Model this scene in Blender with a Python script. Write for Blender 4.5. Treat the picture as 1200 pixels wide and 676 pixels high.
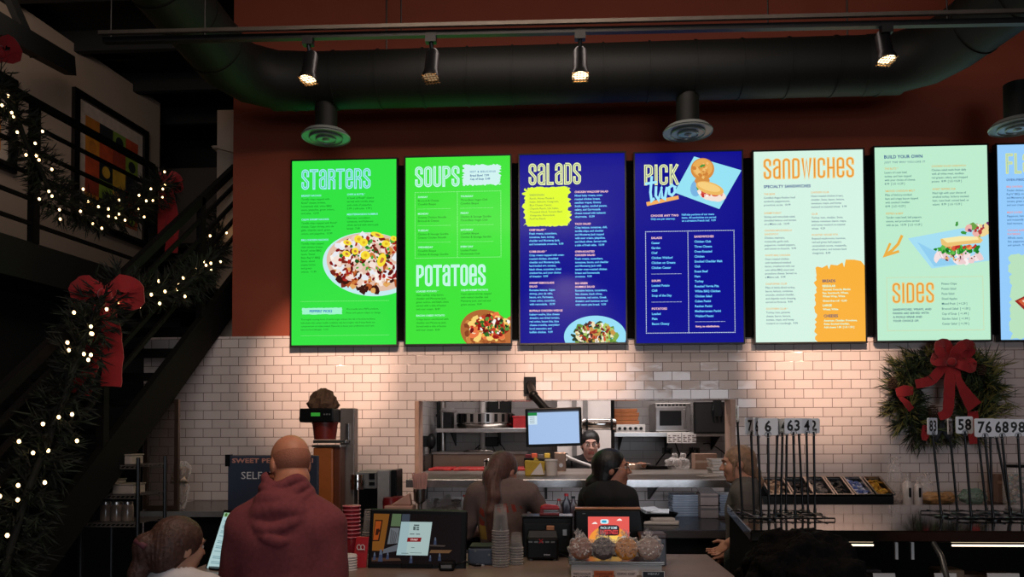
import bpy, math, random
import numpy as np
from mathutils import Vector, Matrix
random.seed(11)
SC = bpy.context.scene
C = SC.collection
for o in list(bpy.data.objects):
    bpy.data.objects.remove(o)

# ------------------------------------------------------------------ camera, world, lights, exposure
F, PCX, PCY = 900.0, 600.0, 484.4
YAW, PITCH, ROLL = math.radians(3.0), math.radians(1.5), math.radians(0.2)
EYE = Vector((0, 0, 1.70))
_f = Vector((-math.sin(YAW) * math.cos(PITCH), math.cos(YAW) * math.cos(PITCH), math.sin(PITCH)))
_r = Vector((math.cos(YAW), math.sin(YAW), 0))
_u = _r.cross(_f)
_r2 = _r * math.cos(ROLL) - _u * math.sin(ROLL)
_u2 = _r2.cross(_f)
RC = Matrix((_r2, _u2, -_f)).transposed()
cam_d = bpy.data.cameras.new('camera')
cam_d.sensor_width = 36
cam_d.lens = F * 36 / 1200
cam_d.shift_y = (PCY - 338) / 1200
cam_d.clip_start = 0.05
cam = bpy.data.objects.new('camera', cam_d)
cam.matrix_world = Matrix.Translation(EYE) @ RC.to_4x4()
C.objects.link(cam)
SC.camera = cam


def P(px, py, Y):
    """point of the place seen at a pixel of the 1200x676 photo, at depth Y"""
    d = RC @ Vector(((px - PCX) / F, (PCY - py) / F, -1))
    t = Y / d.y
    return EYE + d * t


def PZ(px, py, z):
    d = RC @ Vector(((px - PCX) / F, (PCY - py) / F, -1))
    return EYE + d * ((z - EYE.z) / d.z)


SC.view_settings.view_transform = 'Standard'
SC.view_settings.look = 'None'
SC.view_settings.gamma = 1
SC.view_settings.use_curve_mapping = False
SC.view_settings.exposure = 0.0
world = bpy.data.worlds.new('world')
SC.world = world
world.use_nodes = True
bg = world.node_tree.nodes['Background']
bg.inputs['Color'].default_value = (0.9, 0.8, 0.75, 1)
bg.inputs['Strength'].default_value = 0.004


def area(name, loc, target, size, sizey, power, col):
    l = bpy.data.lights.new(name, 'AREA')
    l.shape = 'RECTANGLE'
    l.size, l.size_y, l.energy, l.color = size, sizey, power, col
    o = bpy.data.objects.new(name, l)
    o.location = loc
    o.rotation_euler = (Vector(target) - Vector(loc)).to_track_quat('-Z', 'Y').to_euler()
    C.objects.link(o)
    return o


# assumed unseen dining-room ceiling lamps, kitchen tubes, added unseen fills, daylight at the front windows
area('dining_lamps', (0.6, 0.3, 5.6), (0.3, 6.4, 3.6), 4.5, 1.5, 29, (1, 0.80, 0.70))
area('front_daylight', (2.2, -6.3, 1.9), (0.5, 4.0, 1.3), 4.5, 2.2, 150, (0.80, 0.89, 1))
area('queue_lamps', (-0.5, 2.2, 4.6), (-0.6, 3.3, 1.2), 2.2, 0.5, 42, (1, 0.78, 0.62))
area('kitchen_tubes', (0.5, 7.25, 2.95), (0.5, 7.6, 0), 2.6, 0.5, 40, (1, 0.93, 0.9))
area('staff_fill', (0.2, 4.65, 4.8), (0.3, 5.3, 1.0), 2.4, 0.3, 20, (1, 0.82, 0.74))  # assumed overhead light, added to brighten the staff; not the case's tubes
area('mezzanine_fill', (-4.6, 6.2, 5.9), (-5.4, 8.6, 4.6), 1.6, 0.4, 15, (1, 0.84, 0.72))  # unseen warm fill added to brighten the mezzanine wall
area('ledge_fill', (0.45, 5.62, 1.315), (0.45, 6.2, 1.1), 2.2, 0.04, 2.2, (0.86, 0.9, 1))  # cool fill added under the ledge to brighten the tile and boxes
SPOT_W, SPOT_COL = 500, (1, 0.66, 0.48)


def srgb(h):
    if isinstance(h, str):
        h = h.lstrip('#')
        h = [int(h[i:i + 2], 16) / 255 for i in (0, 2, 4)]
    else:
        h = [v / 255 for v in h]
    return tuple(v / 12.92 if v <= 0.04045 else ((v + 0.055) / 1.055) ** 2.4 for v in h) + (1,)


_mc = {}


def M(name, col, rough=0.5, metal=0.0, var=0.12, scale=14.0, bump=0.0, spec=0.5, sheen=0.0, coat=0.0):
    if name in _mc:
        return _mc[name]
    m = bpy.data.materials.new(name)
    m.use_nodes = True
    nt = m.node_tree
    b = nt.nodes['Principled BSDF']
    b.inputs['Roughness'].default_value = rough
    b.inputs['Metallic'].default_value = metal
    b.inputs['Specular IOR Level'].default_value = spec
    b.inputs['Coat Weight'].default_value = coat
    b.inputs['Sheen Weight'].default_value = sheen
    c = srgb(col)
    tc = nt.nodes.new('ShaderNodeTexCoord')
    nz = nt.nodes.new('ShaderNodeTexNoise')
    nz.inputs['Scale'].default_value = scale
    nz.inputs['Detail'].default_value = 4
    nt.links.new(tc.outputs['Object'], nz.inputs['Vector'])
    rp = nt.nodes.new('ShaderNodeValToRGB')
    rp.color_ramp.elements[0].position = 0.3
    rp.color_ramp.elements[1].position = 0.7
    rp.color_ramp.elements[0].color = tuple(max(0, v * (1 - var)) for v in c[:3]) + (1,)
    rp.color_ramp.elements[1].color = tuple(min(1, v * (1 + var)) for v in c[:3]) + (1,)
    nt.links.new(nz.outputs['Fac'], rp.inputs['Fac'])
    nt.links.new(rp.outputs['Color'], b.inputs['Base Color'])
    if bump:
        bn = nt.nodes.new('ShaderNodeBump')
        bn.inputs['Strength'].default_value = bump
        bn.inputs['Distance'].default_value = 0.01
        nt.links.new(nz.outputs['Fac'], bn.inputs['Height'])
        nt.links.new(bn.outputs['Normal'], b.inputs['Normal'])
    _mc[name] = m
    return m


def E(col, strength=1.0):
    """a lit pixel colour of a screen or lamp"""
    name = 'glow_%02x%02x%02x_%g' % (*[int(v) for v in (col if not isinstance(col, str) else [int(col[i:i + 2], 16) for i in (1, 3, 5)])], strength)
    if name in _mc:
        return _mc[name]
    m = bpy.data.materials.new(name)
    m.use_nodes = True
    b = m.node_tree.nodes['Principled BSDF']
    b.inputs['Base Color'].default_value = (0.004, 0.004, 0.004, 1)
    b.inputs['Roughness'].default_value = 0.22
    b.inputs['Specular IOR Level'].default_value = 0.12
    b.inputs['Emission Color'].default_value = srgb(col)
    b.inputs['Emission Strength'].default_value = strength
    _mc[name] = m
    return m


def CLEAR(name, col, alpha=0.25, rough=0.08, crinkle=0.0):
    if name in _mc:
        return _mc[name]
    m = bpy.data.materials.new(name)
    m.use_nodes = True
    nt = m.node_tree
    b = nt.nodes['Principled BSDF']
    b.inputs['Base Color'].default_value = srgb(col)
    b.inputs['Roughness'].default_value = rough
    tr = nt.nodes.new('ShaderNodeBsdfTransparent')
    mx = nt.nodes.new('ShaderNodeMixShader')
    fr = nt.nodes.new('ShaderNodeLayerWeight')
    fr.inputs['Blend'].default_value = 0.35
    mr = nt.nodes.new('ShaderNodeMapRange')
    mr.inputs['To Min'].default_value = alpha
    mr.inputs['To Max'].default_value = min(1, alpha * 2.2 + 0.2)
    nt.links.new(fr.outputs['Facing'], mr.inputs['Value'])
    nt.links.new(mr.outputs['Result'], mx.inputs['Fac'])
    nt.links.new(tr.outputs[0], mx.inputs[1])
    nt.links.new(b.outputs[0], mx.inputs[2])
    nt.links.new(mx.outputs[0], nt.nodes['Material Output'].inputs['Surface'])
    if crinkle:
        tc = nt.nodes.new('ShaderNodeTexCoord')
        nz = nt.nodes.new('ShaderNodeTexVoronoi')
        nz.inputs['Scale'].default_value = crinkle
        nt.links.new(tc.outputs['Object'], nz.inputs['Vector'])
        bn = nt.nodes.new('ShaderNodeBump')
        bn.inputs['Strength'].default_value = 0.8
        bn.inputs['Distance'].default_value = 0.01
        nt.links.new(nz.outputs['Distance'], bn.inputs['Height'])
        nt.links.new(bn.outputs['Normal'], b.inputs['Normal'])
    _mc[name] = m
    return m


def TILE(name, c1, c2, mortar, w=0.1524, h=0.0762, rough=0.09, axis='x', off=(0, 0)):
    m = bpy.data.materials.new(name)
    m.use_nodes = True
    nt = m.node_tree
    b = nt.nodes['Principled BSDF']
    b.inputs['Roughness'].default_value = rough
    tc = nt.nodes.new('ShaderNodeTexCoord')
    sp = nt.nodes.new('ShaderNodeSeparateXYZ')
    cb = nt.nodes.new('ShaderNodeCombineXYZ')
    nt.links.new(tc.outputs['Object'], sp.inputs[0])
    ax = nt.nodes.new('ShaderNodeMath')
    ax.inputs[1].default_value = off[0]
    az = nt.nodes.new('ShaderNodeMath')
    az.inputs[1].default_value = off[1]
    nt.links.new(sp.outputs[0 if axis == 'x' else 1], ax.inputs[0])
    nt.links.new(sp.outputs[2], az.inputs[0])
    nt.links.new(ax.outputs[0], cb.inputs[0])
    nt.links.new(az.outputs[0], cb.inputs[1])
    bt = nt.nodes.new('ShaderNodeTexBrick')
    bt.inputs['Color1'].default_value = srgb(c1)
    bt.inputs['Color2'].default_value = srgb(c2)
    bt.inputs['Mortar'].default_value = srgb(mortar)
    bt.inputs['Scale'].default_value = 1
    bt.inputs['Mortar Size'].default_value = 0.0026
    bt.inputs['Mortar Smooth'].default_value = 0.15
    bt.inputs['Bias'].default_value = -0.3
    bt.inputs['Brick Width'].default_value = w
    bt.inputs['Row Height'].default_value = h
    nt.links.new(cb.outputs[0], bt.inputs['Vector'])
    nt.links.new(bt.outputs['Color'], b.inputs['Base Color'])
    nz = nt.nodes.new('ShaderNodeTexNoise')
    nz.inputs['Scale'].default_value = 9
    nt.links.new(tc.outputs['Object'], nz.inputs['Vector'])
    ad = nt.nodes.new('ShaderNodeMath')
    ad.operation = 'MULTIPLY_ADD'
    ad.inputs[1].default_value = -1.0
    nt.links.new(bt.outputs['Fac'], ad.inputs[0])
    nt.links.new(nz.outputs['Fac'], ad.inputs[2])
    bn = nt.nodes.new('ShaderNodeBump')
    bn.inputs['Strength'].default_value = 0.25
    bn.inputs['Distance'].default_value = 0.006
    rb = nt.nodes.new('ShaderNodeTexBrick')
    rb.inputs['Color1'].default_value = (0, 0, 0, 1)
    rb.inputs['Color2'].default_value = (1, 1, 1, 1)
    rb.inputs['Mortar'].default_value = (.5, .5, .5, 1)
    for q, v in (('Scale', 1), ('Mortar Size', 0.0026), ('Brick Width', w), ('Row Height', h)):
        rb.inputs[q].default_value = v
    nt.links.new(cb.outputs[0], rb.inputs['Vector'])
    wn = nt.nodes.new('ShaderNodeTexWhiteNoise')
    wn.noise_dimensions = '1D'
    nt.links.new(rb.outputs['Color'], wn.inputs['W'])
    sc_ = nt.nodes.new('ShaderNodeVectorMath')
    sc_.operation = 'MULTIPLY_ADD'
    sc_.inputs[1].default_value = (.05, .05, .05)
    sc_.inputs[2].default_value = (-.025, -.025, -.025)
    nt.links.new(wn.outputs['Color'], sc_.inputs[0])
    ge = nt.nodes.new('ShaderNodeNewGeometry')
    av = nt.nodes.new('ShaderNodeVectorMath')
    nt.links.new(sc_.outputs[0], av.inputs[0])
    nt.links.new(ge.outputs['Normal'], av.inputs[1])
    nn = nt.nodes.new('ShaderNodeVectorMath')
    nn.operation = 'NORMALIZE'
    nt.links.new(av.outputs[0], nn.inputs[0])
    nt.links.new(nn.outputs[0], bn.inputs['Normal'])
    nt.links.new(ad.outputs[0], bn.inputs['Height'])
    nt.links.new(bn.outputs['Normal'], b.inputs['Normal'])
    _mc[name] = m
    return m


# ------------------------------------------------------------------ mesh building
ROOTM = {}


def thing(name, label, cat, loc=(0, 0, 0), rotz=0.0, group=None):
    o = bpy.data.objects.new(name, None)
    o.empty_display_size = 0.05
    C.objects.link(o)
    o.location = loc
    o.rotation_euler = (0, 0, rotz)
    o['label'], o['category'] = label, cat
    if group:
        o['group'] = group
    ROOTM[o.name] = (Matrix.Translation(Vector(loc)) @ Matrix.Rotation(rotz, 4, 'Z')).inverted()
    return o


def tag(o, label, cat, group=None):
    o['label'], o['category'] = label, cat
    if group:
        o['group'] = group
    return o


def link_mesh(name, verts, faces, mats, parent=None, mi=None, smooth=None, bevel=0.0, kind=None, label=None):
    me = bpy.data.meshes.new(name)
    me.from_pydata([tuple(v) for v in verts], [], [tuple(f) for f in faces])
    if not isinstance(mats, (list, tuple)):
        mats = [mats]
    for m in mats:
        me.materials.append(m)
    if mi is not None and len(mats) > 1:
        me.polygons.foreach_set('material_index', np.array(mi, dtype=np.int32))
    if smooth is not None:
        me.polygons.foreach_set('use_smooth', [True] * len(me.polygons))
        if smooth < 180:
            me.set_sharp_from_angle(angle=math.radians(smooth))
    me.update()
    o = bpy.data.objects.new(name, me)
    C.objects.link(o)
    if parent is not None:
        o.parent = parent
        ROOTM[o.name] = ROOTM[parent.name]
    if bevel:
        bv = o.modifiers.new('bevel', 'BEVEL')
        bv.width = bevel
        bv.segments = 2
        bv.limit_method = 'ANGLE'
    if kind:
        o['kind'] = kind
    if label:
        o['label'] = label
    return o


class MB:
    def __init__(self):
        self.V, self.F, self.I = [], [], []

    def add(self, vs, fs, mi=0):
        n = len(self.V)
        self.V += [Vector(v) for v in vs]
        self.F += [[i + n for i in f] for f in fs]
        self.I += [mi] * len(fs)
        return self

    def box(self, c, s, mi=0, rz=0.0, R=None):
        R = R or Matrix.Rotation(rz, 3, 'Z')
        c = Vector(c)
        vs = [c + R @ Vector((sx * s[0] / 2, sy * s[1] / 2, sz * s[2] / 2)) for sz in (-1, 1) for sy in (-1, 1) for sx in (-1, 1)]
        return self.add(vs, [(0, 2, 3, 1), (4, 5, 7, 6), (0, 1, 5, 4), (2, 6, 7, 3), (0, 4, 6, 2), (1, 3, 7, 5)], mi)

    def bb(self, x0, x1, y0, y1, z0, z1, mi=0):
        return self.box(((x0 + x1) / 2, (y0 + y1) / 2, (z0 + z1) / 2), (abs(x1 - x0), abs(y1 - y0), abs(z1 - z0)), mi)

    def tube(self, pts, r, n=8, mi=0, closed=False):
        pts = [Vector(p) for p in pts]
        m = len(pts)
        rs = r if isinstance(r, (list, tuple)) else [r] * m
        vs = []
        ref = None
        for i, p in enumerate(pts):
            if closed:
                t = pts[(i + 1) % m] - pts[i - 1]
            else:
                t = pts[min(i + 1, m - 1)] - pts[max(i - 1, 0)]
            if t.length < 1e-9:
                t = Vector((0, 0, 1))
            t.normalize()
            if ref is None:
                ref = Vector((0, 0, 1)) if abs(t.z) < 0.9 else Vector((1, 0, 0))
            a = t.cross(ref)
            if a.length < 1e-6:
                a = t.orthogonal()
            a.normalize()
            b = t.cross(a)
            ref = -b if False else a.cross(t)
            for k in range(n):
                w = 2 * math.pi * k / n
                vs.append(p + (a * math.cos(w) + b * math.sin(w)) * rs[i])
        fs = []
        for i in range(m if closed else m - 1):
            j = (i + 1) % m
            for k in range(n):
                l = (k + 1) % n
                fs.append((i * n + k, i * n + l, j * n + l, j * n + k))
        if not closed:
            fs.append(tuple(range(n))[::-1])
            fs.append(tuple((m - 1) * n + k for k in range(n)))
        return self.add(vs, fs, mi)

    def cyl(self, p0, p1, r0, r1=None, n=16, mi=0):
        return self.tube([p0, p1], [r0, r0 if r1 is None else r1], n, mi)

    def lathe(self, prof, c=(0, 0, 0), n=24, mi=0, R=None, sx=1, sy=1):
        c = Vector(c)
        R = R or Matrix.Identity(3)
        vs = []
        for (r, z) in prof:
            for k in range(n):
                w = 2 * math.pi * k / n
                vs.append(c + R @ Vector((r * math.cos(w) * sx, r * math.sin(w) * sy, z)))
        fs = []
        for i in range(len(prof) - 1):
            for k in range(n):
                l = (k + 1) % n
                fs.append((i * n + k, i * n + l, (i + 1) * n + l, (i + 1) * n + k))
        if prof[0][0] > 1e-6:
            fs.append(tuple(range(n))[::-1])
        if prof[-1][0] > 1e-6:
            fs.append(tuple((len(prof) - 1) * n + k for k in range(n)))
        return self.add(vs, fs, mi)

    def sph(self, c, r, n=14, m=9, mi=0, R=None, jit=0.0):
        r = r if isinstance(r, (list, tuple)) else (r, r, r)
        c = Vector(c)
        R = R or Matrix.Identity(3)
        vs = [c + R @ Vector((0, 0, -r[2]))]
        for i in range(1, m):
            a = -math.pi / 2 + math.pi * i / m
            for k in range(n):
                w = 2 * math.pi * k / n
                q = 1 + random.uniform(-jit, jit)
                vs.append(c + R @ Vector((r[0] * math.cos(a) * math.cos(w) * q, r[1] * math.cos(a) * math.sin(w) * q, r[2] * math.sin(a) * q)))
        vs.append(c + R @ Vector((0, 0, r[2])))
        fs = [(0, 1 + (k + 1) % n, 1 + k) for k in range(n)]
        for i in range(m - 2):
            for k in range(n):
                l = (k + 1) % n
                fs.append((1 + i * n + k, 1 + i * n + l, 1 + (i + 1) * n + l, 1 + (i + 1) * n + k))
        t = len(vs) - 1
        fs += [(t, 1 + (m - 2) * n + k, 1 + (m - 2) * n + (k + 1) % n) for k in range(n)]
        return self.add(vs, fs, mi)

    def poly(self, pts, mi=0):
        return self.add(pts, [tuple(range(len(pts)))], mi)

    def prism(self, pts, d, mi=0):
        """closed solid: outline pts swept by vector d"""
        n = len(pts)
        pts = [Vector(p) for p in pts]
        d = Vector(d)
        vs = pts + [p + d for p in pts]
        fs = [tuple(range(n))[::-1], tuple(range(n, 2 * n))]
        fs += [(i, (i + 1) % n, n + (i + 1) % n, n + i) for i in range(n)]
        return self.add(vs, fs, mi)

    def build(self, name, mats, parent=None, smooth=None, bevel=0.0, kind=None, local=False, label=None):
        vs = self.V
        if parent is not None and not local:
            mt = ROOTM[parent.name]
            vs = [mt @ v for v in vs]
        return link_mesh(name, vs, self.F, mats, parent, self.I, smooth, bevel, kind, label)


def one(name, mb, mats, label, cat, group=None, smooth=None, bevel=0.0):
    """a thing that is a single mesh, its origin at its base"""
    zs = min(v.z for v in mb.V)
    cx = sum(v.x for v in mb.V) / len(mb.V)
    cy = sum(v.y for v in mb.V) / len(mb.V)
    off = Vector((cx, cy, zs))
    mb.V = [v - off for v in mb.V]
    o = link_mesh(name, mb.V, mb.F, mats, None, mb.I, smooth, bevel)
    o.location = off
    return tag(o, label, cat, group)


def struct(name, mb, mats, **k):
    return mb.build(name, mats, kind='structure', **k)


def dup(root, loc, rotz=None, label=None, group=None):
    r = root.copy()
    C.objects.link(r)
    r.location = loc
    if rotz is not None:
        r.rotation_euler = (0, 0, rotz)
    if label:
        r['label'] = label
    if group:
        r['group'] = group

    def kids(a, b):
        for ch in list(a.children):
            c = ch.copy()
            C.objects.link(c)
            c.parent = b
            kids(ch, c)
    kids(root, r)
    return r


_tc = {}


def glyphs(s, size=1.0, bold=0.0, xs=1.0, shear=0.0, sp=1.0):
    """flat lettering as vertices and faces, baseline at y=0"""
    key = (s, bold, shear, sp)
    if key not in _tc:
        cu = bpy.data.curves.new('t', 'FONT')
        cu.body = s
        cu.resolution_u = 2
        cu.offset = bold
        cu.shear = shear
        cu.space_character = sp
        ob = bpy.data.objects.new('t', cu)
        me = ob.to_mesh()
        vs = [(v.co.x, v.co.y) for v in me.vertices]
        fs = [tuple(p.vertices) for p in me.polygons]
        ob.to_mesh_clear()
        bpy.data.objects.remove(ob)
        bpy.data.curves.remove(cu)
        _tc[key] = (vs, fs)
    vs, fs = _tc[key]
    return [(x * size * xs, y * size) for x, y in vs], fs


def lettering(mb, s, at, ux, uy, size, mi=0, bold=0.0, xs=1.0, align='l', shear=0.0, fit=None, sp=1.0):
    """letters lying in the plane spanned by unit vectors ux, uy; 'at' is the left (or centre) end of the middle line"""
    vs, fs = glyphs(s, size, bold, xs, shear, sp)
    if not vs:
        return
    x0, x1 = min(v[0] for v in vs), max(v[0] for v in vs)
    k = 1.0 if fit is None else fit / (x1 - x0)
    dx = {'l': -x0, 'c': -(x0 + x1) / 2, 'r': -x1}[align]
    at, ux, uy = Vector(at), Vector(ux), Vector(uy)
    mb.add([at + ux * ((x + dx) * k) + uy * (y - 0.35 * size) for x, y in vs], fs, mi)
# ------------------------------------------------------------------ the setting
W = 6.40                                     # face of the tiled wall
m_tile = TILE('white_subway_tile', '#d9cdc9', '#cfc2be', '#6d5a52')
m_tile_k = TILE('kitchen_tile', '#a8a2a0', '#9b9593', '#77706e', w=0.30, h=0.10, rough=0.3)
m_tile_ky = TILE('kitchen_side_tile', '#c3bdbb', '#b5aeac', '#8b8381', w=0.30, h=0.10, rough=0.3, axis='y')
m_brown = M('oxblood_wall_paint', '#93432b', 0.75, var=0.06, scale=3, bump=0.05)
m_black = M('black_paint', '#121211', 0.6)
m_ceil = M('black_ceiling', '#141312', 0.8)
m_duct = M('dark_duct_paint', '#141511', 0.6, metal=0.0, spec=.3, var=0.15, scale=2.5)
m_metal_b = M('black_metal', '#17181a', 0.4, metal=0.4)
m_steel = M('brushed_steel', '#a9a4a0', 0.28, metal=1.0, var=0.1, scale=6)
m_steel_w = M('worn_steel', '#8f8680', 0.4, metal=0.8, var=0.2, scale=5, bump=0.03)
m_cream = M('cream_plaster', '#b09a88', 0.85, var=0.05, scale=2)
m_grey_wall = M('grey_plaster', '#5a5048', 0.85, var=0.05, scale=2)  # plain dark grey plaster
m_floor = M('dark_concrete', '#3a3431', 0.5, var=0.15, scale=1.5)
m_wood = M('counter_laminate', '#7f6b5f', 0.35, var=0.18, scale=5)
m_counter = M('dark_counter_front', '#2a2422', 0.5)
m_blacktop = M('black_stone_top', '#15130f', 0.07, var=0.35, scale=60, coat=0.4)

XL = P(272, 300, W).x                        # left end of the painted wall
oL, oR = P(487, 500, W).x, P(861, 500, W).x  # pass-through opening
oT, oB = P(660, 469, W).z, 1.30
zt = P(300, 394, W).z                        # top edge of the tile
XT = P(168, 500, W).x                        # left end of the tile
XR = 5.2

b = MB().bb(-9, 7, -7, 13, -0.05, 0)
struct('floor', b, m_floor)
b = MB().bb(-9, 7, -7, 13, 6.6, 6.7)
for k in range(12):                          # roof joists
    b.bb(-9, 7, -1 + k * 1.1, -0.92 + k * 1.1, 6.35, 6.6)
struct('ceiling', b, m_ceil)
b = MB()
b.bb(XT, oL, W, W + 0.2, 0, zt)
b.bb(oR, XR, W, W + 0.2, 0, zt)
b.bb(oL, oR, W, W + 0.2, 0, oB)
b.bb(oL, oR, W, W + 0.2, oT, zt)
struct('wall_back', b, m_tile)
b = MB().bb(XL, XR, W + 0.01, W + 0.2, zt, 6.6)
struct('wall_upper', b, m_brown)
b = MB()
t_ = 0.028
b.bb(oL - 0.005, oL + t_, W - 0.012, W + 0.2, oB, oT)
b.bb(oR - t_ - 0.008, oR + 0.005, W - 0.012, W + 0.2, oB, oT)
struct('trim_opening', b, M('opening_frame', '#a98a78', 0.4), bevel=0.004)
b = MB().bb(XR, XR + 0.1, -7, 7, 0, 6.6)
struct('wall_right', b, m_brown)
b = MB().bb(-9, 7, -7.1, -7, 0, 6.6)
struct('wall_front', b, M('dining_wall', '#8a6a4c', 0.8))
b = MB().bb(-9.1, -9, -7, 13, 0, 6.6)
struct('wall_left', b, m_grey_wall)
b = MB().bb(-9, XL + 0.15, 12.4, 12.5, 0, 6.6)
struct('wall_stairwell', b, m_black)
# white end column beside the painted wall, with its little capital
b = MB()
xa, xb = P(262.5, 200, 6.9).x, XL + 0.04
b.bb(xa, xb, 6.75, 7.1, zt, P(266, 137, 6.9).z)
b.bb(xa - 0.03, xb, 6.72, 7.12, P(262, 182, 6.9).z, P(262, 179, 6.9).z)
b.prism([Vector((xa - 0.04, 6.71, P(262, 180, 6.9).z)), Vector((xb, 6.71, P(262, 180, 6.9).z)), Vector((xb, 6.71, P(262, 194, 6.9).z))], (0, 0.35, 0))
struct('trim_column', b, m_cream)

# kitchen behind the opening
KY = 9.0
kx0, kx1 = P(509, 500, KY).x, P(960, 500, KY).x
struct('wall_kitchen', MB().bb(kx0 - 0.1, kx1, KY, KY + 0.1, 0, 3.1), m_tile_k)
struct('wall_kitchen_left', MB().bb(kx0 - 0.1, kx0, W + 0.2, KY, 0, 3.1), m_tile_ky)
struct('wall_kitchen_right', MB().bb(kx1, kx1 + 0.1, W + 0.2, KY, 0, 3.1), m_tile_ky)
struct('ceiling_kitchen', MB().bb(kx0 - 0.1, kx1 + 0.1, W + 0.2, KY + 0.1, 3.0, 3.1), M('kitchen_ceiling', '#b8b2ae', 0.8))
b = MB()
q0, q1 = P(653, 500, 8.3).x, P(719, 500, 8.3).x
b.bb(q0, q1, 8.3, 8.4, 0, 3.0)
struct('wall_kitchen_partition', b, M('white_partition', '#e6dcd7', 0.6, var=0.03))
b = MB()
for px in (673, 686):
    x = P(px, 500, 8.29).x
    b.bb(x - 0.025, x + 0.025, 8.27, 8.3, 0, 3.0)
struct('trim_partition', b, M('aluminium_strip', '#8d8784', 0.4, metal=0.5))

# mezzanine: deck, its back wall
ma, mb_ = P(25, 105, 5.6), P(182, 196, 7.25)          # top rail ends
mdir = Vector((mb_.x - ma.x, mb_.y - ma.y, 0)).normalized()
mnor = Vector((-mdir.y, mdir.x, 0))                   # towards the left
MZ = P(173, 322, 7.2).z                               # deck level
def mpt(t, off, z):
    p = Vector((mb_.x, mb_.y, 0)) + mdir * t + mnor * off
    return Vector((p.x, p.y, z))
b = MB()
b.prism([mpt(-7, 0.0, MZ - 0.35), mpt(0.1, 0.0, MZ - 0.35), mpt(0.1, 2.2, MZ - 0.35), mpt(-7, 2.2, MZ - 0.35)], (0, 0, 0.30))
struct('floor_mezzanine', b, m_black)
WOFF = 1.45
endw = P(187, 200, 10.6)
t_end = (Vector((endw.x, endw.y, 0)) - Vector((mb_.x, mb_.y, 0))).dot(mdir)
off_end = (Vector((endw.x, endw.y, 0)) - Vector((mb_.x, mb_.y, 0))).dot(mnor)
WOFF = off_end
b = MB()
b.prism([mpt(-9, WOFF, MZ - 0.1), mpt(t_end, WOFF, MZ - 0.1), mpt(t_end, WOFF + 0.12, MZ - 0.1), mpt(-9, WOFF + 0.12, MZ - 0.1)], (0, 0, 3.3))
struct('wall_mezzanine', b, m_cream)
# far grey wall behind the landing
b = MB()
c0, c1 = P(150, 200, 11.8), P(275, 200, 11.8)
b.bb(c0.x, c1.x, 11.8, 11.9, 0, P(220, 197, 11.8).z)
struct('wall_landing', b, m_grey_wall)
b = MB()
b.bb(c0.x, XL + 0.1, 7.62, 11.8, MZ - 0.35, MZ - 0.05)
struct('floor_landing', b, m_black)
# dark storey under the deck
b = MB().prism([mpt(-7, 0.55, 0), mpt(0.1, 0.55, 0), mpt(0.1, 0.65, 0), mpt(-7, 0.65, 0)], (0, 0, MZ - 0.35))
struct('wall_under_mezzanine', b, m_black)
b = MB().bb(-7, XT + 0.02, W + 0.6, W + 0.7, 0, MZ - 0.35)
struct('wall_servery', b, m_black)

# sloping dark roof beams over the mezzanine
b = MB()
def bar(mb, p0, p1, w, h, mi=0):
    p0, p1 = Vector(p0), Vector(p1)
    d = (p1 - p0)
    L = d.length
    R = d.to_track_quat('Y', 'Z').to_matrix()
    mb.box((p0 + p1) / 2, (w, L, h), mi, R=R)
bar(b, P(-30, 14, 6.2), P(82, 77, 8.2), 0.12, 0.2)
bar(b, P(8, -10, 7.0), P(42, 66, 7.4), 0.07, 0.1)
bar(b, P(66, 69, 9.2), P(158, 67, 9.6), 0.07, 0.07)
struct('trim_beams', b, m_black)
b = MB()
# black soffit cutting the top of the white wall
b.prism([mpt(t_end + 0.3, WOFF + 0.1, P(187, 97, 10.6).z), mpt(t_end + 0.3, -1.2, P(187, 97, 10.6).z), mpt(-9, -1.2, P(187, 97, 10.6).z), mpt(-9, WOFF + 0.1, P(187, 97, 10.6).z)], (0, 0, 0.3))
struct('ceiling_mezzanine', b, m_ceil)

# ------------------------------------------------------------------ ductwork, track, lamps, diffusers
def zof(py, px, Y):
    return P(px, py, Y).z
def duct_part(mb, pts, r, seam=0.0, n=28):
    mb.tube(pts, r, n)
    if seam:
        for i in range(len(pts) - 1):
            a, c = Vector(pts[i]), Vector(pts[i + 1])
            k = int((c - a).length / seam)
            for j in range(k):
                q = a + (c - a) * ((j + 0.5) / k)
                dd = (c - a).normalized() * 0.006
                mb.tube([q - dd, q + dd], r + 0.007, n)
DY = 5.75
zc = (zof(58, 700, DY) + zof(114, 700, DY)) / 2
rd = (zof(52, 700, DY) - zof(116, 700, DY)) / 2
dxl, dxr = P(318, 100, DY).x, P(1058, 100, DY).x
t = thing('air_duct', 'wide round dark spiral duct running above the menu screens', 'duct', (0, DY, zc - rd))
b = MB()
duct_part(b, [(dxl, DY, zc), (dxr, DY, zc)], rd, 0.33)
b.build('main_run', m_duct, t, smooth=40)
b = MB()
def elbow(x, sgn, end):
    pts = [Vector((x - sgn * 0.28, DY, zc)), Vector((x - sgn * 0.06, DY - 0.03, zc)), Vector((x + sgn * 0.12, DY - 0.16, zc)), Vector((x + sgn * 0.2, DY - 0.36, zc))]
    return pts + [Vector(end)]
duct_part(b, elbow(dxr, 1, (dxr + 1.15, 2.6, zc + 0.35)), rd * 1.02, 0.3)
b.build('right_branch', m_duct, t, smooth=40)
b = MB()
duct_part(b, elbow(dxl, -1, (dxl - 0.55, 2.2, zc + 0.5)), rd * 1.02, 0.3)
b.build('left_branch', m_duct, t, smooth=40)
b = MB()
for px in (453, 993):
    p = P(px, 40, DY)
    b.cyl((p.x, DY, zc + rd), (p.x, DY, 6.4), 0.008, n=8)
b.build('hanger_rod', M('rod_steel', '#5b4a42', 0.5, metal=0.5), t)

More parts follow.
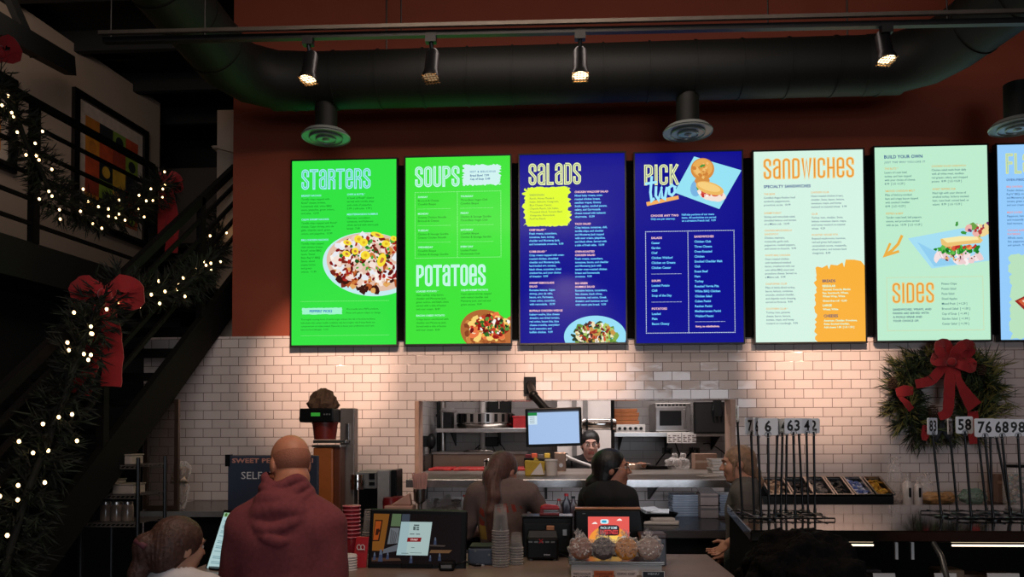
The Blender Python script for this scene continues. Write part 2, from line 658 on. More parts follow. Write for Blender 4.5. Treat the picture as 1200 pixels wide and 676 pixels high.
m_diff = M('diffuser_paint', '#8d9490', 0.35, metal=0.2, var=0.08)
def diffuser(px, py, label):
    p = P(px, py, DY)
    g = thing('ceiling_diffuser', label, 'air vent', (p.x, DY, p.z), 0, 'round ceiling diffusers')
    MB().cyl(p, (p.x, DY, zc - rd * 0.8), 0.085, n=24).build('drop_duct', m_duct, g, smooth=40)
    for k, (r0, r1, z0) in enumerate(((0.185, 0.152, 0.0), (0.128, 0.100, -0.010), (0.078, 0.056, -0.018))):
        MB().lathe([(r0, z0), (r0 - 0.004, z0 - 0.008), (r1 + 0.012, z0 + 0.016), (r1, z0 + 0.035), (r1 + 0.004, z0 + 0.037), (r0, z0 + 0.006)], p, 36).build('cone_ring', m_diff, g, smooth=50)
    MB().lathe([(0.0, -0.03), (0.022, -0.028), (0.03, -0.02), (0.01, 0.02), (0.0, 0.02)], p, 24).build('centre_cap', m_diff, g, smooth=50)
diffuser(382, 161, 'round grey ceiling diffuser above the left bright green screen')
diffuser(806, 155, 'round grey ceiling diffuser above the gap between blue and pale screens')
diffuser(1192, 149, 'round grey ceiling diffuser cut by the right edge of the photo')

TY = 4.2
ta, tb = P(122, 48, TY), P(1215, 25, TY)
t = thing('lighting_track', 'long thin dark track crossing the whole room below the ceiling', 'light track', (ta + tb) / 2)
b = MB()
bar(b, ta, tb, 0.035, 0.03)
b.build('rail', m_metal_b, t)
b = MB()
bar(b, ta + Vector((0, -0.05, 0.02)), tb + Vector((0, -0.05, 0.03)), 0.02, 0.02)
b.build('conduit', M('conduit', '#5d564f', 0.4, metal=0.6), t)
b = MB()
for px in (130, 240, 470, 900, 1110):
    p = P(px, 45 - (px - 122) * 0.02, TY)
    b.cyl(p, (p.x, TY, 6.35), 0.004, n=6)
b.build('hanger_wire', m_metal_b, t)
def track_z(x):
    f_ = (x - ta.x) / (tb.x - ta.x)
    return ta.z + (tb.z - ta.z) * f_
m_lens = E((255, 226, 170), 6.0)
m_grid = M('lamp_louvre', '#c79a68', 0.3, metal=0.8)
def track_lamp(px, py, label, target, power=1.0, lit=True):
    p = P(px, py, TY)
    hz = track_z(p.x)
    g = thing('track_lamp', label, 'spotlight', (p.x, TY, p.z), 0, 'track spotlights over the counter')
    ax = (Vector(target) - p).normalized()
    ax = Vector((ax.x * .3, -0.22, -1)).normalized()
    R = ax.to_track_quat('-Z', 'Y').to_matrix()
    MB().bb(p.x - 0.03, p.x + 0.03, TY - 0.02, TY + 0.02, hz - 0.05, hz + 0.005).cyl((p.x, TY, hz - 0.04), p - ax * 0.13, 0.012, n=10).build('stem', m_metal_b, g)
    MB().lathe([(0.0, 0.17), (0.027, 0.168), (0.038, 0.15), (0.041, 0.03), (0.05, 0.01), (0.05, -0.012), (0.046, -0.012), (0.044, 0.005)], p, 24, R=R).build('can', m_metal_b, g, smooth=40)
    lens = MB().lathe([(0.0, -0.012), (0.03, -0.008), (0.046, 0.006)], p, 20, R=R)
    lens.build('lens', m_lens if lit else E((255, 214, 160), .3), g, smooth=60)
    lv = MB()
    for k in range(-2, 3):
        c0, c1 = R @ Vector((k * 0.018, -0.045, -0.014)), R @ Vector((k * 0.018, 0.045, -0.014))
        lv.cyl(p + c0, p + c1, 0.0022, n=5)
        c0, c1 = R @ Vector((-0.045, k * 0.018, -0.014)), R @ Vector((0.045, k * 0.018, -0.014))
        lv.cyl(p + c0, p + c1, 0.0022, n=5)
    lv.build('louvre', m_grid, g)
    l = bpy.data.lights.new('spot_light', 'SPOT')
    l.energy = SPOT_W * power
    l.color = SPOT_COL
    l.spot_size = math.radians(31)
    l.spot_blend = 0.9
    l.shadow_soft_size = 0.04
    o = bpy.data.objects.new('spot_light', l)
    o.location = p + ax * 0.05
    o.rotation_euler = (Vector(target) - o.location).to_track_quat('-Z', 'Y').to_euler()
    C.objects.link(o)
track_lamp(361, 92, 'small black track spotlight above the left green screen', P(385, 425, W), 1.0)
track_lamp(505, 90, 'small black track spotlight between the two left bright glints, seen side on', P(500, 470, W), 0.45, lit=False)
track_lamp(680, 88, 'small black track spotlight above the left blue screen', P(665, 425, W), 0.9)
track_lamp(1039, 69, 'small black track spotlight nearest the duct elbow on the right', P(960, 420, W), 1.0)

# ------------------------------------------------------------------ staircase
SX0 = XL - 0.10                              # outer face of the staircase
def sray(px, py, X):
    d = RC @ Vector(((px - PCX) / F, (PCY - py) / F, -1))
    return EYE + d * ((X - EYE.x) / d.x)
s_lo, s_hi = sray(95, 623, SX0), sray(262, 386, SX0)
sl = (s_hi.z - s_lo.z) / (s_hi.y - s_lo.y)
def sz(y):
    return s_lo.z + sl * (y - s_lo.y)
YT = 7.65                                    # top of the flight
y0 = s_lo.y - s_lo.z / sl
SW = 1.05
stair_mat = M('stair_paint', '#0a0908', 0.85, spec=.15)
t = thing('staircase', 'dark steel staircase climbing away to the mezzanine on the left', 'staircase', (SX0 - SW / 2, y0, 0))
def stringer(x0, x1):
    b = MB()
    b.prism([Vector((x0, y0, 0)), Vector((x0, YT, sz(YT))), Vector((x0, YT, sz(YT) + 0.36)), Vector((x0, y0 - 0.25, 0.12)), Vector((x0, y0 - 0.25, 0))], (x1 - x0, 0, 0))
    return b
stringer(SX0 - 0.05, SX0).build('stringer', stair_mat, t)
stringer(SX0 - SW, SX0 - SW + 0.05).build('stringer', stair_mat, t)
nst = 17
for k in range(nst):
    y = y0 + (YT - y0) * (k + 0.5) / nst
    b = MB().bb(SX0 - SW + 0.05, SX0 - 0.05, y - 0.15, y + 0.15, sz(y) + 0.16, sz(y) + 0.20)
    b.build('tread', stair_mat, t)
def srail(h, r, x):
    return [Vector((x, y0 + 0.3, sz(y0 + 0.3) + h)), Vector((x, YT - 0.1, sz(YT - 0.1) + h))]
hr = []
d0 = sray(0, 461, SX0 - 0.03)
H_RAIL = sray(200, 269, SX0 - 0.03)
H_RAIL = H_RAIL.z - sz(H_RAIL.y)
rail_m = M('rail_paint', '#0e0c0b', 0.85, spec=.15)
b = MB()
p0, p1 = srail(H_RAIL, 0, SX0 - 0.03)
bar(b, p0, p1, 0.05, 0.06)
b.build('handrail', rail_m, t)
for k in range(1, 5):
    b = MB()
    p0, p1 = srail(H_RAIL - 0.155 * k, 0, SX0 - 0.03)
    bar(b, p0, p1, 0.022, 0.03)
    b.build('rail_bar', rail_m, t)
for y in (y0 + 0.4, y0 + 1.75, y0 + 3.1, y0 + 4.4):
    if y < YT:
        MB().bb(SX0 - 0.055, SX0 - 0.005, y - 0.03, y + 0.03, sz(y) + 0.1, sz(y) + H_RAIL + 0.02).build('baluster_post', rail_m, t)
# ------------------------------------------------------------------ mezzanine railing
t = thing('mezzanine_railing', 'black horizontal bar railing along the mezzanine edge', 'railing', mpt(-1.5, 0, MZ - 0.05))
top_z = mb_.z
Hm = top_z - MZ
for k in range(6):
    b = MB()
    z = top_z - k * (Hm - 0.06) / 5.2
    bar(b, mpt(-5, 0.02, z), mpt(0, 0.02, z), 0.045 if k == 0 else 0.025, 0.055 if k == 0 else 0.03)
    b.build('top_rail' if k == 0 else 'rail_bar', rail_m, t)
for s in (-4.6, -3.05, -1.5, 0.0):
    MB().box(mpt(s, 0.02, MZ + Hm / 2 - 0.02), (0.06, 0.06, Hm + 0.06), rz=math.atan2(mdir.y, mdir.x)).build('post', rail_m, t)
# mezzanine pictures
def picture(s0, s1, z0, z1, label, seed, cols, rows):
    rnd = random.Random(seed)
    g = thing('framed_picture', label, 'picture', mpt((s0 + s1) / 2, WOFF - 0.02, z0))
    b = MB()
    f = 0.09
    for (a0, a1, c0, c1) in ((s0, s1, z0, z0 + f), (s0, s1, z1 - f, z1), (s0, s0 + f, z0 + f, z1 - f), (s1 - f, s1, z0 + f, z1 - f)):
        b.prism([mpt(a0, WOFF - 0.001, c0), mpt(a1, WOFF - 0.001, c0), mpt(a1, WOFF - 0.001, c1), mpt(a0, WOFF - 0.001, c1)], mnor * -0.05)
    b.build('frame', M('black_picture_frame', '#0e0d0d', 0.4), g)
    b = MB()
    b.prism([mpt(s0 + f, WOFF - 0.002, z0 + f), mpt(s1 - f, WOFF - 0.002, z0 + f), mpt(s1 - f, WOFF - 0.002, z1 - f), mpt(s0 + f, WOFF - 0.002, z1 - f)], mnor * -0.012)
    b.build('mat_board', M('picture_mat', '#cdb9a8', 0.7), g)
    pal = ['#d98a2b', '#c9502a', '#1f2226', '#8aa53a', '#c77a2a', '#a3402a', '#d8a838', '#26282a', '#7d9a3c', '#b85a30']
    mats = [M('art_' + p[1:], p, 0.7, var=0.25, scale=6) for p in pal]
    b = MB()
    i0, i1, j0, j1 = s0 + f + 0.13, s1 - f - 0.1, z0 + f + 0.1, z1 - f - 0.16
    for a in range(cols):
        for c in range(rows):
            x0, x1 = i0 + (i1 - i0) * a / cols, i0 + (i1 - i0) * (a + 1) / cols
            y0_, y1_ = j0 + (j1 - j0) * c / rows, j0 + (j1 - j0) * (c + 1) / rows
            k = [[0, 5, 1, 0, 4], [2, 3, 2, 1, 7], [8, 6, 6, 5, 8], [9, 5, 2, 3, 1]][a % 4][c % 5] if cols > 2 else rnd.choice([0, 4])
            b.poly([mpt(x0, WOFF - 0.0165, y0_), mpt(x1, WOFF - 0.0165, y0_), mpt(x1, WOFF - 0.0165, y1_), mpt(x0, WOFF - 0.0165, y1_)], k)
            if (a + c) % 3 == 0:
                pts = [mpt((x0 + x1) / 2 + math.cos(w) * (x1 - x0) * 0.3, WOFF - 0.019, (y0_ + y1_) / 2 + math.sin(w) * (y1_ - y0_) * 0.32) for w in [2 * math.pi * q / 14 for q in range(14)]]
                b.poly(pts, (k + 4) % 10)
    b.build('print', mats, g)
def on_wall(px, py):
    d = RC @ Vector(((px - PCX) / F, (PCY - py) / F, -1))
    o = mpt(0, WOFF, 0)
    k = (o - EYE).dot(mnor) / d.dot(mnor)
    return EYE + d * k
def wt(p):
    return (Vector((p.x, p.y, 0)) - Vector((mb_.x, mb_.y, 0))).dot(mdir)
a_, c_ = on_wall(84, 104), on_wall(171, 153)
zb = on_wall(166, 290).z
picture(wt(a_), wt(c_), zb, (a_.z + c_.z) / 2, 'large framed abstract of coloured squares on the mezzanine wall', 3, 4, 5)
a2, c2 = on_wall(-80, 60), on_wall(17, 90)
picture(wt(a2), wt(c2), on_wall(17, 205).z, on_wall(17, 95).z, 'orange framed picture cut by the left edge of the photo', 5, 2, 2)
# ------------------------------------------------------------------ menu screens
SY = 6.325
def arc(cx, cy, rx, ry, a0, a1, n=7):
    return [(cx + rx * math.cos(math.radians(a0 + (a1 - a0) * i / n)), cy + ry * math.sin(math.radians(a0 + (a1 - a0) * i / n))) for i in range(n + 1)]
_h = .32
_m = _h / 2
_t = .13
GL = {
    'S': [[(_h, .72), (_h, 1 - _t)] + arc(_m, 1 - _t, _m, _t, 0, 180) + [(0, .66), (_h, .34)] + arc(_m, _t, _m, _t, 0, -180) + [(0, .28)]],
    'T': [[(-.04, 1), (_h + .04, 1)], [(_m, 1), (_m, 0)]],
    'a': [[(0, .76), (0, 1 - _t)] + arc(_m, 1 - _t, _m, _t, 180, 0) + [(_h, 0)], [(_h, .58), (_m, .58), (0, .46), (0, _t)] + arc(_m, _t, _m, _t, 180, 360)],
    'R': [[(0, 0), (0, 1)] + [(_m, 1)] + arc(_m, 1 - _t, _m, _t, 90, 0) + [(_h, .66), (_m, .53), (0, .53)], [(_m, .53), (_h, .42), (_h, 0)]],
    'P': [[(0, 0), (0, 1)] + [(_m, 1)] + arc(_m, 1 - _t, _m, _t, 90, 0) + [(_h, .58), (_m, .45), (0, .45)]],
    'e': [[(0, .5), (_h, .5), (_h, 1 - _t)] + arc(_m, 1 - _t, _m, _t, 0, 180) + [(0, _t)] + arc(_m, _t, _m, _t, 180, 360) + [(_h, .26)]],
    'O': [[(_h, .5), (_h, 1 - _t)] + arc(_m, 1 - _t, _m, _t, 0, 180) + [(0, _t)] + arc(_m, _t, _m, _t, 180, 360) + [(_h, .5)]],
    'U': [[(0, 1), (0, _t)] + arc(_m, _t, _m, _t, 180, 360) + [(_h, 1)]],
    'L': [[(0, 1), (0, 0), (_h * .85, 0)]],
    'D': [[(0, 1), (_m, 1)] + arc(_m, 1 - _t, _m, _t, 90, 0) + [(_h, _t)] + arc(_m, _t, _m, _t, 0, -90) + [(0, 0), (0, 1)]],
    'I': [[(0, 0), (0, 1)]],
    'C': [[(_h, .70), (_h, 1 - _t)] + arc(_m, 1 - _t, _m, _t, 0, 180) + [(0, _t)] + arc(_m, _t, _m, _t, 180, 360) + [(_h, .30)]],
    'K': [[(0, 0), (0, 1)], [(_h, 1), (.02, .45)], [(.09, .56), (_h + .02, 0)]],
    'n': [[(0, 0), (0, 1 - _t)] + arc(_m, 1 - _t, _m, _t, 180, 0) + [(_h, 0)]],
    'W': [[(0, 1), (.11, 0), (.23, .95), (.35, 0), (.46, 1)]],
    'H': [[(0, 0), (0, 1)], [(_h, 0), (_h, 1)], [(0, .5), (_h, .5)]],
    'F': [[(0, 0), (0, 1), (_h * .9, 1)], [(0, .53), (_h * .8, .53)]],
    'B': [[(0, 0), (0, 1), (_m, 1)] + arc(_m, .87, _m, .13, 90, 0) + [(_h, .64), (_m, .53), (0, .53)], [(_m, .53), (_h, .42), (_h, _t)] + arc(_m, _t, _m, _t, 0, -90) + [(0, 0)]],
}
GW = {'I': 0.0, 'W': .46, 'L': .28, 'F': .3, 'T': .33}


def ribbon(pts, w):
    """flat stroke along a polyline: quads and mitred joints"""
    out = []
    n = len(pts)
    L, Rr = [], []
    for i, p in enumerate(pts):
        a = np.array(pts[max(i - 1, 0)]); c = np.array(pts[min(i + 1, n - 1)]); q = np.array(p)
        d1 = q - a; d2 = c - q
        l1, l2 = np.linalg.norm(d1), np.linalg.norm(d2)
        d1 = d1 / l1 if l1 > 1e-9 else d2 / max(l2, 1e-9)
        d2 = d2 / l2 if l2 > 1e-9 else d1
        n1, n2 = np.array((-d1[1], d1[0])), np.array((-d2[1], d2[0]))
        mvec = n1 + n2
        k = np.linalg.norm(mvec)
        mvec = n1 if k < 1e-6 else mvec / k
        s = w / 2 / max(0.45, float(mvec @ n1))
        L.append(q + mvec * s); Rr.append(q - mvec * s)
    for i in range(n - 1):
        out.append([tuple(L[i]), tuple(Rr[i]), tuple(Rr[i + 1]), tuple(L[i + 1])])
    return out


class Screen:
    def __init__(s, tl, br, uw, uh, bgcol, label):
        a, c = P(*tl, SY), P(*br, SY)
        s.a, s.w, s.h = a, c.x - a.x, a.z - c.z
        s.uw, s.uh = uw, uh
        s.kx, s.ky = s.w / uw, s.h / uh
        s.t = thing('menu_screen', label, 'menu screen', (a.x + s.w / 2, SY, c.z), 0, 'menu screens over the counter')
        s.mats, s.mk = [], {}
        s.heads, s.txt, s.pic, s.bgm = [], MB(), MB(), MB()
        s.head = None
        s.bgcol = bgcol
        s.n = 0
        x0, x1, z0, z1 = a.x, c.x, c.z, a.z
        f = 0.012
        b = MB()
        b.bb(x0 - f, x1 + f, SY + 0.004, SY + 0.048, z0 - f, z1 + f)
        b.bb(x0 + 0.15, x1 - 0.15, SY + 0.048, SY + .0485, z0 + 0.3, z1 - 0.3)
        for (p0, p1, r0, r1) in ((x0 - f, x1 + f, z0 - f, z0), (x0 - f, x1 + f, z1, z1 + f), (x0 - f, x0, z0, z1), (x1, x1 + f, z0, z1)):
            b.bb(p0, p1, SY - 0.006, SY + 0.004, r0, r1)
        b.build('housing', M('screen_housing', '#0c0c0d', 0.4), s.t)
        s.bgm.poly([Vector((x0, SY, z1)), Vector((x0, SY, z0)), Vector((x1, SY, z0)), Vector((x1, SY, z1))], s.c(bgcol))

    def c(s, col):
        m = E(col) if not isinstance(col, bpy.types.Material) else col
        if m.name not in s.mk:
            s.mk[m.name] = len(s.mats)
            s.mats.append(m)
        return s.mk[m.name]

    def U(s, x, y, e=1.0):
        return Vector((s.a.x + x * s.kx, SY - 0.0006 * e, s.a.z - y * s.ky))

    def poly(s, pts, col, e=1.0, mb=None):
        for ax, lim, keep in ((0, 0, 1), (0, s.uw, -1), (1, 0, 1), (1, s.uh, -1)):
            out = []
            for i in range(len(pts)):
                p, q = pts[i - 1], pts[i]
                ip, iq = (p[ax] - lim) * keep >= 0, (q[ax] - lim) * keep >= 0
                if ip != iq:
                    t = (lim - p[ax]) / (q[ax] - p[ax])
                    out.append((p[0] + (q[0] - p[0]) * t, p[1] + (q[1] - p[1]) * t))
                if iq:
                    out.append(q)
            pts = out
            if len(pts) < 3:
                return
        (mb or s.pic).poly([s.U(x, y, e) for x, y in pts], s.c(col))

    def ell(s, cx, cy, rx, ry, col, e, rot=0.0, n=40, jit=0.0, rnd=random):
        pts = []
        ca, sa = math.cos(rot), math.sin(rot)
        for i in range(n):
            w = -2 * math.pi * i / n
            q = 1 + rnd.uniform(-jit, jit)
            x, y = rx * math.cos(w) * q, ry * math.sin(w) * q
            pts.append((cx + x * ca - y * sa, cy + x * sa + y * ca))
        s.poly(pts, col, e)

    def blobs(s, n, cx, cy, rx, ry, cols, smin, smax, e, seed, asp=1.6):
        rnd = random.Random(seed)
        for i in range(n):
            r, w = math.sqrt(rnd.random()), rnd.uniform(0, 2 * math.pi)
            z = rnd.uniform(smin, smax)
            s.ell(cx + r * math.cos(w) * rx, cy + r * math.sin(w) * ry, z * rnd.uniform(1, asp), z, rnd.choice(cols), e + i * 0.004, rnd.uniform(0, 3.1), 8, 0.3, rnd)

    def title(s, word, x0, x1, y0, y1, col, inl, tk=0.165, ik=0.036, gap=0.235):
        s.head = MB()
        s.heads.append(s.head)
        pos, x = [], 0.0
        for ch in word:
            pos.append(x)
            x += GW.get(ch, _h) + gap
        tw = x - gap + tk
        H = 1 + tk
        fx, fy = (x1 - x0) / tw, (y1 - y0) / H
        for ch, px in zip(word, pos):
            for st in GL[ch]:
                for mbw, cc, e in ((tk, col, 2.0), (ik, inl, 3.2)):
                    ext = list(st)
                    if mbw == tk and st[0] != st[-1]:
                        a, c_ = np.array(st[0]), np.array(st[1])
                        d = (a - c_) / np.linalg.norm(a - c_)
                        ext[0] = tuple(a + d * tk / 2)
                        a, c_ = np.array(st[-1]), np.array(st[-2])
                        d = (a - c_) / np.linalg.norm(a - c_)
                        ext[-1] = tuple(a + d * tk / 2)
                    for q in ribbon(ext, mbw):
                        s.poly([(x0 + (vx + px + tk / 2) * fx, y1 - (vy + tk / 2) * fy) for vx, vy in q], cc, e + (0.001 * s.n % 0.3), s.head)
                        s.n += 1

    def stroke(s, pts, w, col, e):
        for q in ribbon(pts, w):
            s.poly(q, col, e, s.head)
        for p in pts[1:-1]:
            s.poly([(p[0] + w / 2 * math.cos(k), p[1] - w / 2 * math.sin(k)) for k in [i * math.pi / 4 for i in range(8)]], col, e + .01, s.head)

    def text(s, x, y, lines, col, size=3.25, lead=4.12, bold=0.0, sp=1.0, fit=None):
        if isinstance(lines, str):
            lines = lines.split('|')
        for i, l in enumerate(lines):
            lettering(s.txt, l, s.U(x, y + i * lead, 1.5), Vector((s.kx / s.ky, 0, 0)), Vector((0, 0, 1)), size * s.ky, s.c(col), bold, sp=sp)

    def item(s, x, y, head, body, hc, bc, size=3.15, bold=0.0, hs=2.9, lead=4.12, hb=0.02):
        hl = head.split('|')
        s.text(x, y, hl, hc, hs, lead, hb)
        s.text(x, y + lead * len(hl) + 0.1, body, bc, size, lead, bold)

    def dots(s, x0, y0, x1, y1, col, step=1.6, r=0.36):
        L = math.hypot(x1 - x0, y1 - y0)
        n = max(1, int(L / step))
        for i in range(n + 1):
            x, y = x0 + (x1 - x0) * i / n, y0 + (y1 - y0) * i / n
            s.poly([(x - r, y - r), (x - r, y + r), (x + r, y + r), (x + r, y - r)], col, 1.2, s.txt)

    def frame(s, x0, y0, x1, y1, col, step=1.6, r=0.36):
        s.dots(x0, y0, x1, y0, col, step, r); s.dots(x0, y1, x1, y1, col, step, r)
        s.dots(x0, y0, x0, y1, col, step, r); s.dots(x1, y0, x1, y1, col, step, r)

    def brush(s, x0, x1, y0, y1, col, seed, rough=2.2, n=22):
        rnd = random.Random(seed)
        pts = []
        for i in range(n):
            pts.append((x0 + (x1 - x0) * i / n, y1 + rnd.uniform(-rough * .5, rough * .4) - 1.2 * math.sin(math.pi * i / n) * 0))
        for i in range(n):
            pts.append((x1 + rnd.uniform(-rough * 1.2, rough * .5), y1 + (y0 - y1) * i / n))
        for i in range(n):
            pts.append((x1 + (x0 - x1) * i / n, y0 + rnd.uniform(-rough * .4, rough * .5)))
        for i in range(n):
            pts.append((x0 + rnd.uniform(-rough * .5, rough * 1.2), y0 + (y1 - y0) * i / n))
        s.poly(pts, col, 1.0, s.bgm)

    def done(s):
        g = s.bgm.build('display', s.mats, s.t)
        for mb, nm in [(h, 'heading') for h in s.heads] + [(s.txt, 'menu_text'), (s.pic, 'food_picture')]:
            if mb.V:
                mb.build(nm, s.mats, s.t)


sa, sb = P(354, 200, W), P(1290, 395, W)
t = thing('screen_backing', 'black board added behind the menu screens to darken their gaps', 'mounting board', ((sa.x + sb.x) / 2, W - .012, P(700, 397, W).z))
MB().bb(P(350, 300, W).x, P(1296, 300, W).x, W - .022, W - .001, P(700, 397, W).z, P(700, 190, W).z).build('board', M('matt_black_board', '#060606', .9, spec=.1), t)  # board added to darken the gaps between the screens
for px in (406, 537, 671, 808, 949, 1092, 1235):
    x = P(px, 300, W).x
    MB().bb(x - .12, x + .12, W - .026, W - .0225, P(700, 370, W).z, P(700, 220, W).z).build('bracket', m_metal_b, t)
GREEN, CYAN, DKG, WHT = (50, 226, 66), (158, 236, 246), (8, 92, 30), (214, 255, 224)
# ---- starters
s = Screen((342.5, 189), (464.5, 403.5), 122, 216, GREEN, 'bright green menu screen headed STARTERS, first from the left')
s.title('STaRTeRS', 11, 92, 10, 34, CYAN, (60, 196, 120))
s.item(11, 41, 'BRISKET NACHOS', 'Tortilla chips topped with|Rotel* cheese, brisket,|homemade chili, white BBQ|sauce, jalapeños, green onions,|and salsa.  12.99', CYAN, DKG)
s.item(11, 69, 'CAJUN SHRIMP NACHOS', 'Tortilla chips topped with Rotel*|cheese, Cajun shrimp, pico de|gallo, chipotle ranch, green|onions, and jalapeños.  13.99', CYAN, DKG)
s.item(11, 93, 'BBQ CHICKEN NACHOS', 'Tortilla chips topped|with chicken breast,|Rotel*, white BBQ|sauce, Sweet|Baby Ray*s* BBQ|Sauce, sliced|pepperoncini,|and green|onions.  11.99', CYAN, DKG)
s.item(64.5, 40.4, 'CHIPS & ROTEL*', 'A bowl of Rotel* cheese|served with tortilla chips|and a side of jalapeños.|5.99  ( add salsa  1.99 )', CYAN, DKG)
s.item(64.5, 63.8, 'MEDITERRANEAN HUMMUS', 'Hummus, cucumbers,|tomatoes, and Kalamata|olives served with warm pita|bread.  7.99', CYAN, DKG)
s.dots(11, 165, 113, 165, (170, 255, 170), 1.5, 0.28)
s.dots(11, 205, 113, 205, (170, 255, 170), 1.5, 0.28)
s.brush(12, 59, 172.6, 180.2, (160, 245, 205), 4, 0.7)
s.text(21, 176.4, "PEPPERS' PICKS", (30, 110, 190), 4.0, bold=0.03)
s.text(63.8, 174.3, 'We proudly serve PEPSI products.|Prices and options subject to change.', DKG, 2.7, 4.4)
s.text(11, 186, 'Thoroughly cooking foods of animal origin reduces the risk of food borne illness.|Individuals with certain health conditions may be at higher risk if these foods are|consumed raw or undercooked. Please let us know your preferences and if you|have any food allergies.  11/21', DKG, 2.65, 3.95)
s.ell(92, 122.5, 56, 37, (196, 236, 240), 1.5, 0.12, 60)
s.ell(93, 120, 52.5, 34, (226, 190, 168), 1.7, 0.12, 60)
s.blobs(90, 93, 123, 49, 31, [(176, 84, 40), (226, 168, 96), (120, 40, 26), (212, 140, 70), (60, 20, 14)], 2.2, 5, 1.8, 1)
s.blobs(120, 94, 117, 47, 29, [(250, 244, 236), (244, 226, 214), (235, 205, 190), (232, 236, 242)], 2, 4.6, 2.2, 2)
s.blobs(120, 93, 118, 48, 30, [(130, 20, 22), (172, 40, 30), (90, 14, 14), (206, 120, 60)], 0.9, 2.2, 2.8, 3, 2.6)
s.blobs(44, 94, 111, 38, 20, [(34, 120, 36), (22, 84, 28), (80, 170, 60)], 0.9, 2.2, 3.3, 5)
for i, (x, y, a, c_) in enumerate(((65, 97, 5, 3), (78, 93, 5, 4.5), (100, 88.5, 8, 3), (86, 112, 5.5, 5), (105, 118, 5, 8), (110, 99, 5, 4), (64, 110, 5, 3.5), (84, 97, 5, 4.6), (74, 107, 4, 4), (119, 93, 4, 3))):
    s.ell(x, y, a, c_, (250, 224, 58), 3.7 + i * .02, 0.3, 22)
    s.ell(x + .3, y, a * .4, c_ * .42, (226, 180, 40) if i % 2 else (200, 120, 60), 3.95 + i * .01, 0.5, 12, .2)
s.done()
# ---- soups
s = Screen((475.5, 185), (598.5, 402), 123, 218, (64, 228, 58), 'bright green menu screen headed SOUPS and POTATOES')
LC = (196, 250, 236)
s.title('SOUPS', 11, 63.6, 10.6, 35, LC, (110, 224, 130))
s.brush(67, 112, 10, 34, (208, 243, 240), 8, 2.4)
s.text(76, 18, 'HOT & DELICIOUS', (40, 110, 170), 3.0, 4.1, 0.02, 1.25)
s.text(76, 22.4, 'Bread Bowl  7.99|Cup of Soup  5.49', (30, 90, 150), 3.2, 4.1, 0.025)
s.frame(11, 41, 112, 118, (190, 255, 190), 1.5, 0.3)
s.dots(61, 41, 61, 118, (190, 255, 190), 1.5, 0.3)
days = [('SUNDAY', 'Broccoli & Cheese|Crawfish Bisque'), ('MONDAY', 'Creamy Chicken Noodle|Broccoli & Cheese'), ('TUESDAY', 'Chicken & Sausage Gumbo|Creamy Chicken Noodle'), ('WEDNESDAY', 'Crawfish Bisque|Chicken & Sausage Gumbo'),
        ('THURSDAY', 'Three-Bean Vegan Chili|Crawfish Bisque'), ('FRIDAY', 'Chicken & Sausage Gumbo|Three-Bean Vegan Chili'), ('SATURDAY', 'Crawfish Bisque|Chicken & Sausage Gumbo'), ('EVERY DAY', 'Loaded Potato|Homemade Chili')]
for i, (d, l) in enumerate(days):
    x, y = (14.5, 64.8)[i // 4], 46.5 + (i % 4) * 19.6
    s.item(x, y, d, l, LC, DKG, 3.3)
    if i % 4 < 3:
        s.dots(x, y + 14, x + 38, y + 14, (180, 255, 180), 1.3, 0.25)
s.title('POTaTOeS', 12.4, 94, 126, 151, LC, (190, 244, 205))
s.item(12.5, 156.8, 'LOADED POTATO *', 'Ham, turkey, crisp bacon,|cheddar and Monterey Jack,|green onions, and black olives|served with a side of butter|and sour cream.  8.49', LC, DKG)
s.item(12.5, 185, 'BACON CHEESY POTATO', 'Crispy bacon smothered with|cheddar and Monterey Jack.|Served with a side of butter|and sour cream.  8.49', LC, DKG)
s.item(65, 156, 'CAJUN SHRIMP POTATO', 'Cajun spiced shrimp topped|with melted cheddar and|Monterey Jack, and red and|green onions.  9.49', LC, DKG)
s.ell(93, 203, 29, 24, (176, 104, 52), 1.5, 0.2, 40)
s.ell(122, 212, 14, 26, (190, 110, 56), 1.6, 0.2, 40)
s.blobs(60, 92, 203, 26, 20, [(206, 132, 66), (160, 84, 40), (226, 160, 88), (136, 66, 34)], 1.5, 4, 1.8, 11)
s.blobs(80, 98, 200, 24, 15, [(250, 214, 120), (246, 232, 196), (244, 180, 76), (236, 120, 70)], 1.5, 4, 2.2, 12)
s.blobs(60, 99, 199, 22, 13, [(150, 24, 22), (110, 16, 18), (196, 60, 40)], 1, 2.6, 2.6, 13, 2.4)
s.blobs(44, 101, 197, 21, 12, [(44, 110, 40), (90, 150, 60), (24, 60, 28), (250, 246, 240)], 0.9, 2, 2.9, 14)
s.done()
# ---- salads
BLUE, PINK, SKY = (10, 12, 142), (255, 206, 214), (112, 204, 255)
YEL = (236, 246, 176)
s = Screen((609, 182), (733.5, 401), 124, 219, BLUE, 'deep blue menu screen headed SALADS with a yellow patch')
s.title('SaLaDS', 10.5, 72.5, 10, 35.5, YEL, (90, 110, 110), 0.165, 0.034)
s.brush(4, 60, 39.5, 81.5, (226, 252, 58), 15, 3.2, 26)
s.brush(9, 57, 37.8, 83.5, (226, 252, 58), 16, 1.5, 26)
s.text(11.8, 46.8, 'DRESSINGS', (70, 110, 90), 3.0, bold=0.01, sp=1.2)
s.text(11.8, 50.8, 'Ranch, Honey Mustard,|Italian, Balsamic Vinaigrette,|Blue Cheese, Caesar,|Chipotle Ranch, Lite Italian,|Thousand Island, Tomato Basil|Vinaigrette, Remoulade,|Fat-Free Ranch', (60, 100, 70), 3.1, 3.95)
B = 0.035
def it(x, y, h, t): s.item(x, y, h, t, PINK, SKY, 3.2, B, 3.1, 4.1, 0.03)
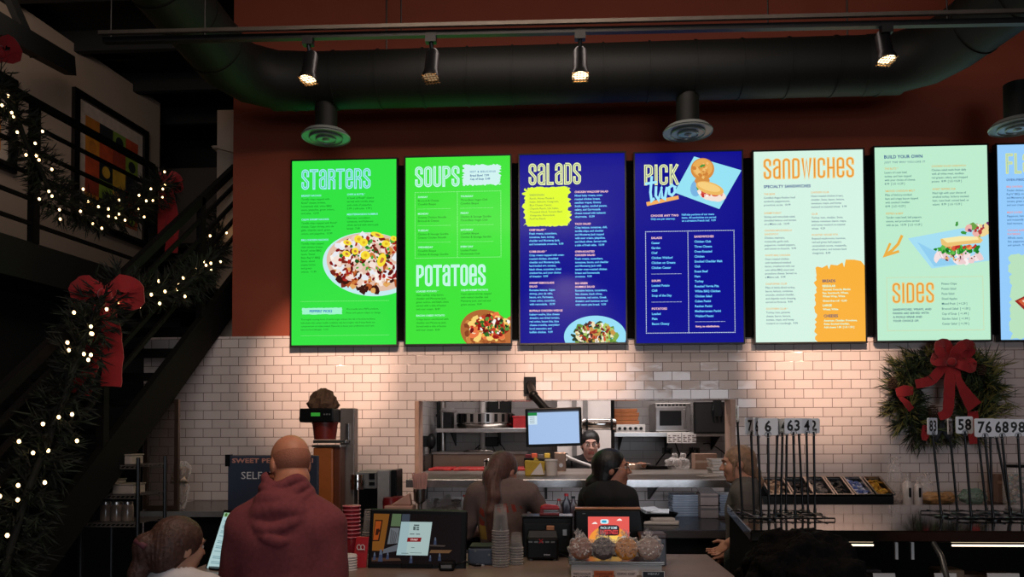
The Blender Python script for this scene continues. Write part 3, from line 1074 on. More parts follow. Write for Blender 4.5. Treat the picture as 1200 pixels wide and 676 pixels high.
it(11, 87.6, 'CHEF SALAD *', 'Fresh greens, cucumbers,|tomatoes, ham, turkey,|cheddar and Monterey Jack,|and homemade croutons.  9.99')
it(11, 112.8, 'COBB SALAD *', 'Crisp greens topped with oven-|roasted chicken, shredded|cheddar and Monterey Jack,|hard-boiled egg, tomato,|black olives, cucumber, dried|cranberries, and your choice|of dressing.  9.99')
it(11, 149.2, 'SHRIMP REMOULADE|SALAD', 'Romaine lettuce, Cajun|shrimp, pico de gallo,|bacon, egg, Parmesan,|green onion, cucumber,|with remoulade.  10.99')
it(11, 181.5, 'BUFFALO CHICKEN WEDGE', 'Iceberg wedge, blue cheese|dressing, sun-dried tomato,|red onion, bacon bits, blue|cheese crumble, everything|bagel seasoning, and|buffalo chicken.  9.99')
it(65, 44.2, 'CHICKEN WALDORF SALAD', 'Mixed baby greens, oven-|roasted chicken breast,|seedless grapes, Granny|Smith apples, candied pecans,|celery, and Gorgonzola|cheese tossed with balsamic|vinaigrette.  10.99')
it(65, 81.4, 'TACO SALAD', 'Crisp lettuce, tomatoes, chili,|tortilla chips, and cheddar|and Monterey Jack topped|with sour cream, jalapeños,|and black olives. Served with|a side of fresh salsa.  10.99')
it(65, 113.6, 'OVEN-ROASTED|CHICKEN SALAD', 'Fresh greens, cucumbers,|tomatoes, bacon, and cheddar|and Monterey Jack with|tender oven-roasted chicken|breast and homemade|croutons.  9.99')
it(65, 150.3, 'BIG GREEK|HUMMUS SALAD', 'Romaine lettuce, cucumbers,|feta cheese, black olives,|tomatoes, red onion, Greek|dressing, and hummus served|with warm pita bread.  9.99')
s.ell(88, 212, 36.5, 24, (150, 222, 246), 1.5, 0, 60)
s.blobs(60, 88, 213, 27, 17, [(40, 84, 30), (90, 140, 50), (26, 50, 26), (130, 170, 70)], 2, 4.5, 1.8, 21)
s.blobs(90, 88, 209, 22, 13, [(236, 226, 180), (170, 200, 96), (244, 240, 226), (200, 150, 70)], 1, 2.6, 2.2, 22)
s.blobs(60, 86, 207, 20, 11, [(150, 40, 28), (90, 30, 24), (206, 92, 50), (40, 24, 30)], 0.7, 1.8, 2.6, 23, 2)
s.done()
# ---- pick two
s = Screen((744, 180), (871.5, 401), 127, 222, BLUE, 'deep blue menu screen headed PICK TWO with a bagel sandwich')
s.title('PICK', 11, 51.7, 13.4, 37.7, YEL, (50, 60, 120), 0.16, 0.034, 0.25)
s.poly([(70.7, 4.9), (46.7, 46.6), (100, 67), (126.7, 22.3)], (150, 226, 244), 1.5)
s.poly([(13, 57.5), (14, 62), (52, 54.5), (51.5, 50.2)], (246, 176, 96), 3.4, s.head)
for st in ([(12, 36), (26, 34)], [(20, 27), (18.2, 46), (19.5, 56), (23, 53)], [(25, 39), (24.5, 50), (28, 55), (31.5, 41), (32, 52), (35.5, 54), (38, 40)], [(44.5, 38), (40.5, 41), (40.5, 48), (44, 50), (47.5, 46), (47, 40), (44.5, 38), (49, 41)]):
    s.stroke(st, 3.0, (160, 232, 255), 3.8)
s.ell(73, 42, 7, 10, (120, 180, 226), 1.8, 0.2, 24)
s.ell(80.5, 20, 14, 13, (214, 140, 60), 2.0, 0, 36)
s.ell(80.5, 18.5, 12, 10.5, (232, 170, 84), 2.1, 0, 36)
s.blobs(24, 80.5, 21, 11, 9, [(240, 190, 110), (206, 128, 52), (226, 156, 72)], 1, 3, 2.2, 31)
s.ell(80.5, 16, 3, 1.6, (70, 150, 60), 2.6, -.4, 12, .3)
s.ell(80, 33.5, 9, 5, (210, 140, 66), 2.0, 0, 24)
s.blobs(24, 80, 47, 13, 6, [(70, 160, 60), (110, 190, 80), (40, 120, 44)], 1, 2.4, 2.2, 32)
s.ell(91, 50, 17, 7.5, (244, 226, 214), 2.5, 0.25, 30, .05)
s.blobs(24, 90, 48, 14, 4.5, [(196, 40, 40), (236, 150, 130), (250, 240, 232), (220, 90, 70)], 1, 2.4, 2.6, 33, 2.4)
s.ell(89, 42.5, 17, 7, (236, 184, 96), 2.9, 0.3, 36)
s.ell(88, 41, 14, 4.5, (246, 206, 126), 3.0, 0.3, 30)
s.text(18.4, 73.4, 'CHOOSE ANY TWO', PINK, 3.4, bold=0.03, sp=1.1)
s.text(18.4, 77.2, 'Only one per category.', SKY, 3.1, bold=B)
s.text(55.3, 72.7, 'Half-size portions of our menu|items. All sandwiches are served|on a signature French loaf.  9.99', SKY, 3.1, 3.6, bold=B)
s.frame(12, 92, 117, 210.4, (226, 240, 255), 1.6, 0.42)
s.dots(62.4, 92, 62.4, 210.4, (226, 240, 255), 1.6, 0.42)
L5 = 5.8
s.text(18.8, 99.4, 'SALADS', PINK, 3.4, bold=0.03, sp=1.1)
s.text(18.8, 105.2, 'Caesar|Garden|Chef|Chicken Waldorf|Chicken on Greens|Chicken Caesar', SKY, 3.6, L5, B)
s.dots(19, 141.6, 54, 141.6, (226, 240, 255), 1.3, 0.3)
s.text(18.8, 149.5, 'SOUPS', PINK, 3.4, bold=0.03, sp=1.1)
s.text(18.8, 155, 'Loaded Potato|Chili|Soup of the Day', SKY, 3.6, L5, B)
s.dots(19, 174.3, 54, 174.3, (226, 240, 255), 1.3, 0.3)
s.text(18.8, 182, 'POTATOES', PINK, 3.4, bold=0.03, sp=1.1)
s.text(18.8, 187.9, 'Loaded|Plain|Bacon Cheesy', SKY, 3.6, L5, B)
s.text(69.9, 98.6, 'SANDWICHES', PINK, 3.4, bold=0.03, sp=1.1)
s.text(69.9, 104.4, 'Chicken Club|Three Cheese|Oven-Roasted|Chicken|Smoked Cheddar Melt|Club|Roast Beef|Ham|Turkey|Roasted Veggie Pita|White BBQ Chicken|Chicken Salad|Cuban Panini|Reuben Panini|Mediterranean Panini|Waldorf Panini', SKY, 3.6, 5.78, B)
s.dots(70.5, 197.7, 105, 197.7, (226, 240, 255), 1.3, 0.3)
s.text(70.5, 203, 'Sorry, no substitutions.', PINK, 3.0, bold=B)
s.done()
# ---- sandwiches
MINT, ORG, NAV = (214, 244, 228), (250, 178, 62), (30, 74, 120)
s = Screen((883, 178), (1014.5, 400), 130, 223, MINT, 'pale mint menu screen headed SANDWICHES with an orange patch')
s.title('SanDWICHeS', 11.5, 119.5, 8.2, 32.8, (248, 196, 110), (226, 132, 30), 0.155, 0.05)
s.text(11.6, 41.2, 'SPECIALTY SANDWICHES', (28, 66, 140), 4.6, bold=0.03, sp=1.08)
def it(x, y, h, t): s.item(x, y, h, t, (236, 170, 60), NAV, 3.2, 0.004, 3.0, 4.22, 0.01)
it(11.8, 50, 'THE BEAR', 'Certified Angus Reuben beef|sandwich, pepperoncini,|provolone, au jus.  10.99')
it(11.8, 72.3, 'SHRIMP POBOY', 'Shrimp and remoulade salad,|shredded lettuce, and tomato|on a Milano sub.  10.99')
it(12, 92.7, 'CHICKEN MOZZARELLA|SANDWICH', 'Chicken, marinara,|mozzarella, garlic aioli,|pepperoni, roasted peppers,|and onions on focaccia.  9.99')
it(12.2, 121.7, 'WHITE BBQ CHICKEN', 'Oven-roasted chicken|with hardwood smoked|bacon, smothered with our|own white BBQ sauce and|provolone cheese. Served on|a Milano sub.  9.99')
it(12.5, 155, 'CALIFORNIA CLUB', 'Piles of thinly-sliced turkey,|bacon, lettuce, tomatoes,|avocado, smoked cheddar,|and chipotle ranch dressing|served on focaccia.  9.99')
it(12.8, 184, 'SOUTHERN CLUB *', 'Turkey, ham, pimento|cheese, bacon, lettuce,|tomato, mayo, and honey|mustard on sourdough.  9.99')
it(68, 49, 'CHICKEN CLUB', 'Oven-roasted chicken breast,|cheddar, Swiss, bacon, lettuce,|tomatoes, mayo, and honey|mustard on toasted wheat.  9.99')
it(68.2, 74.2, 'CLUB', 'Turkey, ham, cheddar, Swiss,|lettuce, tomatoes, bacon, mayo,|and honey mustard on toasted|wheat.  9.29')
it(68.4, 98.6, 'ROASTED VEGGIE PITA', 'Roasted mushrooms, hummus,|red and green bell peppers,|caramelized onions, mozzarella,|sliced tomato, and tomato basil|vinaigrette.  8.49')
rr = random.Random(5)
pts = [(72 + rr.uniform(-2.4, 1.5), 137 + 86 * i / 30) for i in range(31)]
pts += [(128 + 3 + rr.uniform(-1, .3), 223 - 92 * i / 20) for i in range(20)]
pts += [(126, 130), (118, 128.2), (108, 128), (106, 137), (104, 131), (98, 134.5), (90, 133.5), (88, 139), (86, 134), (80, 137), (74, 135.5)]
s.poly(pts, ORG, 1.0, s.bgm)
s.text(80, 152.4, 'BREADS', NAV, 4.4, bold=0.025)
s.text(80, 158.3, 'REGULAR', WHT, 3.6, bold=0.035)
s.text(80, 162.4, 'Oatmeal, Focaccia, Marble|Rye, Sourdough, Wheat,|Wheat Wrap, White', WHT, 3.1, 3.95, 0.03)
s.text(80, 175.5, 'Gluten-free roll  +2.00', WHT, 3.1, bold=0.03)
s.text(80, 180.7, 'LARGE', WHT, 3.6, bold=0.035)
s.text(80, 185.3, 'Wheat, White', WHT, 3.1, bold=0.03)
s.text(81, 193, 'CHEESES', NAV, 4.4, bold=0.025)
s.text(81, 198.4, 'American, Cheddar, Provolone,|Swiss, Smoked Cheddar,|Add cheese 1.00  [ LG 1.50 ]', WHT, 3.05, 3.85, 0.03)
s.done()
# ---- build your own
MG = (190, 236, 206)
s = Screen((1024.5, 173), (1161, 398), 136, 225, MG, 'mint green menu screen headed BUILD YOUR OWN and SIDES')
s.text(11.8, 11.2, 'BUILD YOUR OWN', (24, 70, 140), 5.2, bold=0.025, sp=1.05)
s.text(12, 17.6, 'JUST THE WAY YOU LIKE IT', (40, 100, 130), 3.2, bold=0.01, sp=1.25)
def it(x, y, h, t): s.item(x, y, h, t, (226, 176, 76), (24, 92, 110), 3.35, 0.006, 3.1, 4.4, 0.01)
it(12, 25, 'THE BLITZ *', 'Layers of roast beef,|turkey, and ham topped|with your choice of cheese.|8.99  [ LG +3.29 ]')
it(12.4, 51.2, 'SMOKED CHEDDAR MELT', 'Piles of hickory-smoked|ham and crispy bacon topped|with smoked cheddar.|8.99  [ LG +3.29 ]')
it(12.8, 77.5, 'PEPPERS & BEEF', 'Tender roast beef, bell peppers,|onions, and provolone served|with au jus.  10.99  [ LG +3.29 ]')
it(69, 23.2, 'CHICKEN SALAD SANDWICH', 'Chicken salad made fresh daily|with all white meat, seedless|red grapes, celery, and chopped|pecans.  8.99  [ LG +3.29 ]')
it(69.5, 50, 'SWEET PEPPERS SUB', 'Piled high with your choice of|smoked turkey, hickory smoked|ham, roast beef, corned beef, or|salami.  8.99  [ LG +3.29 ]')
s.head = MB()
s.heads.append(s.head)
s.stroke([(32, 103), (27, 113), (20, 120), (11.5, 126)], 3.4, (236, 176, 70), 2)
s.stroke([(17.5, 112), (10.5, 126.5), (28, 121.5)], 3.0, (236, 176, 70), 2.2)
s.poly([(39, 106.7), (67, 142), (135.9, 134), (135.9, 96), (104, 96)], (166, 222, 244), 1.3)
s.poly([(50, 111), (70, 140), (100, 137)], (146, 206, 240), 1.4)
s.blobs(26, 124, 97, 14, 8, [(240, 214, 150), (236, 180, 170), (180, 60, 60), (250, 240, 226), (110, 160, 70), (120, 60, 110)], 1.5, 4, 1.7, 41)
s.ell(98, 91, 1.6, 3, (60, 150, 60), 1.9, .3, 10, .3)
s.ell(106, 101, 4, 2, (60, 150, 60), 1.9, .3, 10, .3)
s.blobs(30, 101, 129, 28, 6.5, [(244, 226, 226), (236, 206, 206), (250, 240, 240), (220, 180, 190)], 1.8, 4, 2.2, 42, 2.4)
s.blobs(14, 100, 130, 24, 4, [(120, 60, 60), (230, 170, 80), (90, 50, 50)], 0.6, 1.2, 2.5, 44, 3)
s.blobs(60, 101, 121, 30, 4.2, [(30, 130, 40), (70, 170, 60), (20, 90, 34), (100, 190, 80)], 1, 2.8, 2.6, 43)
s.blobs(16, 100, 117.5, 24, 1.5, [(220, 90, 60), (240, 150, 80), (190, 50, 44)], 1, 2, 2.9, 45, 2.6)
s.poly([(78, 108), (79, 114.5), (86, 117.5), (104, 115), (126, 113.5), (129, 110), (124, 106), (102, 105)], (236, 196, 120), 3.2)
s.poly([(80, 107.5), (86, 112.5), (104, 111), (124, 109.5), (122, 106), (102, 105)], (248, 234, 170), 3.4)
s.frame(12.5, 152, 128, 213.5, (236, 196, 120), 1.9, 0.36)
s.title('SIDeS', 18.8, 69.4, 157.8, 182, (246, 196, 110), (222, 136, 40), 0.155, 0.05)
s.text(19.4, 189, 'SANDWICHES, WRAPS, AND|PANINI ARE SERVED WITH|A PICKLE SPEAR AND|YOUR CHOICE OF:', (24, 84, 116), 3.3, 4.4, 0.02, 1.12)
s.text(78.4, 159.8, 'Potato Chips|Potato Salad|Pasta Salad|Sliced Apples|Mixed Fruit  [ +1.29 ]|Broccoli Salad  [ +1.00 ]|Cup of Soup  [ +1.49 ]|Garden Salad  [ +1.99 ]|Caesar Salad  [ +1.99 ]', (24, 92, 110), 3.5, 5.78, 0.006)
s.done()
# ---- flatbreads
LB = (150, 204, 252)
s = Screen((1168, 170), (1304, 397), 136, 227, LB, 'light blue menu screen cut by the right edge, headed FLATBREADS')
s.title('FLaTBReaDS', 10.5, 118, 10, 34, (214, 226, 150), (120, 190, 210), 0.165, 0.034)
s.text(11, 41, 'OVEN-FIRED FLATBREADS', (28, 66, 140), 3.6, bold=0.02, sp=1.15)
def it(x, y, h, t): s.item(x, y, h, t, (244, 140, 120), (30, 80, 140), 3.3, 0.006, 3.0, 4.25, 0.015)
it(11, 49, 'BBQ CHICKEN', 'Tender chicken, Sweet Baby|Ray*s* BBQ, mozzarella|and Monterey Jack, bacon,|tomato, green onions,|and sour cream.  9.99')
it(11, 79, "MEAT LOVERS", 'Pepperoni, ham, bacon,|and mozzarella with|basil marinara.  9.99')
it(11, 100, 'CHICKEN ALFREDO|FLATBREAD', 'Alfredo sauce, chicken,|feta, pepperoncini,|and spinach.  9.99')
s.brush(12, 134, 128, 226, (186, 226, 190), 77, 3, 30)
s.poly([(18, 182), (44, 206), (90, 190), (66, 160)], (150, 44, 36), 1.5)
s.poly([(22, 182), (44, 201), (84, 188), (66, 164)], (206, 96, 60), 1.7)
s.poly([(27, 182), (45, 196), (80, 186), (66, 168)], (244, 226, 206), 1.9)
s.blobs(40, 54, 182, 20, 9, [(190, 60, 40), (240, 220, 180), (90, 140, 60), (220, 150, 80)], 1, 3, 2.2, 51)
s.done()
# ------------------------------------------------------------------ people
class SDF:
    def __init__(s, lo, hi, h):
        s.lo, s.h = np.array(lo, float), h
        n = np.ceil((np.array(hi) - s.lo) / h).astype(int) + 1
        s.n = n
        s.d = np.full(n, 0.6, dtype=np.float32)
        s.ax = [(s.lo[i] + h * np.arange(n[i])).astype(np.float32) for i in range(3)]

    def win(s, lo, hi, pad):
        sl = []
        for i in range(3):
            a = int(max(0, math.floor((lo[i] - pad - s.lo[i]) / s.h)))
            c = int(min(s.n[i], math.ceil((hi[i] + pad - s.lo[i]) / s.h) + 1))
            if c <= a:
                return None, None
            sl.append(slice(a, c))
        g = np.meshgrid(s.ax[0][sl[0]], s.ax[1][sl[1]], s.ax[2][sl[2]], indexing='ij')
        return tuple(sl), g

    def mix(s, sl, x, k, sub):
        d = s.d[sl]
        if sub:
            x = -x
            h = np.clip(.5 - .5 * (d - x) / k, 0, 1)
            s.d[sl] = d * (1 - h) + x * h + k * h * (1 - h)
        else:
            h = np.clip(.5 + .5 * (d - x) / k, 0, 1)
            s.d[sl] = d * (1 - h) + x * h - k * h * (1 - h)

    def cap(s, a, b, ra, rb=None, k=.02, sub=False):
        rb = ra if rb is None else rb
        a, b = np.array(a, float), np.array(b, float)
        R = max(ra, rb)
        sl, g = s.win(np.minimum(a, b) - R, np.maximum(a, b) + R, k + 3 * s.h + .02)
        if sl is None:
            return s
        ba = b - a
        L = max(1e-9, ba @ ba)
        t = np.clip(((g[0] - a[0]) * ba[0] + (g[1] - a[1]) * ba[1] + (g[2] - a[2]) * ba[2]) / L, 0, 1)
        q = np.sqrt((g[0] - a[0] - t * ba[0]) ** 2 + (g[1] - a[1] - t * ba[1]) ** 2 + (g[2] - a[2] - t * ba[2]) ** 2)
        s.mix(sl, q - (ra + (rb - ra) * t), k, sub)
        return s

    def ell(s, c, r, R=None, k=.02, sub=False):
        c, r = np.array(c, float), np.array(r, float)
        m = r.max()
        sl, g = s.win(c - m, c + m, k + 3 * s.h + .02)
        if sl is None:
            return s
        x = [g[i] - c[i] for i in range(3)]
        if R is not None:
            R = np.array(R)
            x = [R[0, i] * x[0] + R[1, i] * x[1] + R[2, i] * x[2] for i in range(3)]
        k0 = np.sqrt(sum((x[i] / r[i]) ** 2 for i in range(3)))
        k1 = np.sqrt(sum((x[i] / r[i] ** 2) ** 2 for i in range(3))) + 1e-6
        s.mix(sl, k0 * (k0 - 1) / k1, k, sub)
        return s

    def cut(s, p, n, keep=True):
        """keep only the side of the plane where (x-p).n < 0"""
        g = np.meshgrid(*s.ax, indexing='ij')
        q = sum((g[i] - p[i]) * n[i] for i in range(3))
        s.d = np.maximum(s.d, q)
        return s

    def folds(s, amp, fr=22.0, seed=0):
        g = np.meshgrid(*s.ax, indexing='ij')
        a = np.sin(g[0] * fr + 3 * np.sin(g[2] * fr * .45 + seed) + seed) * np.sin(g[2] * fr * .8 + 2.2 * np.sin(g[0] * fr * .5 + g[1] * fr * .7) + seed * 2)
        c = np.sin(g[2] * fr * 1.9 + 4 * np.sin(g[0] * fr * .3 + seed) + g[1] * fr)
        s.d = s.d + (a * amp + c * amp * .4).astype(np.float32)
        return s

    def strands(s, amp, fr, c, seed=0):
        g = np.meshgrid(*s.ax, indexing='ij')
        w = np.arctan2(g[0] - c[0], g[1] - c[1])
        s.d = s.d + (amp * np.sin(w * fr + 2 * np.sin(g[2] * 30 + seed)) + amp * .6 * np.sin(w * fr * 2.3 + g[2] * 25 + seed)).astype(np.float32)
        return s

    def mesh(s):
        d = s.d
        ins = d < 0
        nx, ny, nz = d.shape
        cnt = np.zeros((nx - 1, ny - 1, nz - 1), np.int8)
        for i in (0, 1):
            for j in (0, 1):
                for k in (0, 1):
                    cnt += ins[i:nx - 1 + i, j:ny - 1 + j, k:nz - 1 + k]
        act = (cnt > 0) & (cnt < 8)
        ii = np.argwhere(act)
        idx = np.full(act.shape, -1, np.int64)
        idx[act] = np.arange(len(ii))
        acc = np.zeros((len(ii), 3))
        num = np.zeros(len(ii))
        cs = [(0, 0, 0), (1, 0, 0), (0, 1, 0), (1, 1, 0), (0, 0, 1), (1, 0, 1), (0, 1, 1), (1, 1, 1)]
        for a in range(8):
            for b in range(a + 1, 8):
                if sum(abs(cs[a][q] - cs[b][q]) for q in range(3)) != 1:
                    continue
                da = d[ii[:, 0] + cs[a][0], ii[:, 1] + cs[a][1], ii[:, 2] + cs[a][2]]
                db = d[ii[:, 0] + cs[b][0], ii[:, 1] + cs[b][1], ii[:, 2] + cs[b][2]]
                m = (da < 0) != (db < 0)
                t = np.where(m, da / np.where(m, da - db, 1), 0)
                for q in range(3):
                    acc[:, q] += np.where(m, cs[a][q] + t * (cs[b][q] - cs[a][q]), 0)
                num += m
        V = s.lo + s.h * (ii + acc / num[:, None])
        Fs = []
        for ax in range(3):
            a = [slice(None)] * 3
            b = [slice(None)] * 3
            a[ax], b[ax] = slice(0, -1), slice(1, None)
            m = ins[tuple(a)] != ins[tuple(b)]
            o1, o2 = [q for q in range(3) if q != ax]
            e = np.argwhere(m)
            e = e[(e[:, o1] > 0) & (e[:, o2] > 0) & (e[:, o1] < d.shape[o1] - 1) & (e[:, o2] < d.shape[o2] - 1)]
            def at(d1, d2):
                c = e.copy()
                c[:, o1] += d1
                c[:, o2] += d2
                return idx[c[:, 0], c[:, 1], c[:, 2]]
            q = np.stack([at(-1, -1), at(0, -1), at(0, 0), at(-1, 0)], 1)
            flip = ins[e[:, 0], e[:, 1], e[:, 2]]
            if ax == 1:
                flip = ~flip
            q[~flip] = q[~flip][:, ::-1]
            Fs.append(q)
        return V, np.concatenate(Fs)


def sdf_obj(name, sdf, mats, parent, mfun=None, keep=None):
    V, Fq = sdf.mesh()
    if keep is not None:
        cen = V[Fq].mean(1)
        Fq = Fq[keep(cen)]
        used = np.unique(Fq)
        mp = np.full(len(V), -1)
        mp[used] = np.arange(len(used))
        V, Fq = V[used], mp[Fq]
    mi = None
    if mfun is not None:
        mi = mfun(V[Fq].mean(1)).astype(int)
    return link_mesh(name, V, Fq.tolist(), mats, parent, mi, 180)


def Rz(a): return np.array(Matrix.Rotation(a, 3, 'Z'))
def Rx(a): return np.array(Matrix.Rotation(a, 3, 'X'))
def Ry(a): return np.array(Matrix.Rotation(a, 3, 'Y'))
A = lambda *v: np.array(v, float)


class Person:
    """local frame: x right, y forward, z up; built at 1.70 m and scaled by k"""
    def __init__(s, label, loc, rotz, H, pose, group=None):
        s.t = thing('person', label, 'person', loc, rotz)
        s.k = k = H / 1.70
        J = dict(pelvis=A(0, 0, .93), waist=A(0, 0, 1.06), chest=A(0, 0, 1.26), neck=A(0, -.01, 1.43), head=A(0, .015, 1.585),
                 shL=A(-.175, -.005, 1.39), shR=A(.175, -.005, 1.39), elL=A(-.24, -.02, 1.11), elR=A(.24, -.02, 1.11),
                 wrL=A(-.23, .1, .90), wrR=A(.23, .1, .90),
                 hipL=A(-.09, 0, .90), hipR=A(.09, 0, .90), knL=A(-.10, .02, .49), knR=A(.10, .02, .49), anL=A(-.11, -.02, .08), anR=A(.11, -.02, .08))
        J.update({q: A(*v) for q, v in pose.items() if q in J})
        s.J = {q: v * k for q, v in J.items()}
        s.hy, s.hp, s.hr = [math.radians(v) for v in pose.get('look', (0, 0, 0))]
        s.HR = Rz(s.hy) @ Rx(s.hp) @ Ry(s.hr)
        s.hs = k * pose.get('hscale', 1.0)
        s.w = pose.get('wide', 1.0)
        pts = np.array(list(s.J.values()))
        s.lo = pts.min(0) - A(.22, .26, .10) * max(1, k)
        s.lo[2] = -.005
        s.hi = pts.max(0) + A(.22, .28, .20) * max(1, k)

    def hp_(s, x, y, z):
        return s.J['head'] + s.HR @ (A(x, y, z) * s.hs)

    def torso(s, f, g=0.0):
        J, k, w = s.J, s.k, s.w
        f.ell(J['pelvis'], A(.165 * w, .12 * w, .13) * k + g, k=.03)
        f.ell(J['waist'] * .5 + J['pelvis'] * .5 + A(0, .0, .04) * k, A(.145 * w, .105 * w, .13) * k + g, k=.05)
        f.ell(J['waist'] * .4 + J['chest'] * .6, A(.155 * w, .105 * w, .16) * k + g, k=.05)
        f.ell(J['chest'] + A(0, -.005, .03) * k, A(.17 * w, .11 * w, .15) * k + g, k=.05)
        f.cap(J['shL'] * .85 + J['shR'] * .15 + A(0, 0, .0) * k, J['shR'] * .85 + J['shL'] * .15, .062 * k + g, k=.05)
        f.cap(J['shL'] * .72 + J['neck'] * .28, J['neck'] + A(0, -.005, .02) * k, .05 * k + g, .05 * k + g, k=.05)
        f.cap(J['shR'] * .72 + J['neck'] * .28, J['neck'] + A(0, -.005, .02) * k, .05 * k + g, .05 * k + g, k=.05)

    def arm(s, f, sd, upto=1.0, g=0.0, k_=.03):
        J, k = s.J, s.k
        a, b, c = J['sh' + sd], J['el' + sd], J['wr' + sd]
        f.cap(a, b, .056 * k * s.w + g, .042 * k * s.w + g, k=k_)
        if upto > .5:
            e = b + (c - b) * (upto - .5) * 2
            f.cap(b, e, .042 * k + g, (.042 - .015 * (upto - .5) * 2) * k + g, k=.02)

    def legs(s, f, g=0.0):
        J, k = s.J, s.k
        for q in 'LR':
            f.cap(J['hip' + q], J['kn' + q], .085 * k + g, .058 * k + g, k=.03)
            f.cap(J['kn' + q], J['an' + q], .055 * k + g, .036 * k + g, k=.03)

    def hand(s, f, sd, d, t, curl=.5):
        """d: along the hand, t: towards the thumb side"""
        d, t = A(*d) / np.linalg.norm(d), A(*t)
        t = t - d * (t @ d)
        t /= np.linalg.norm(t)
        n = np.cross(d, t) * (1 if sd == 'L' else -1)
        k, w = s.k, s.J['wr' + sd]
        R = np.stack([t, d, n], 1)
        f.ell(w + d * .048 * k, A(.040, .05, .015) * k, R, k=.012)
        for i, (o, L) in enumerate(((.030, .072), (.010, .080), (-.011, .074), (-.031, .058))):
            b = w + (d * .084 + t * o) * k
            c1 = curl * .9
            p1 = b + (d * math.cos(c1) - n * math.sin(c1)) * L * .5 * k
            c2 = curl * 2.0
            p2 = p1 + (d * math.cos(c2) - n * math.sin(c2)) * L * .5 * k
            f.cap(b, p1, .0088 * k, .008 * k, k=.003)
            f.cap(p1, p2, .008 * k, .0068 * k, k=.003)
        b = w + (d * .025 + t * .032) * k
        p1 = b + (d * .03 + t * .03 - n * .012) * k
        p2 = p1 + (d * .03 + t * .004 - n * .012) * k
        f.cap(b, p1, .012 * k, .0105 * k, k=.008)
        f.cap(p1, p2, .0105 * k, .008 * k, k=.004)

    def headshape(s, f, neck=.052):
        R, hs, q = s.HR, s.hs, s.hp_
        f.cap(s.J['neck'] + A(0, 0, -.02) * s.k, q(0, -.025, -.065), neck * s.k * 1.06, neck * s.k * .95, k=.03)
        f.ell(q(0, -.012, .035), A(.076, .096, .088) * hs, R, k=.02)
        f.ell(q(0, .022, -.042), A(.060, .070, .078) * hs, R, k=.03)
        f.ell(q(0, .064, -.096), A(.026, .022, .020) * hs, R, k=.02)
        f.ell(q(.033, .062, -.02), A(.026, .026, .03) * hs, R, k=.02)
        f.ell(q(-.033, .062, -.02), A(.026, .026, .03) * hs, R, k=.02)
        f.cap(q(-.032, .078, .032), q(.032, .078, .032), .013 * hs, k=.015)
        for x in (-.031, .031):
            f.ell(q(x, .099, .010), A(.017, .014, .010) * hs, R, k=.012, sub=True)
        f.cap(q(0, .088, .016), q(0, .111, -.022), .008 * hs, .012 * hs, k=.012)
        f.ell(q(.012, .096, -.027), A(.009, .011, .008) * hs, R, k=.008)
        f.ell(q(-.012, .096, -.027), A(.009, .011, .008) * hs, R, k=.008)
        f.cap(q(-.017, .086, -.055), q(.017, .086, -.055), .0075 * hs, k=.007)
        f.cap(q(-.015, .085, -.067), q(.015, .085, -.067), .0085 * hs, k=.007)
        for x in (-.077, .077):
            f.ell(q(x, -.008, -.004), A(.010, .021, .032) * hs, R, k=.006)

    def body(s, skin, lips, hands=None, h=.0065, legs=True, extra=None, neck=.052):
        f = SDF(s.lo, s.hi, h)
        s.torso(f)
        if legs:
            s.legs(f)
            for q in 'LR':
                f.cap(s.J['an' + q] - A(0, .03, .035) * s.k, s.J['an' + q] + A(0, .13, -.045) * s.k, .036 * s.k, .03 * s.k, k=.03)
        for q in 'LR':
            s.arm(f, q)
        s.headshape(f, neck)
        for q, (d, t, c) in (hands or {'L': ((0, .4, -1), (.6, 1, 0), .5), 'R': ((0, .4, -1), (-.6, 1, 0), .5)}).items():
            s.hand(f, q, d, t, c)
        if extra:
            extra(f)
        lc = s.hp_(0, .092, -.061)
        def mf(c):
            r = (c - lc) @ s.HR
            return ((np.abs(r[:, 0]) < .024 * s.hs) & (np.abs(r[:, 2]) < .0125 * s.hs) & (np.abs(r[:, 1]) < .02 * s.hs)).astype(int)
        s.b = sdf_obj('body', f, [skin, lips], s.t, mf)
        m = MB()
        for x in (-.031, .031):
            R = Matrix(s.HR.tolist())
            m.sph(s.hp_(x, .079, .010), (.0125 * s.hs, .0125 * s.hs, .0105 * s.hs), 12, 8, 0, R)
            m.sph(s.hp_(x, .0868, .010), (.0058 * s.hs, .0058 * s.hs, .0058 * s.hs), 10, 6, 1, R)
        m.build('eyes', [M('eye_white', '#d8d0c8', .3), M('iris', '#2a1c14', .2)], s.t, smooth=180, local=True)
        return s

    def brows(s, mat):
        m = MB()
        for x in (-1, 1):
            m.tube([Vector(s.hp_(x * .014, .0945, .030)), Vector(s.hp_(x * .032, .0925, .037)), Vector(s.hp_(x * .052, .078, .030))], [.004 * s.hs, .0045 * s.hs, .002 * s.hs], 8)
        m.build('eyebrows', mat, s.t, smooth=180, local=True)

    def glasses(s, mat):
        m = MB()
        for x in (-1, 1):
            pts = [Vector(s.hp_(x * .034 + .024 * math.cos(a), .106, .008 + .018 * math.sin(a))) for a in [2 * math.pi * i / 16 for i in range(16)]]
            m.tube(pts, .0022 * s.hs, 6, closed=True)
            m.tube([Vector(s.hp_(x * .058, .104, .012)), Vector(s.hp_(x * .078, .06, .012)), Vector(s.hp_(x * .082, -.01, .006))], .0018 * s.hs, 6)
        m.tube([Vector(s.hp_(-.011, .108, .012)), Vector(s.hp_(0, .114, .014)), Vector(s.hp_(.011, .108, .012))], .0018 * s.hs, 6)
        m.build('glasses', mat, s.t, smooth=180, local=True)

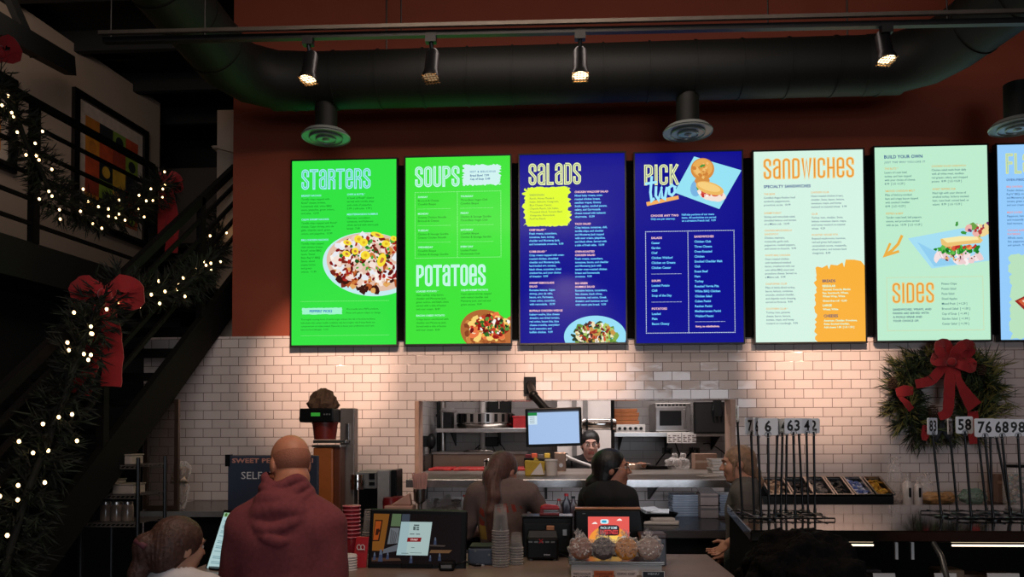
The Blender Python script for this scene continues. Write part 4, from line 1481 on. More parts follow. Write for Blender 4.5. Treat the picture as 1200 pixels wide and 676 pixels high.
    def top(s, name, mat, sleeve=1.0, g=.012, fold=.0035, fr=24, seed=1, h=.0075, neckcut=.0, extra=None, hem=.86, mfun=None, mats=None, kneck=True):
        f = SDF(s.lo, s.hi, h)
        s.torso(f, g)
        for q in 'LR':
            s.arm(f, q, sleeve, g + .004)
        if extra:
            extra(f)
        f.folds(fold, fr, seed)
        k = s.k
        nk = s.J['neck'] + A(0, .01, .035 - neckcut) * k
        def keep(c):
            r = c - nk
            hole = (np.hypot(r[:, 0], r[:, 1] * .9) < .072 * k) & (r[:, 2] > -.01)
            return (c[:, 2] > hem * k) & (~hole if kneck else np.ones(len(c), bool))
        return sdf_obj(name, f, mats or [mat], s.t, mfun, keep)

    def trousers(s, mat, g=.012):
        f = SDF(A(s.lo[0], s.lo[1], 0), A(s.hi[0], s.hi[1], 1.1 * s.k), .011)
        s.legs(f, g)
        f.ell(s.J['pelvis'] + A(0, 0, -.01), A(.165 * s.w, .12 * s.w, .13) * s.k + g, k=.05)
        f.folds(.003, 20, 3)
        z0, z1 = .075 * s.k, .97 * s.k
        sdf_obj('trousers', f, [mat], s.t, None, lambda c: (c[:, 2] > z0) & (c[:, 2] < z1))

    def shoes(s, mat):
        m = MB()
        for q in 'LR':
            a = s.J['an' + q]
            m.sph((a[0], a[1] + .05 * s.k, .042 * s.k), (.048 * s.k, .135 * s.k, .042 * s.k), 16, 10)
            m.sph((a[0], a[1] - .01 * s.k, .075 * s.k), (.044 * s.k, .055 * s.k, .05 * s.k), 14, 8)
        m.build('shoes', mat, s.t, smooth=180, local=True)

    def hair(s, mat, shape, h=.005, strands=.002, fr=34, keep=None, name='hair', seed=0):
        c = s.J['head']
        r = .30 * s.k
        f = SDF(c - A(r, r, r * 1.9), c + A(r, r, r), h)
        shape(f, s.hp_, s.HR, s.hs)
        if strands:
            f.strands(strands, fr, c, seed)
        return sdf_obj(name, f, [mat], s.t, None, keep)


def skin(name, col):
    return M(name, col, .5, var=.08, scale=30, bump=.03)
lips_p, lips_d = M('pink_lips', '#a85a50', .4), M('dark_lips', '#7a4038', .4)
pants_d = M('dark_trousers', '#1c1c20', .85, var=.15, scale=40)
shoe_d = M('dark_shoes', '#141414', .5)

# --- man in the maroon hooded sweatshirt at the kiosk
Ym = 3.12
pm = P(334, 600, Ym)
s = man = Person('bald bearded man in a maroon hooded sweatshirt seen from behind', (pm.x, Ym, 0), math.radians(4), 1.70,
                 dict(wide=1.12, shL=(-.155, -.0, 1.305), shR=(.165, 0, 1.32), elL=(-.205, .03, 1.06), elR=(.185, -.02, 1.06),
                      wrL=(-.29, .27, 1.12), wrR=(.15, .2, 1.06), look=(38, -14, 2), head=(.005, .05, 1.572), neck=(0, -.005, 1.415), hscale=1.0))
sk = skin('fair_ruddy_skin', '#c98364')
s.body(sk, lips_p, hands={'L': ((-.15, 1, .15), (1, .2, .3), .5), 'R': ((-.2, .8, -.2), (-1, .2, .3), .6)}, h=.006, neck=.072)
def hood(f):
    k = s.k
    n = s.J['neck']
    for rx, dp, z, r in ((.070, .066, .098, .026), (.078, .078, .064, .028), (.092, .100, .030, .030), (.112, .128, -.012, .030), (.118, .142, -.062, .028), (.085, .148, -.112, .026)):
        pts = [n + A(rx * math.cos(w), (dp if math.sin(w) < 0 else .06) * math.sin(w), z + (.022 if math.sin(w) > 0 else .012) * math.sin(w) + .012 * math.sin(3 * w + z * 40)) * k for w in [math.radians(v) for v in range(150, 405, 15)]]
        for p0, p1 in zip(pts, pts[1:]):
            f.cap(p0, p1, r * k, k=.004)
    f.ell(n + A(0, -.085, -.04) * k, A(.115, .06, .10) * k, k=.02)
    for sx in (-1, 1):
        f.cap(n + A(sx * .07, .05, .05) * k, n + A(sx * .06, .09, -.04) * k, .03 * k, k=.02)
s.top('hooded_sweatshirt', M('maroon_fleece', '#7c383c', .9, var=.12, scale=60, bump=.12), 1.0, g=.026, fold=.0045, fr=17, seed=2, h=.0065, extra=hood, hem=.83)
s.trousers(M('blue_jeans', '#2b3446', .85, var=.2, scale=50))
s.shoes(shoe_d)
def beard(f, q, R, hs):
    f.ell(q(0, .05, -.10), A(.066, .062, .055) * hs, R, k=.02)
    f.cap(q(-.070, .01, -.05), q(-.045, .06, -.10), .018 * hs, k=.02)
    f.cap(q(.070, .01, -.05), q(.045, .06, -.10), .018 * hs, k=.02)
    f.ell(q(0, .075, -.135), A(.04, .035, .04) * hs, R, k=.03)
    f.ell(q(0, .10, -.062), A(.03, .03, .018) * hs, R, k=.01, sub=True)
s.hair(M('ginger_beard', '#8a4a2c', .8, var=.3, scale=120, bump=.4), beard, .005, .002, 60, name='beard')
def stub(f, q, R, hs):
    f.ell(q(0, -.018, .022), A(.0775, .094, .080) * hs, R, k=.01)
    f.ell(q(0, .04, .085), A(.088, .10, .085) * hs, R, k=.012, sub=True)
    f.ell(q(0, .02, -.09), A(.2, .2, .065) * hs, R, k=.01, sub=True)
s.hair(M('cropped_ginger_hair', '#a9674e', .7, var=.12, scale=160, bump=.3), stub, .005, 0, name='cropped_hair')
s.brows(M('ginger_brow', '#7a4426', .8))

# --- young woman with gathered brown hair at the bottom left
Yw = 2.72
pw = P(198, 640, Yw)
s = Person('person with gathered brown hair in a white top, seen from behind at the bottom left', (pw.x + .03, Yw, 0), math.radians(-12), 1.385,
           dict(look=(-22, -8, 4), hscale=1.06))
s.body(skin('light_skin', '#b98a72'), lips_p)
s.top('white_top', M('white_cotton', '#cfc8c8', .9, var=.05, scale=30, bump=.05), .8, g=.014, seed=4)
s.trousers(pants_d); s.shoes(shoe_d)
m_brh = M('dark_brown_hair', '#4a2e24', .6, var=.35, scale=70, bump=.5)
def hr_(f, q, R, hs):
    f.ell(q(0, -.02, .035), A(.091, .108, .098) * hs, R, k=.02)
    f.ell(q(0, -.06, -.03), A(.080, .065, .085) * hs, R, k=.03)
    f.ell(q(0, .085, -.035), A(.062, .07, .088) * hs, R, k=.02, sub=True)
    f.ell(q(-.035, -.12, .0), A(.05, .045, .05) * hs, R, k=.02)
    f.cap(q(-.04, -.13, .0), q(-.055, -.13, -.12), .035 * hs, .028 * hs, k=.03)
    f.cap(q(-.055, -.13, -.12), q(-.05, -.12, -.24), .03 * hs, .016 * hs, k=.03)
s.hair(m_brh, hr_, .005, .0014, 46)
m = MB()
m.tube([Vector(s.hp_(-.09, -.10, .01)), Vector(s.hp_(-.04, -.165, .012)), Vector(s.hp_(.01, -.15, .0))], .012, 8)
m.build('hair_tie', M('plum_scrunchie', '#5a2a34', .7), s.t, smooth=180, local=True)
s.brows(m_brh)

# --- head of somebody in the queue, close to the camera
Yq = 1.28
pq = P(936, 640, Yq)
s = Person('person with short black curly hair close in front of the deli case', (pq.x, Yq, 0), 0.1, 1.515, dict(look=(8, 0, 0), hscale=1.08))
s.body(skin('brown_skin', '#6a4634'), lips_d)
s.top('dark_jacket', M('black_jacket', '#18181a', .9, bump=.05), 1.0, g=.025, seed=6)
s.trousers(pants_d); s.shoes(shoe_d)
def curls(f, q, R, hs):
    f.ell(q(0, -.02, .03), A(.098, .112, .098) * hs, R, k=.02)
    f.ell(q(0, .08, -.04), A(.066, .06, .1) * hs, R, k=.02, sub=True)
    rr = random.Random(3)
    for i in range(110):
        a, z = rr.uniform(0, 6.28), rr.uniform(-.3, 1)
        c = math.sqrt(max(0, 1 - z * z))
        p = q(.098 * c * math.cos(a), -.02 + .112 * c * math.sin(a), .03 + .098 * z)
        if c * math.sin(a) < .55:
            f.ell(p, A(.013, .013, .012) * hs * rr.uniform(.7, 1.1), k=.012)
s.hair(M('black_curly_hair', '#100d0c', .95, var=.4, scale=70, bump=.5, spec=.1), curls, .005, .002, 60)
s.brows(M('black_brow', '#120e0c', .8))

# --- staff: ponytail and dark T-shirt, at the counter with her back turned
Yp = 4.72
pp_ = P(588, 600, Yp)
s = Person('person with a long brown ponytail and dark printed T-shirt, back turned, working at the counter', (pp_.x, Yp, 0), math.radians(-8), 1.635,
           dict(head=(.0, .07, 1.525), neck=(0, .03, 1.405), chest=(0, .02, 1.25), shL=(-.175, .02, 1.385), shR=(.18, .02, 1.385), elR=(.262, .06, 1.235), wrR=(.2, .30, 1.19),
                elL=(-.25, .06, 1.12), wrL=(-.14, .28, 1.12), look=(-30, -22, 0), wide=.86))
s.body(skin('fair_skin', '#c08672'), lips_p, hands={'L': ((.5, .8, -.2), (.6, -.5, .5), .7), 'R': ((-.35, .9, -.1), (-.8, -.3, .5), .7)}, h=.006)
nk = s.J['chest'].copy()
def mfp(c):
    r = (c - nk) / s.k
    back = r[:, 1] < -.03
    red = back & (np.hypot((r[:, 0] + .115) / .022, (r[:, 2] + .01) / .075) < 1) & (np.sin(r[:, 2] * 90 + r[:, 0] * 60) > -.35)
    yel = back & (np.abs(r[:, 0] + .108) < .03) & (np.abs(r[:, 2] + .105) < .045)
    red2 = back & (np.hypot((r[:, 0] - .05) / .09, (r[:, 2] - .05) / .028) < 1) & (np.sin(r[:, 0] * 130 + r[:, 2] * 40) > .1)
    return np.where(yel, 2, np.where(red | red2, 1, 0))
s.top('printed_t_shirt', None, .40, g=.014, fold=.004, seed=7, h=.0055, mfun=mfp, mats=[M('washed_black_cotton', '#6b5854', .95, var=.08, scale=50), M('red_print', '#8a3226', .9), M('yellow_print', '#a5853e', .9)])
s.trousers(pants_d); s.shoes(shoe_d)
m_pony = M('chestnut_hair', '#4c2a22', .6, var=.35, scale=45, bump=.25, sheen=.2)
def pony(f, q, R, hs):
    f.ell(q(0, -.02, .03), A(.088, .106, .098) * hs, R, k=.02)
    f.ell(q(0, -.05, -.04), A(.076, .06, .08) * hs, R, k=.03)
    f.ell(q(0, .085, -.04), A(.062, .068, .092) * hs, R, k=.02, sub=True)
    f.ell(q(.085, .03, -.05), A(.03, .045, .05) * hs, R, k=.01, sub=True)
    f.ell(q(-.085, .03, -.05), A(.03, .045, .05) * hs, R, k=.01, sub=True)
    b = q(0, -.10, -.07)
    c = s.J['chest']
    e1, e2, e3 = s.J['neck'] + A(-.03, -.13, -.03) * s.k, c + A(-.045, -.155, .03) * s.k, c + A(-.05, -.15, -.13) * s.k
    f.cap(q(0, -.075, -.02), b, .055 * hs, .05 * hs, k=.04)
    for dx in (-.014, 0, .014):
        o = A(dx, .004 * (dx == 0), 0) * s.k
        f.cap(b + o, e1 + o, .038 * hs, .028 * hs, k=.03)
        f.cap(e1 + o, e2 + o * .8, .028 * hs, .02 * hs, k=.02)
        f.cap(e2 + o * .8, e3 + o * .3 + A(0, 0, -abs(dx)) * s.k, .026 * hs, .010 * hs, k=.012)
s.hair(m_pony, pony, .005, .0012, 50)
s.brows(m_pony)

# --- staff: black hooded top, dark head wrap, glasses, facing right
Yh = 4.66
ph = P(713, 600, Yh)
s = Person('person in a black hooded top, dark hair and round glasses, facing right', (ph.x, Yh, 0), math.radians(-52), 1.60,
           dict(look=(-44, 2, 0), head=(.01, .03, 1.575), elR=(.22, .0, 1.12), wrR=(.17, .13, .93), elL=(-.23, .0, 1.12), wrL=(-.17, .14, .93), wide=.92))
s.body(skin('warm_brown_skin', '#b57a62'), lips_d, hands={'L': ((.2, .6, -.7), (.6, .4, .3), .7), 'R': ((-.2, .6, -.7), (-.7, .4, .3), .7)}, h=.006)
def hood2(f):
    n, k = s.J['neck'], s.k
    f.ell(n + A(0, -.085, -.03) * k, A(.12, .06, .09) * k, k=.03)
    for a in range(0, 360, 40):
        w0, w1 = math.radians(a), math.radians(a + 40)
        f.cap(n + A(.08 * math.cos(w0), .075 * math.sin(w0) + .01, .01) * k, n + A(.08 * math.cos(w1), .075 * math.sin(w1) + .01, .01) * k, .028 * k, k=.02)
s.top('black_hooded_top', M('black_fleece', '#131215', .95, var=.1, scale=60, bump=.05), 1.0, g=.02, fold=.004, seed=3, extra=hood2)
s.trousers(pants_d); s.shoes(shoe_d)
m_blk = M('black_hair', '#100d0d', .5, var=.3, scale=50, bump=.25)
def wrap(f, q, R, hs):
    f.ell(q(0, -.025, .035), A(.092, .112, .102) * hs, R, k=.02)
    f.ell(q(0, -.06, -.05), A(.085, .07, .09) * hs, R, k=.03)
    f.ell(q(0, .085, -.03), A(.082, .078, .098) * hs, R, k=.015, sub=True)
    f.ell(q(0, -.13, -.09), A(.06, .05, .055) * hs, R, k=.03)
    f.cap(q(0, -.11, -.09), q(-.02, -.13, -.19), .05 * hs, .035 * hs, k=.03)
s.hair(m_blk, wrap, .0055, .0004, 30)
m = MB()
m.tube([Vector(s.hp_(.05 * math.cos(a), -.125 + .012 * math.sin(2 * a), -.075 + .05 * math.sin(a))) for a in [i * math.pi / 8 for i in range(16)]], .007, 8, closed=True)
m.build('hair_band', M('grey_band', '#8b8480', .7), s.t, smooth=180, local=True)
s.glasses(M('thin_gold_frame', '#c9b7ae', .25, metal=.6))
s.brows(m_blk)

# --- cook in the kitchen
Yc = 7.62
pc = P(692, 540, Yc)
s = Person('cook in a black shirt and cap with glasses, looking out from the kitchen', (pc.x, Yc, 0), math.radians(172), 1.70,
           dict(look=(10, -4, 0), hscale=1.12))
s.body(skin('pale_skin', '#d0a090'), lips_p)
s.top('black_shirt', M('black_work_shirt', '#1c191a', .9), .55, g=.014, seed=5, neckcut=.03)
s.trousers(pants_d); s.shoes(shoe_d)
def cap_(f, q, R, hs):
    f.ell(q(0, -.018, .045), A(.082, .104, .09) * hs, R, k=.02)
    f.ell(q(0, -.06, -.02), A(.074, .055, .07) * hs, R, k=.03)
    f.ell(q(0, .09, -.03), A(.066, .08, .088) * hs, R, k=.012, sub=True)
s.hair(m_blk, cap_, .006, .001, 30)
s.glasses(M('dark_frame', '#2b2222', .3))
s.brows(M('brown_brow', '#3a2620', .8))

# --- staff: fair hair tied back, facing left behind the display case
Yb = 4.95
pb = P(872, 600, Yb)
s = Person('person with fair hair tied back and a grey top, facing left beside the display case', (pb.x, Yb, 0), math.radians(74), 1.615,
           dict(look=(12, -6, 0), head=(0, .04, 1.58), elL=(-.22, -.06, 1.17), wrL=(-.2, .09, 1.08), elR=(.24, -.03, 1.11), wrR=(.2, .14, .94)))
s.body(skin('tan_skin', '#c08a72'), lips_p, hands={'L': ((.1, .7, -.6), (.7, .3, .5), .5), 'R': ((0, .6, -.8), (-.8, .4, .2), .5)}, h=.0055)
s.top('grey_top', M('olive_grey_cotton', '#5a5450', .95, var=.08, scale=50), .10, g=.012, seed=9, neckcut=.02)
s.trousers(pants_d); s.shoes(shoe_d)
m_bl = M('dark_blonde_hair', '#8f6e55', .55, var=.3, scale=40, bump=.25, sheen=.2)
def tied(f, q, R, hs):
    f.ell(q(0, -.022, .034), A(.083, .106, .094) * hs, R, k=.02)
    f.ell(q(0, -.065, -.03), A(.072, .055, .075) * hs, R, k=.03)
    f.ell(q(0, .095, -.045), A(.066, .075, .095) * hs, R, k=.02, sub=True)
    f.cap(q(.072, .03, .02), q(.07, .045, -.075), .012 * hs, .005 * hs, k=.012)
    f.cap(q(-.072, .03, .02), q(-.07, .045, -.075), .012 * hs, .005 * hs, k=.012)
    f.ell(q(0, -.118, -.065), A(.03, .03, .03) * hs, R, k=.02)
    f.cap(q(0, -.11, -.07), q(.0, -.135, -.13), .026 * hs, .022 * hs, k=.02)
    f.cap(q(.0, -.135, -.13), q(.0, -.125, -.19), .022 * hs, .008 * hs, k=.02)
s.hair(m_bl, tied, .005, .001, 56)
s.brows(M('light_brow', '#6a4c38', .8))
# ------------------------------------------------------------------ counters and shelves
PSZ, CZ, FZ = 1.373, 1.06, 1.06
m_dark = M('charcoal_plastic', '#141516', 0.45, spec=.25)
m_dark2 = M('black_plastic', '#0c0c0d', 0.4, spec=.22)
m_grey = M('grey_plastic', '#6d6f70', 0.4)
m_navy = M('slate_printer_plastic', '#3c4656', 0.45, var=0.05)
m_white = M('white_plastic', '#d8d2ce', 0.45, var=0.04)
m_paper = M('white_paper', '#ddd6d2', 0.8, var=0.03)
m_red = M('red_plastic', '#a51c22', 0.35)
m_chrome = M('chrome', '#c9c4c0', 0.12, metal=1.0, var=0.03)
m_clear = CLEAR('clear_plastic', '#d8d0cc', 0.16, 0.08)
m_film = CLEAR('crinkled_film', '#f0e8e5', 0.2, 0.05, crinkle=60)

xa, xb = P(476, 560, 5.45).x, P(868, 562, 5.45).x
t = thing('pass_shelf', 'steel serving ledge running through the kitchen opening', 'serving ledge', ((xa + xb) / 2, 6.2, oB))
xw0, xw1 = oL + 0.03, oR - 0.06
b = MB()
b.prism([Vector((xa, 5.45, PSZ - 0.035)), Vector((xb, 5.45, PSZ - 0.035)), Vector((xb, W - 0.015, PSZ - 0.035)), Vector((xa, W - 0.015, PSZ - 0.035))], (0, 0, 0.035))
b.bb(xw0, xw1, W - 0.015, 7.2, PSZ - 0.035, PSZ)
b.build('top', m_steel_w, t, bevel=0.003)
b = MB().bb(xa, xb, 5.435, 5.45, PSZ - 0.055, PSZ + 0.002)
b.build('front_edge', M('polished_edge', '#b9b6b6', 0.22, metal=0.9), t, bevel=0.003)
for px in (500, 640, 760, 850):
    x = P(px, 580, W).x
    b = MB()
    b.prism([Vector((x - 0.01, W, PSZ - 0.04)), Vector((x - 0.01, 5.8, PSZ - 0.04)), Vector((x - 0.01, 5.8, PSZ - 0.06)), Vector((x - 0.01, W, PSZ - 0.22))], (0.02, 0, 0))
    b.build('bracket', m_dark, t)
b = MB().bb(xw0, xw1, 7.15, 7.2, 0, PSZ - 0.035)
b.build('rear_panel', m_steel_w, t)

x0, x1 = P(345, 600, 5.6).x, P(862, 600, 5.2).x
t = thing('back_counter', 'long black work counter under the serving ledge', 'counter', ((x0 + x1) / 2, 5.75, 0))
MB().bb(x0, x1, 5.13, W - 0.005, CZ - 0.04, CZ).build('worktop', M('black_worktop', '#211f22', 0.25), t, bevel=0.004)
MB().bb(x0, x1, 5.12, 5.14, CZ - 0.05, CZ - 0.005).build('edge_strip', M('grey_edge', '#5a5658', 0.35, metal=0.4), t)
MB().bb(x0 + 0.02, x1 - 0.02, 5.2, W - 0.005, 0, CZ - 0.04).build('carcass', m_dark2, t)
for k in range(5):
    xx = x0 + 0.05 + (x1 - x0 - 0.1) * k / 5
    d = MB().bb(xx + 0.01, xx + (x1 - x0 - 0.1) / 5 - 0.01, 5.18, 5.2, 0.1, CZ - 0.08).build('door', m_dark, t)
    MB().bb(xx + 0.05, xx + 0.17, 5.165, 5.18, CZ - 0.16, CZ - 0.145).build('handle', m_grey, d)

x0f, x1f = P(238, 640, 3.7).x, 0.812
t = thing('service_counter', 'wood-look service counter with the tills on it', 'counter', ((x0f + x1f) / 2, 3.75, 0))
MB().bb(x0f, x1f, 3.42, 4.12, FZ - 0.04, FZ).build('worktop', m_wood, t, bevel=0.004)
MB().bb(x0f + 0.02, x1f - 0.02, 3.47, 4.10, 0, FZ - 0.04).build('carcass', m_counter, t)

# left back counter, dark
x0l = P(178, 600, 5.7).x
x1l = P(343, 600, 5.6).x - 0.02
t = thing('side_counter', 'dark counter under the staircase end of the tiled wall', 'counter', ((x0l + x1l) / 2, 6, 0))
MB().bb(x0l, x1l, 5.5, W - 0.005, 1.10, 1.14).build('worktop', M('side_worktop', '#2b2522', 0.2), t, bevel=0.004)
MB().bb(x0l + 0.02, x1l, 5.55, W - 0.005, 0, 1.10).build('carcass', m_dark2, t)
MB().bb(x0l, x1l, 5.49, 5.5, 1.10, 1.14).build('edge_strip', m_grey, t)

# ------------------------------------------------------------------ things in the kitchen
KS = 8.35
def kshelf(px0, px1, py, label, Yf=KS):
    a, c = P(px0, py, Yf), P(px1, py, Yf)
    t = thing('wall_shelf', label, 'shelf', ((a.x + c.x) / 2, 8.6, a.z - 0.04))
    MB().bb(a.x, c.x, Yf, KY - 0.001, a.z - 0.012, a.z).bb(a.x, c.x, Yf - 0.004, Yf + 0.006, a.z - 0.045, a.z + 0.002).build('board', m_steel, t, bevel=0.003)
    for f in (0.1, 0.5, 0.9):
        x = a.x + (c.x - a.x) * f
        MB().prism([Vector((x, KY - 0.005, a.z - 0.013)), Vector((x, Yf + 0.1, a.z - 0.013)), Vector((x, KY - 0.005, a.z - 0.2))], (0.012, 0, 0)).build('bracket', m_dark, t)
    return a.z
z1 = kshelf(511, 652, 502, 'steel shelf on the left part of the kitchen wall')
z2 = kshelf(716, 862, 507, 'steel shelf under the microwave on the right part of the kitchen wall')

def simple(name, label, cat, parts, loc, smooth=None, bevel=0.0, group=None, rotz=0):
    """parts: list of (name, MB, material)"""
    t = thing(name, label, cat, loc, rotz, group)
    for nm, mb, mt in parts:
        mb.build(nm, mt, t, smooth, bevel)
    return t

# round steel warmer with slotted band
p = P(568, 495, 8.55)
r = (P(602, 495, 8.55).x - P(532, 495, 8.55).x) / 2
t = thing('round_warmer', 'wide round steel warmer with slotted band on the kitchen shelf', 'food warmer', (p.x, 8.68, z1))
MB().lathe([(0, 0), (r * .9, 0.0), (r * .97, 0.02), (r, 0.05), (r * .96, 0.06), (r * .9, 0.05), (0, .045)], (p.x, 8.68, z1), 40, sy=.8).build('base', m_chrome, t, smooth=50)
MB().lathe([(r * .93, 0.05), (r * .96, 0.052), (r * .96, 0.17), (r * .93, 0.172), (r * .92, 0.06)], (p.x, 8.68, z1), 40, sy=.8).build('band', m_steel, t, smooth=50)
for k in range(22):
    a = 2 * math.pi * k / 22
    b = MB().box((p.x + r * .962 * math.cos(a), 8.68 + r * .962 * .8 * math.sin(a), z1 + 0.115), (0.012, 0.035, 0.09), rz=a)
    b.build('slot', m_dark2, t, label='dark slot in the steel band')
def kbox(name, label, cat, px0, px1, py0, py1, Y, d, mat, bev=0.006, zb=None, extra=None):
    a, c = P(px0, py0, Y), P(px1, py1, Y)
    z0 = c.z if zb is None else zb
    t = thing(name, label, cat, ((a.x + c.x) / 2, Y + d / 2, z0))
    MB().bb(a.x, c.x, Y, Y + d, z0, a.z).build('body', mat, t, bevel=bev)
    if extra:
        extra(t, a.x, c.x, Y, z0, a.z)
    return t
def blender_x(t, x0, x1, Y, z0, z1_):
    MB().lathe([(0.09, 0), (0.1, .02), (0.06, .05), (0, .05)], ((x0 + x1) / 2, Y + .1, z1_), 20).build('lid', M('grey_lid', '#8e8a88', .4), t, smooth=50)
kbox('coffee_grinder', 'black appliance with a grey lid at the left end of the kitchen shelf', 'appliance', 519, 529, 483, 501, 8.45, .25, m_dark2, zb=z1, extra=blender_x)
def scr(t, x0, x1, Y, z0, z1_):
    MB().bb(x0 + .02, x1 - .02, Y - .004, Y, z0 + .03, z1_ - .03).build('panel', m_dark, t)
    MB().cyl(((x0 + x1) / 2, Y - .02, z0 + .1), ((x0 + x1) / 2, Y - .02, z1_ - .02), .008).build('arm', m_chrome, t)
kbox('label_printer', 'black square appliance standing above the round warmer', 'appliance', 571, 599, 468, 489, 8.88, .1, m_dark2, extra=scr)
MBx = MB()
a, c = P(602, 488, 8.6), P(622, 501, 8.6)
kbox('red_bin', 'red plastic bin on the kitchen shelf beside the round warmer', 'bin', 601, 622, 487, 502, 8.5, .25, m_red, zb=z1, extra=lambda t, x0, x1, Y, z0, z1_: MB().bb(x0 - .008, x1 + .008, Y - .008, Y + .258, z1_ - .02, z1_).build('rim', m_red, t, bevel=.004))
# upright posts and pipe
for px, w_, lab, mt in ((514, .02, 'thin black shelf post at the left end of the kitchen wall', m_dark), (519, .035, 'pale pipe beside the left kitchen shelf post', m_steel), (566, .035, 'pale vertical pipe behind the round warmer', m_white)):
    x = P(px, 480, 8.93).x
    t = thing('wall_pipe', lab, 'pipe', (x, 8.93, 1.3))
    MB().cyl((x, 8.93, 1.35), (x, 8.93, 2.98), w_, n=12).build('tube', mt, t, smooth=60)
    MB().bb(x - w_ * 1.6, x + w_ * 1.6, 8.92, 8.998, 1.9, 1.93).build('clamp', m_dark, t)
# small black device with cables
p = P(576, 518, 8.9)
t = thing('power_box', 'small black power box with dangling cables on the kitchen wall', 'power box', (p.x, 8.95, p.z))
MB().bb(p.x - .075, p.x + .075, 8.9, KY - .001, p.z - .05, p.z + .06).build('body', m_dark2, t, bevel=.006)
def hang(x0, z0, x1, z1_, sag, Y=8.93, n=10):
    return [Vector((x0 + (x1 - x0) * i / n, Y, z0 + (z1_ - z0) * i / n - sag * math.sin(math.pi * i / n))) for i in range(n + 1)]
for (dx, dz, sg) in ((-.2, -.09, -.04), (.17, -.12, -.06), (.1, -.2, .02), (-.13, -.06, -.05)):
    MB().tube(hang(p.x, p.z - .02, p.x + dx, p.z + dz, sg), .006, 6).build('cable', m_dark2, t, smooth=180)
# handset on the left side wall
p = P(507, 517, 8.2)
t = thing('wall_phone', 'black handset hanging on the left kitchen side wall', 'handset', (kx0 + .04, 8.2, p.z - .1))
MB().sph((kx0 + .09, 8.2, p.z), (.05, .07, .085), 16, 10).build('ear_cup', m_dark2, t, smooth=180)
MB().bb(kx0, kx0 + .06, 8.17, 8.23, p.z - .06, p.z + .06).build('cradle', m_dark, t, bevel=.005)
MB().tube([Vector((kx0 + .08, 8.2, p.z - .08)), Vector((kx0 + .07, 8.18, p.z - .25)), Vector((kx0 + .03, 8.2, p.z - .38))], .009, 6).build('cord', m_dark2, t, smooth=180)
# cooking line: brown steel upstand behind the ledge, a long pan lid, red rails
a, c = P(507, 532, 7.9), P(617, 548, 7.9)
t = thing('griddle_unit', 'brown steel cooking unit behind the left of the serving ledge', 'cooking unit', ((a.x + c.x) / 2, 8.2, 0))
MB().bb(a.x, c.x, 7.9, 8.5, 0, a.z).build('body', M('tan_steel', '#8d7564', .35, metal=.7, var=.12, scale=4), t, bevel=.006)
MB().bb(a.x - .005, c.x + .005, 7.89, 8.51, a.z, a.z + .015).build('top', m_steel_w, t)
b = MB().bb(a.x - .10, a.x - .01, 7.5, 8.4, a.z - .16, a.z - .005)
b.build('side_grille', M('dark_grille', '#4a3f3a', .4, metal=.5, var=.5, scale=60), t)
p = P(562, 530, 8.1)
t = thing('pan_lid', 'shallow steel pan lid lying on the brown cooking unit', 'lid', (p.x, 8.1, a.z + .015))
MB().lathe([(.17, 0), (.175, .006), (.15, .022), (.03, .03), (0, .03)], (p.x, 8.1, a.z + .015), 30).build('dome', m_chrome, t, smooth=60)
MB().lathe([(.015, .03), (.02, .045), (0, .05)], (p.x, 8.1, a.z + .015), 14).build('knob', m_dark2, t, smooth=60)
for i, (pa, pb, lab) in enumerate(((490, 529, 'red cutting board lying at the left end of the serving ledge'), (531, 569, 'red cutting board second from the left on the serving ledge'), (571, 617, 'red cutting board on the serving ledge behind the ponytailed head'))):
    a, c = P(pa, 546, 6.75), P(pb, 546, 6.75)
    a.x = max(a.x, oL + .05)
    t = thing('cutting_board', lab, 'cutting board', ((a.x + c.x) / 2, 6.9, PSZ), 0, 'red cutting boards on the ledge')
    MB().bb(a.x, c.x, 6.75, 7.12, PSZ + .001, PSZ + .022).build('board', m_red, t, bevel=.006)
    MB().bb(a.x + .05, a.x + .14, 6.742, 6.752, PSZ + .006, PSZ + .018).build('grip_edge', M('red_grip', '#7d1418', .4), t)
# steel knob cup beside the ponytail
p = PZ(572, 548, PSZ)
p = P(572, 549, 6.6)
t = thing('steel_shaker', 'small round steel shaker on the ledge beside the ponytailed head', 'shaker', (p.x, 6.6, PSZ))
MB().lathe([(.034, 0), (.036, .004), (.036, .09), (.03, .105), (0, .115)], (p.x, 6.6, PSZ), 18).build('body', m_chrome, t, smooth=50)
MB().lathe([(.037, .085), (.038, .09), (.037, .095)], (p.x, 6.6, PSZ), 18).build('collar', m_dark, t, smooth=50)

# order monitor on its arm
MY = 6.05
a, c = P(616, 478, MY), P(682, 523, MY)
t = thing('order_monitor', 'black order monitor with a pale blue page hanging in the kitchen opening', 'monitor', ((a.x + c.x) / 2, MY, c.z))
rz = math.radians(-4)
Rm = Matrix.Rotation(math.radians(3), 3, 'Y') @ Matrix.Rotation(math.radians(6), 3, 'X')
mc = (a + c) / 2
mw, mh = c.x - a.x, a.z - c.z
Rm = Matrix.Rotation(math.radians(-1.6), 3, 'Y')
MB().box(mc, (mw, .035, mh), R=Rm).build('housing', m_dark2, t, bevel=.008)
f = .022
MB().poly([mc + Rm @ Vector((-mw / 2 + f, -.0185, mh / 2 - f)), mc + Rm @ Vector((-mw / 2 + f, -.0185, -mh / 2 + f)), mc + Rm @ Vector((mw / 2 - f, -.0185, -mh / 2 + f)), mc + Rm @ Vector((mw / 2 - f, -.0185, mh / 2 - f))]).build('display', E((168, 196, 236), .95), t)
b = MB()
def mon(x0, x1, z0, z1_, i, e):
    b.poly([mc + Rm @ Vector((x0, e, z1_)), mc + Rm @ Vector((x0, e, z0)), mc + Rm @ Vector((x1, e, z0)), mc + Rm @ Vector((x1, e, z1_))], i)
X0, Z1 = -mw / 2 + f, mh / 2 - f
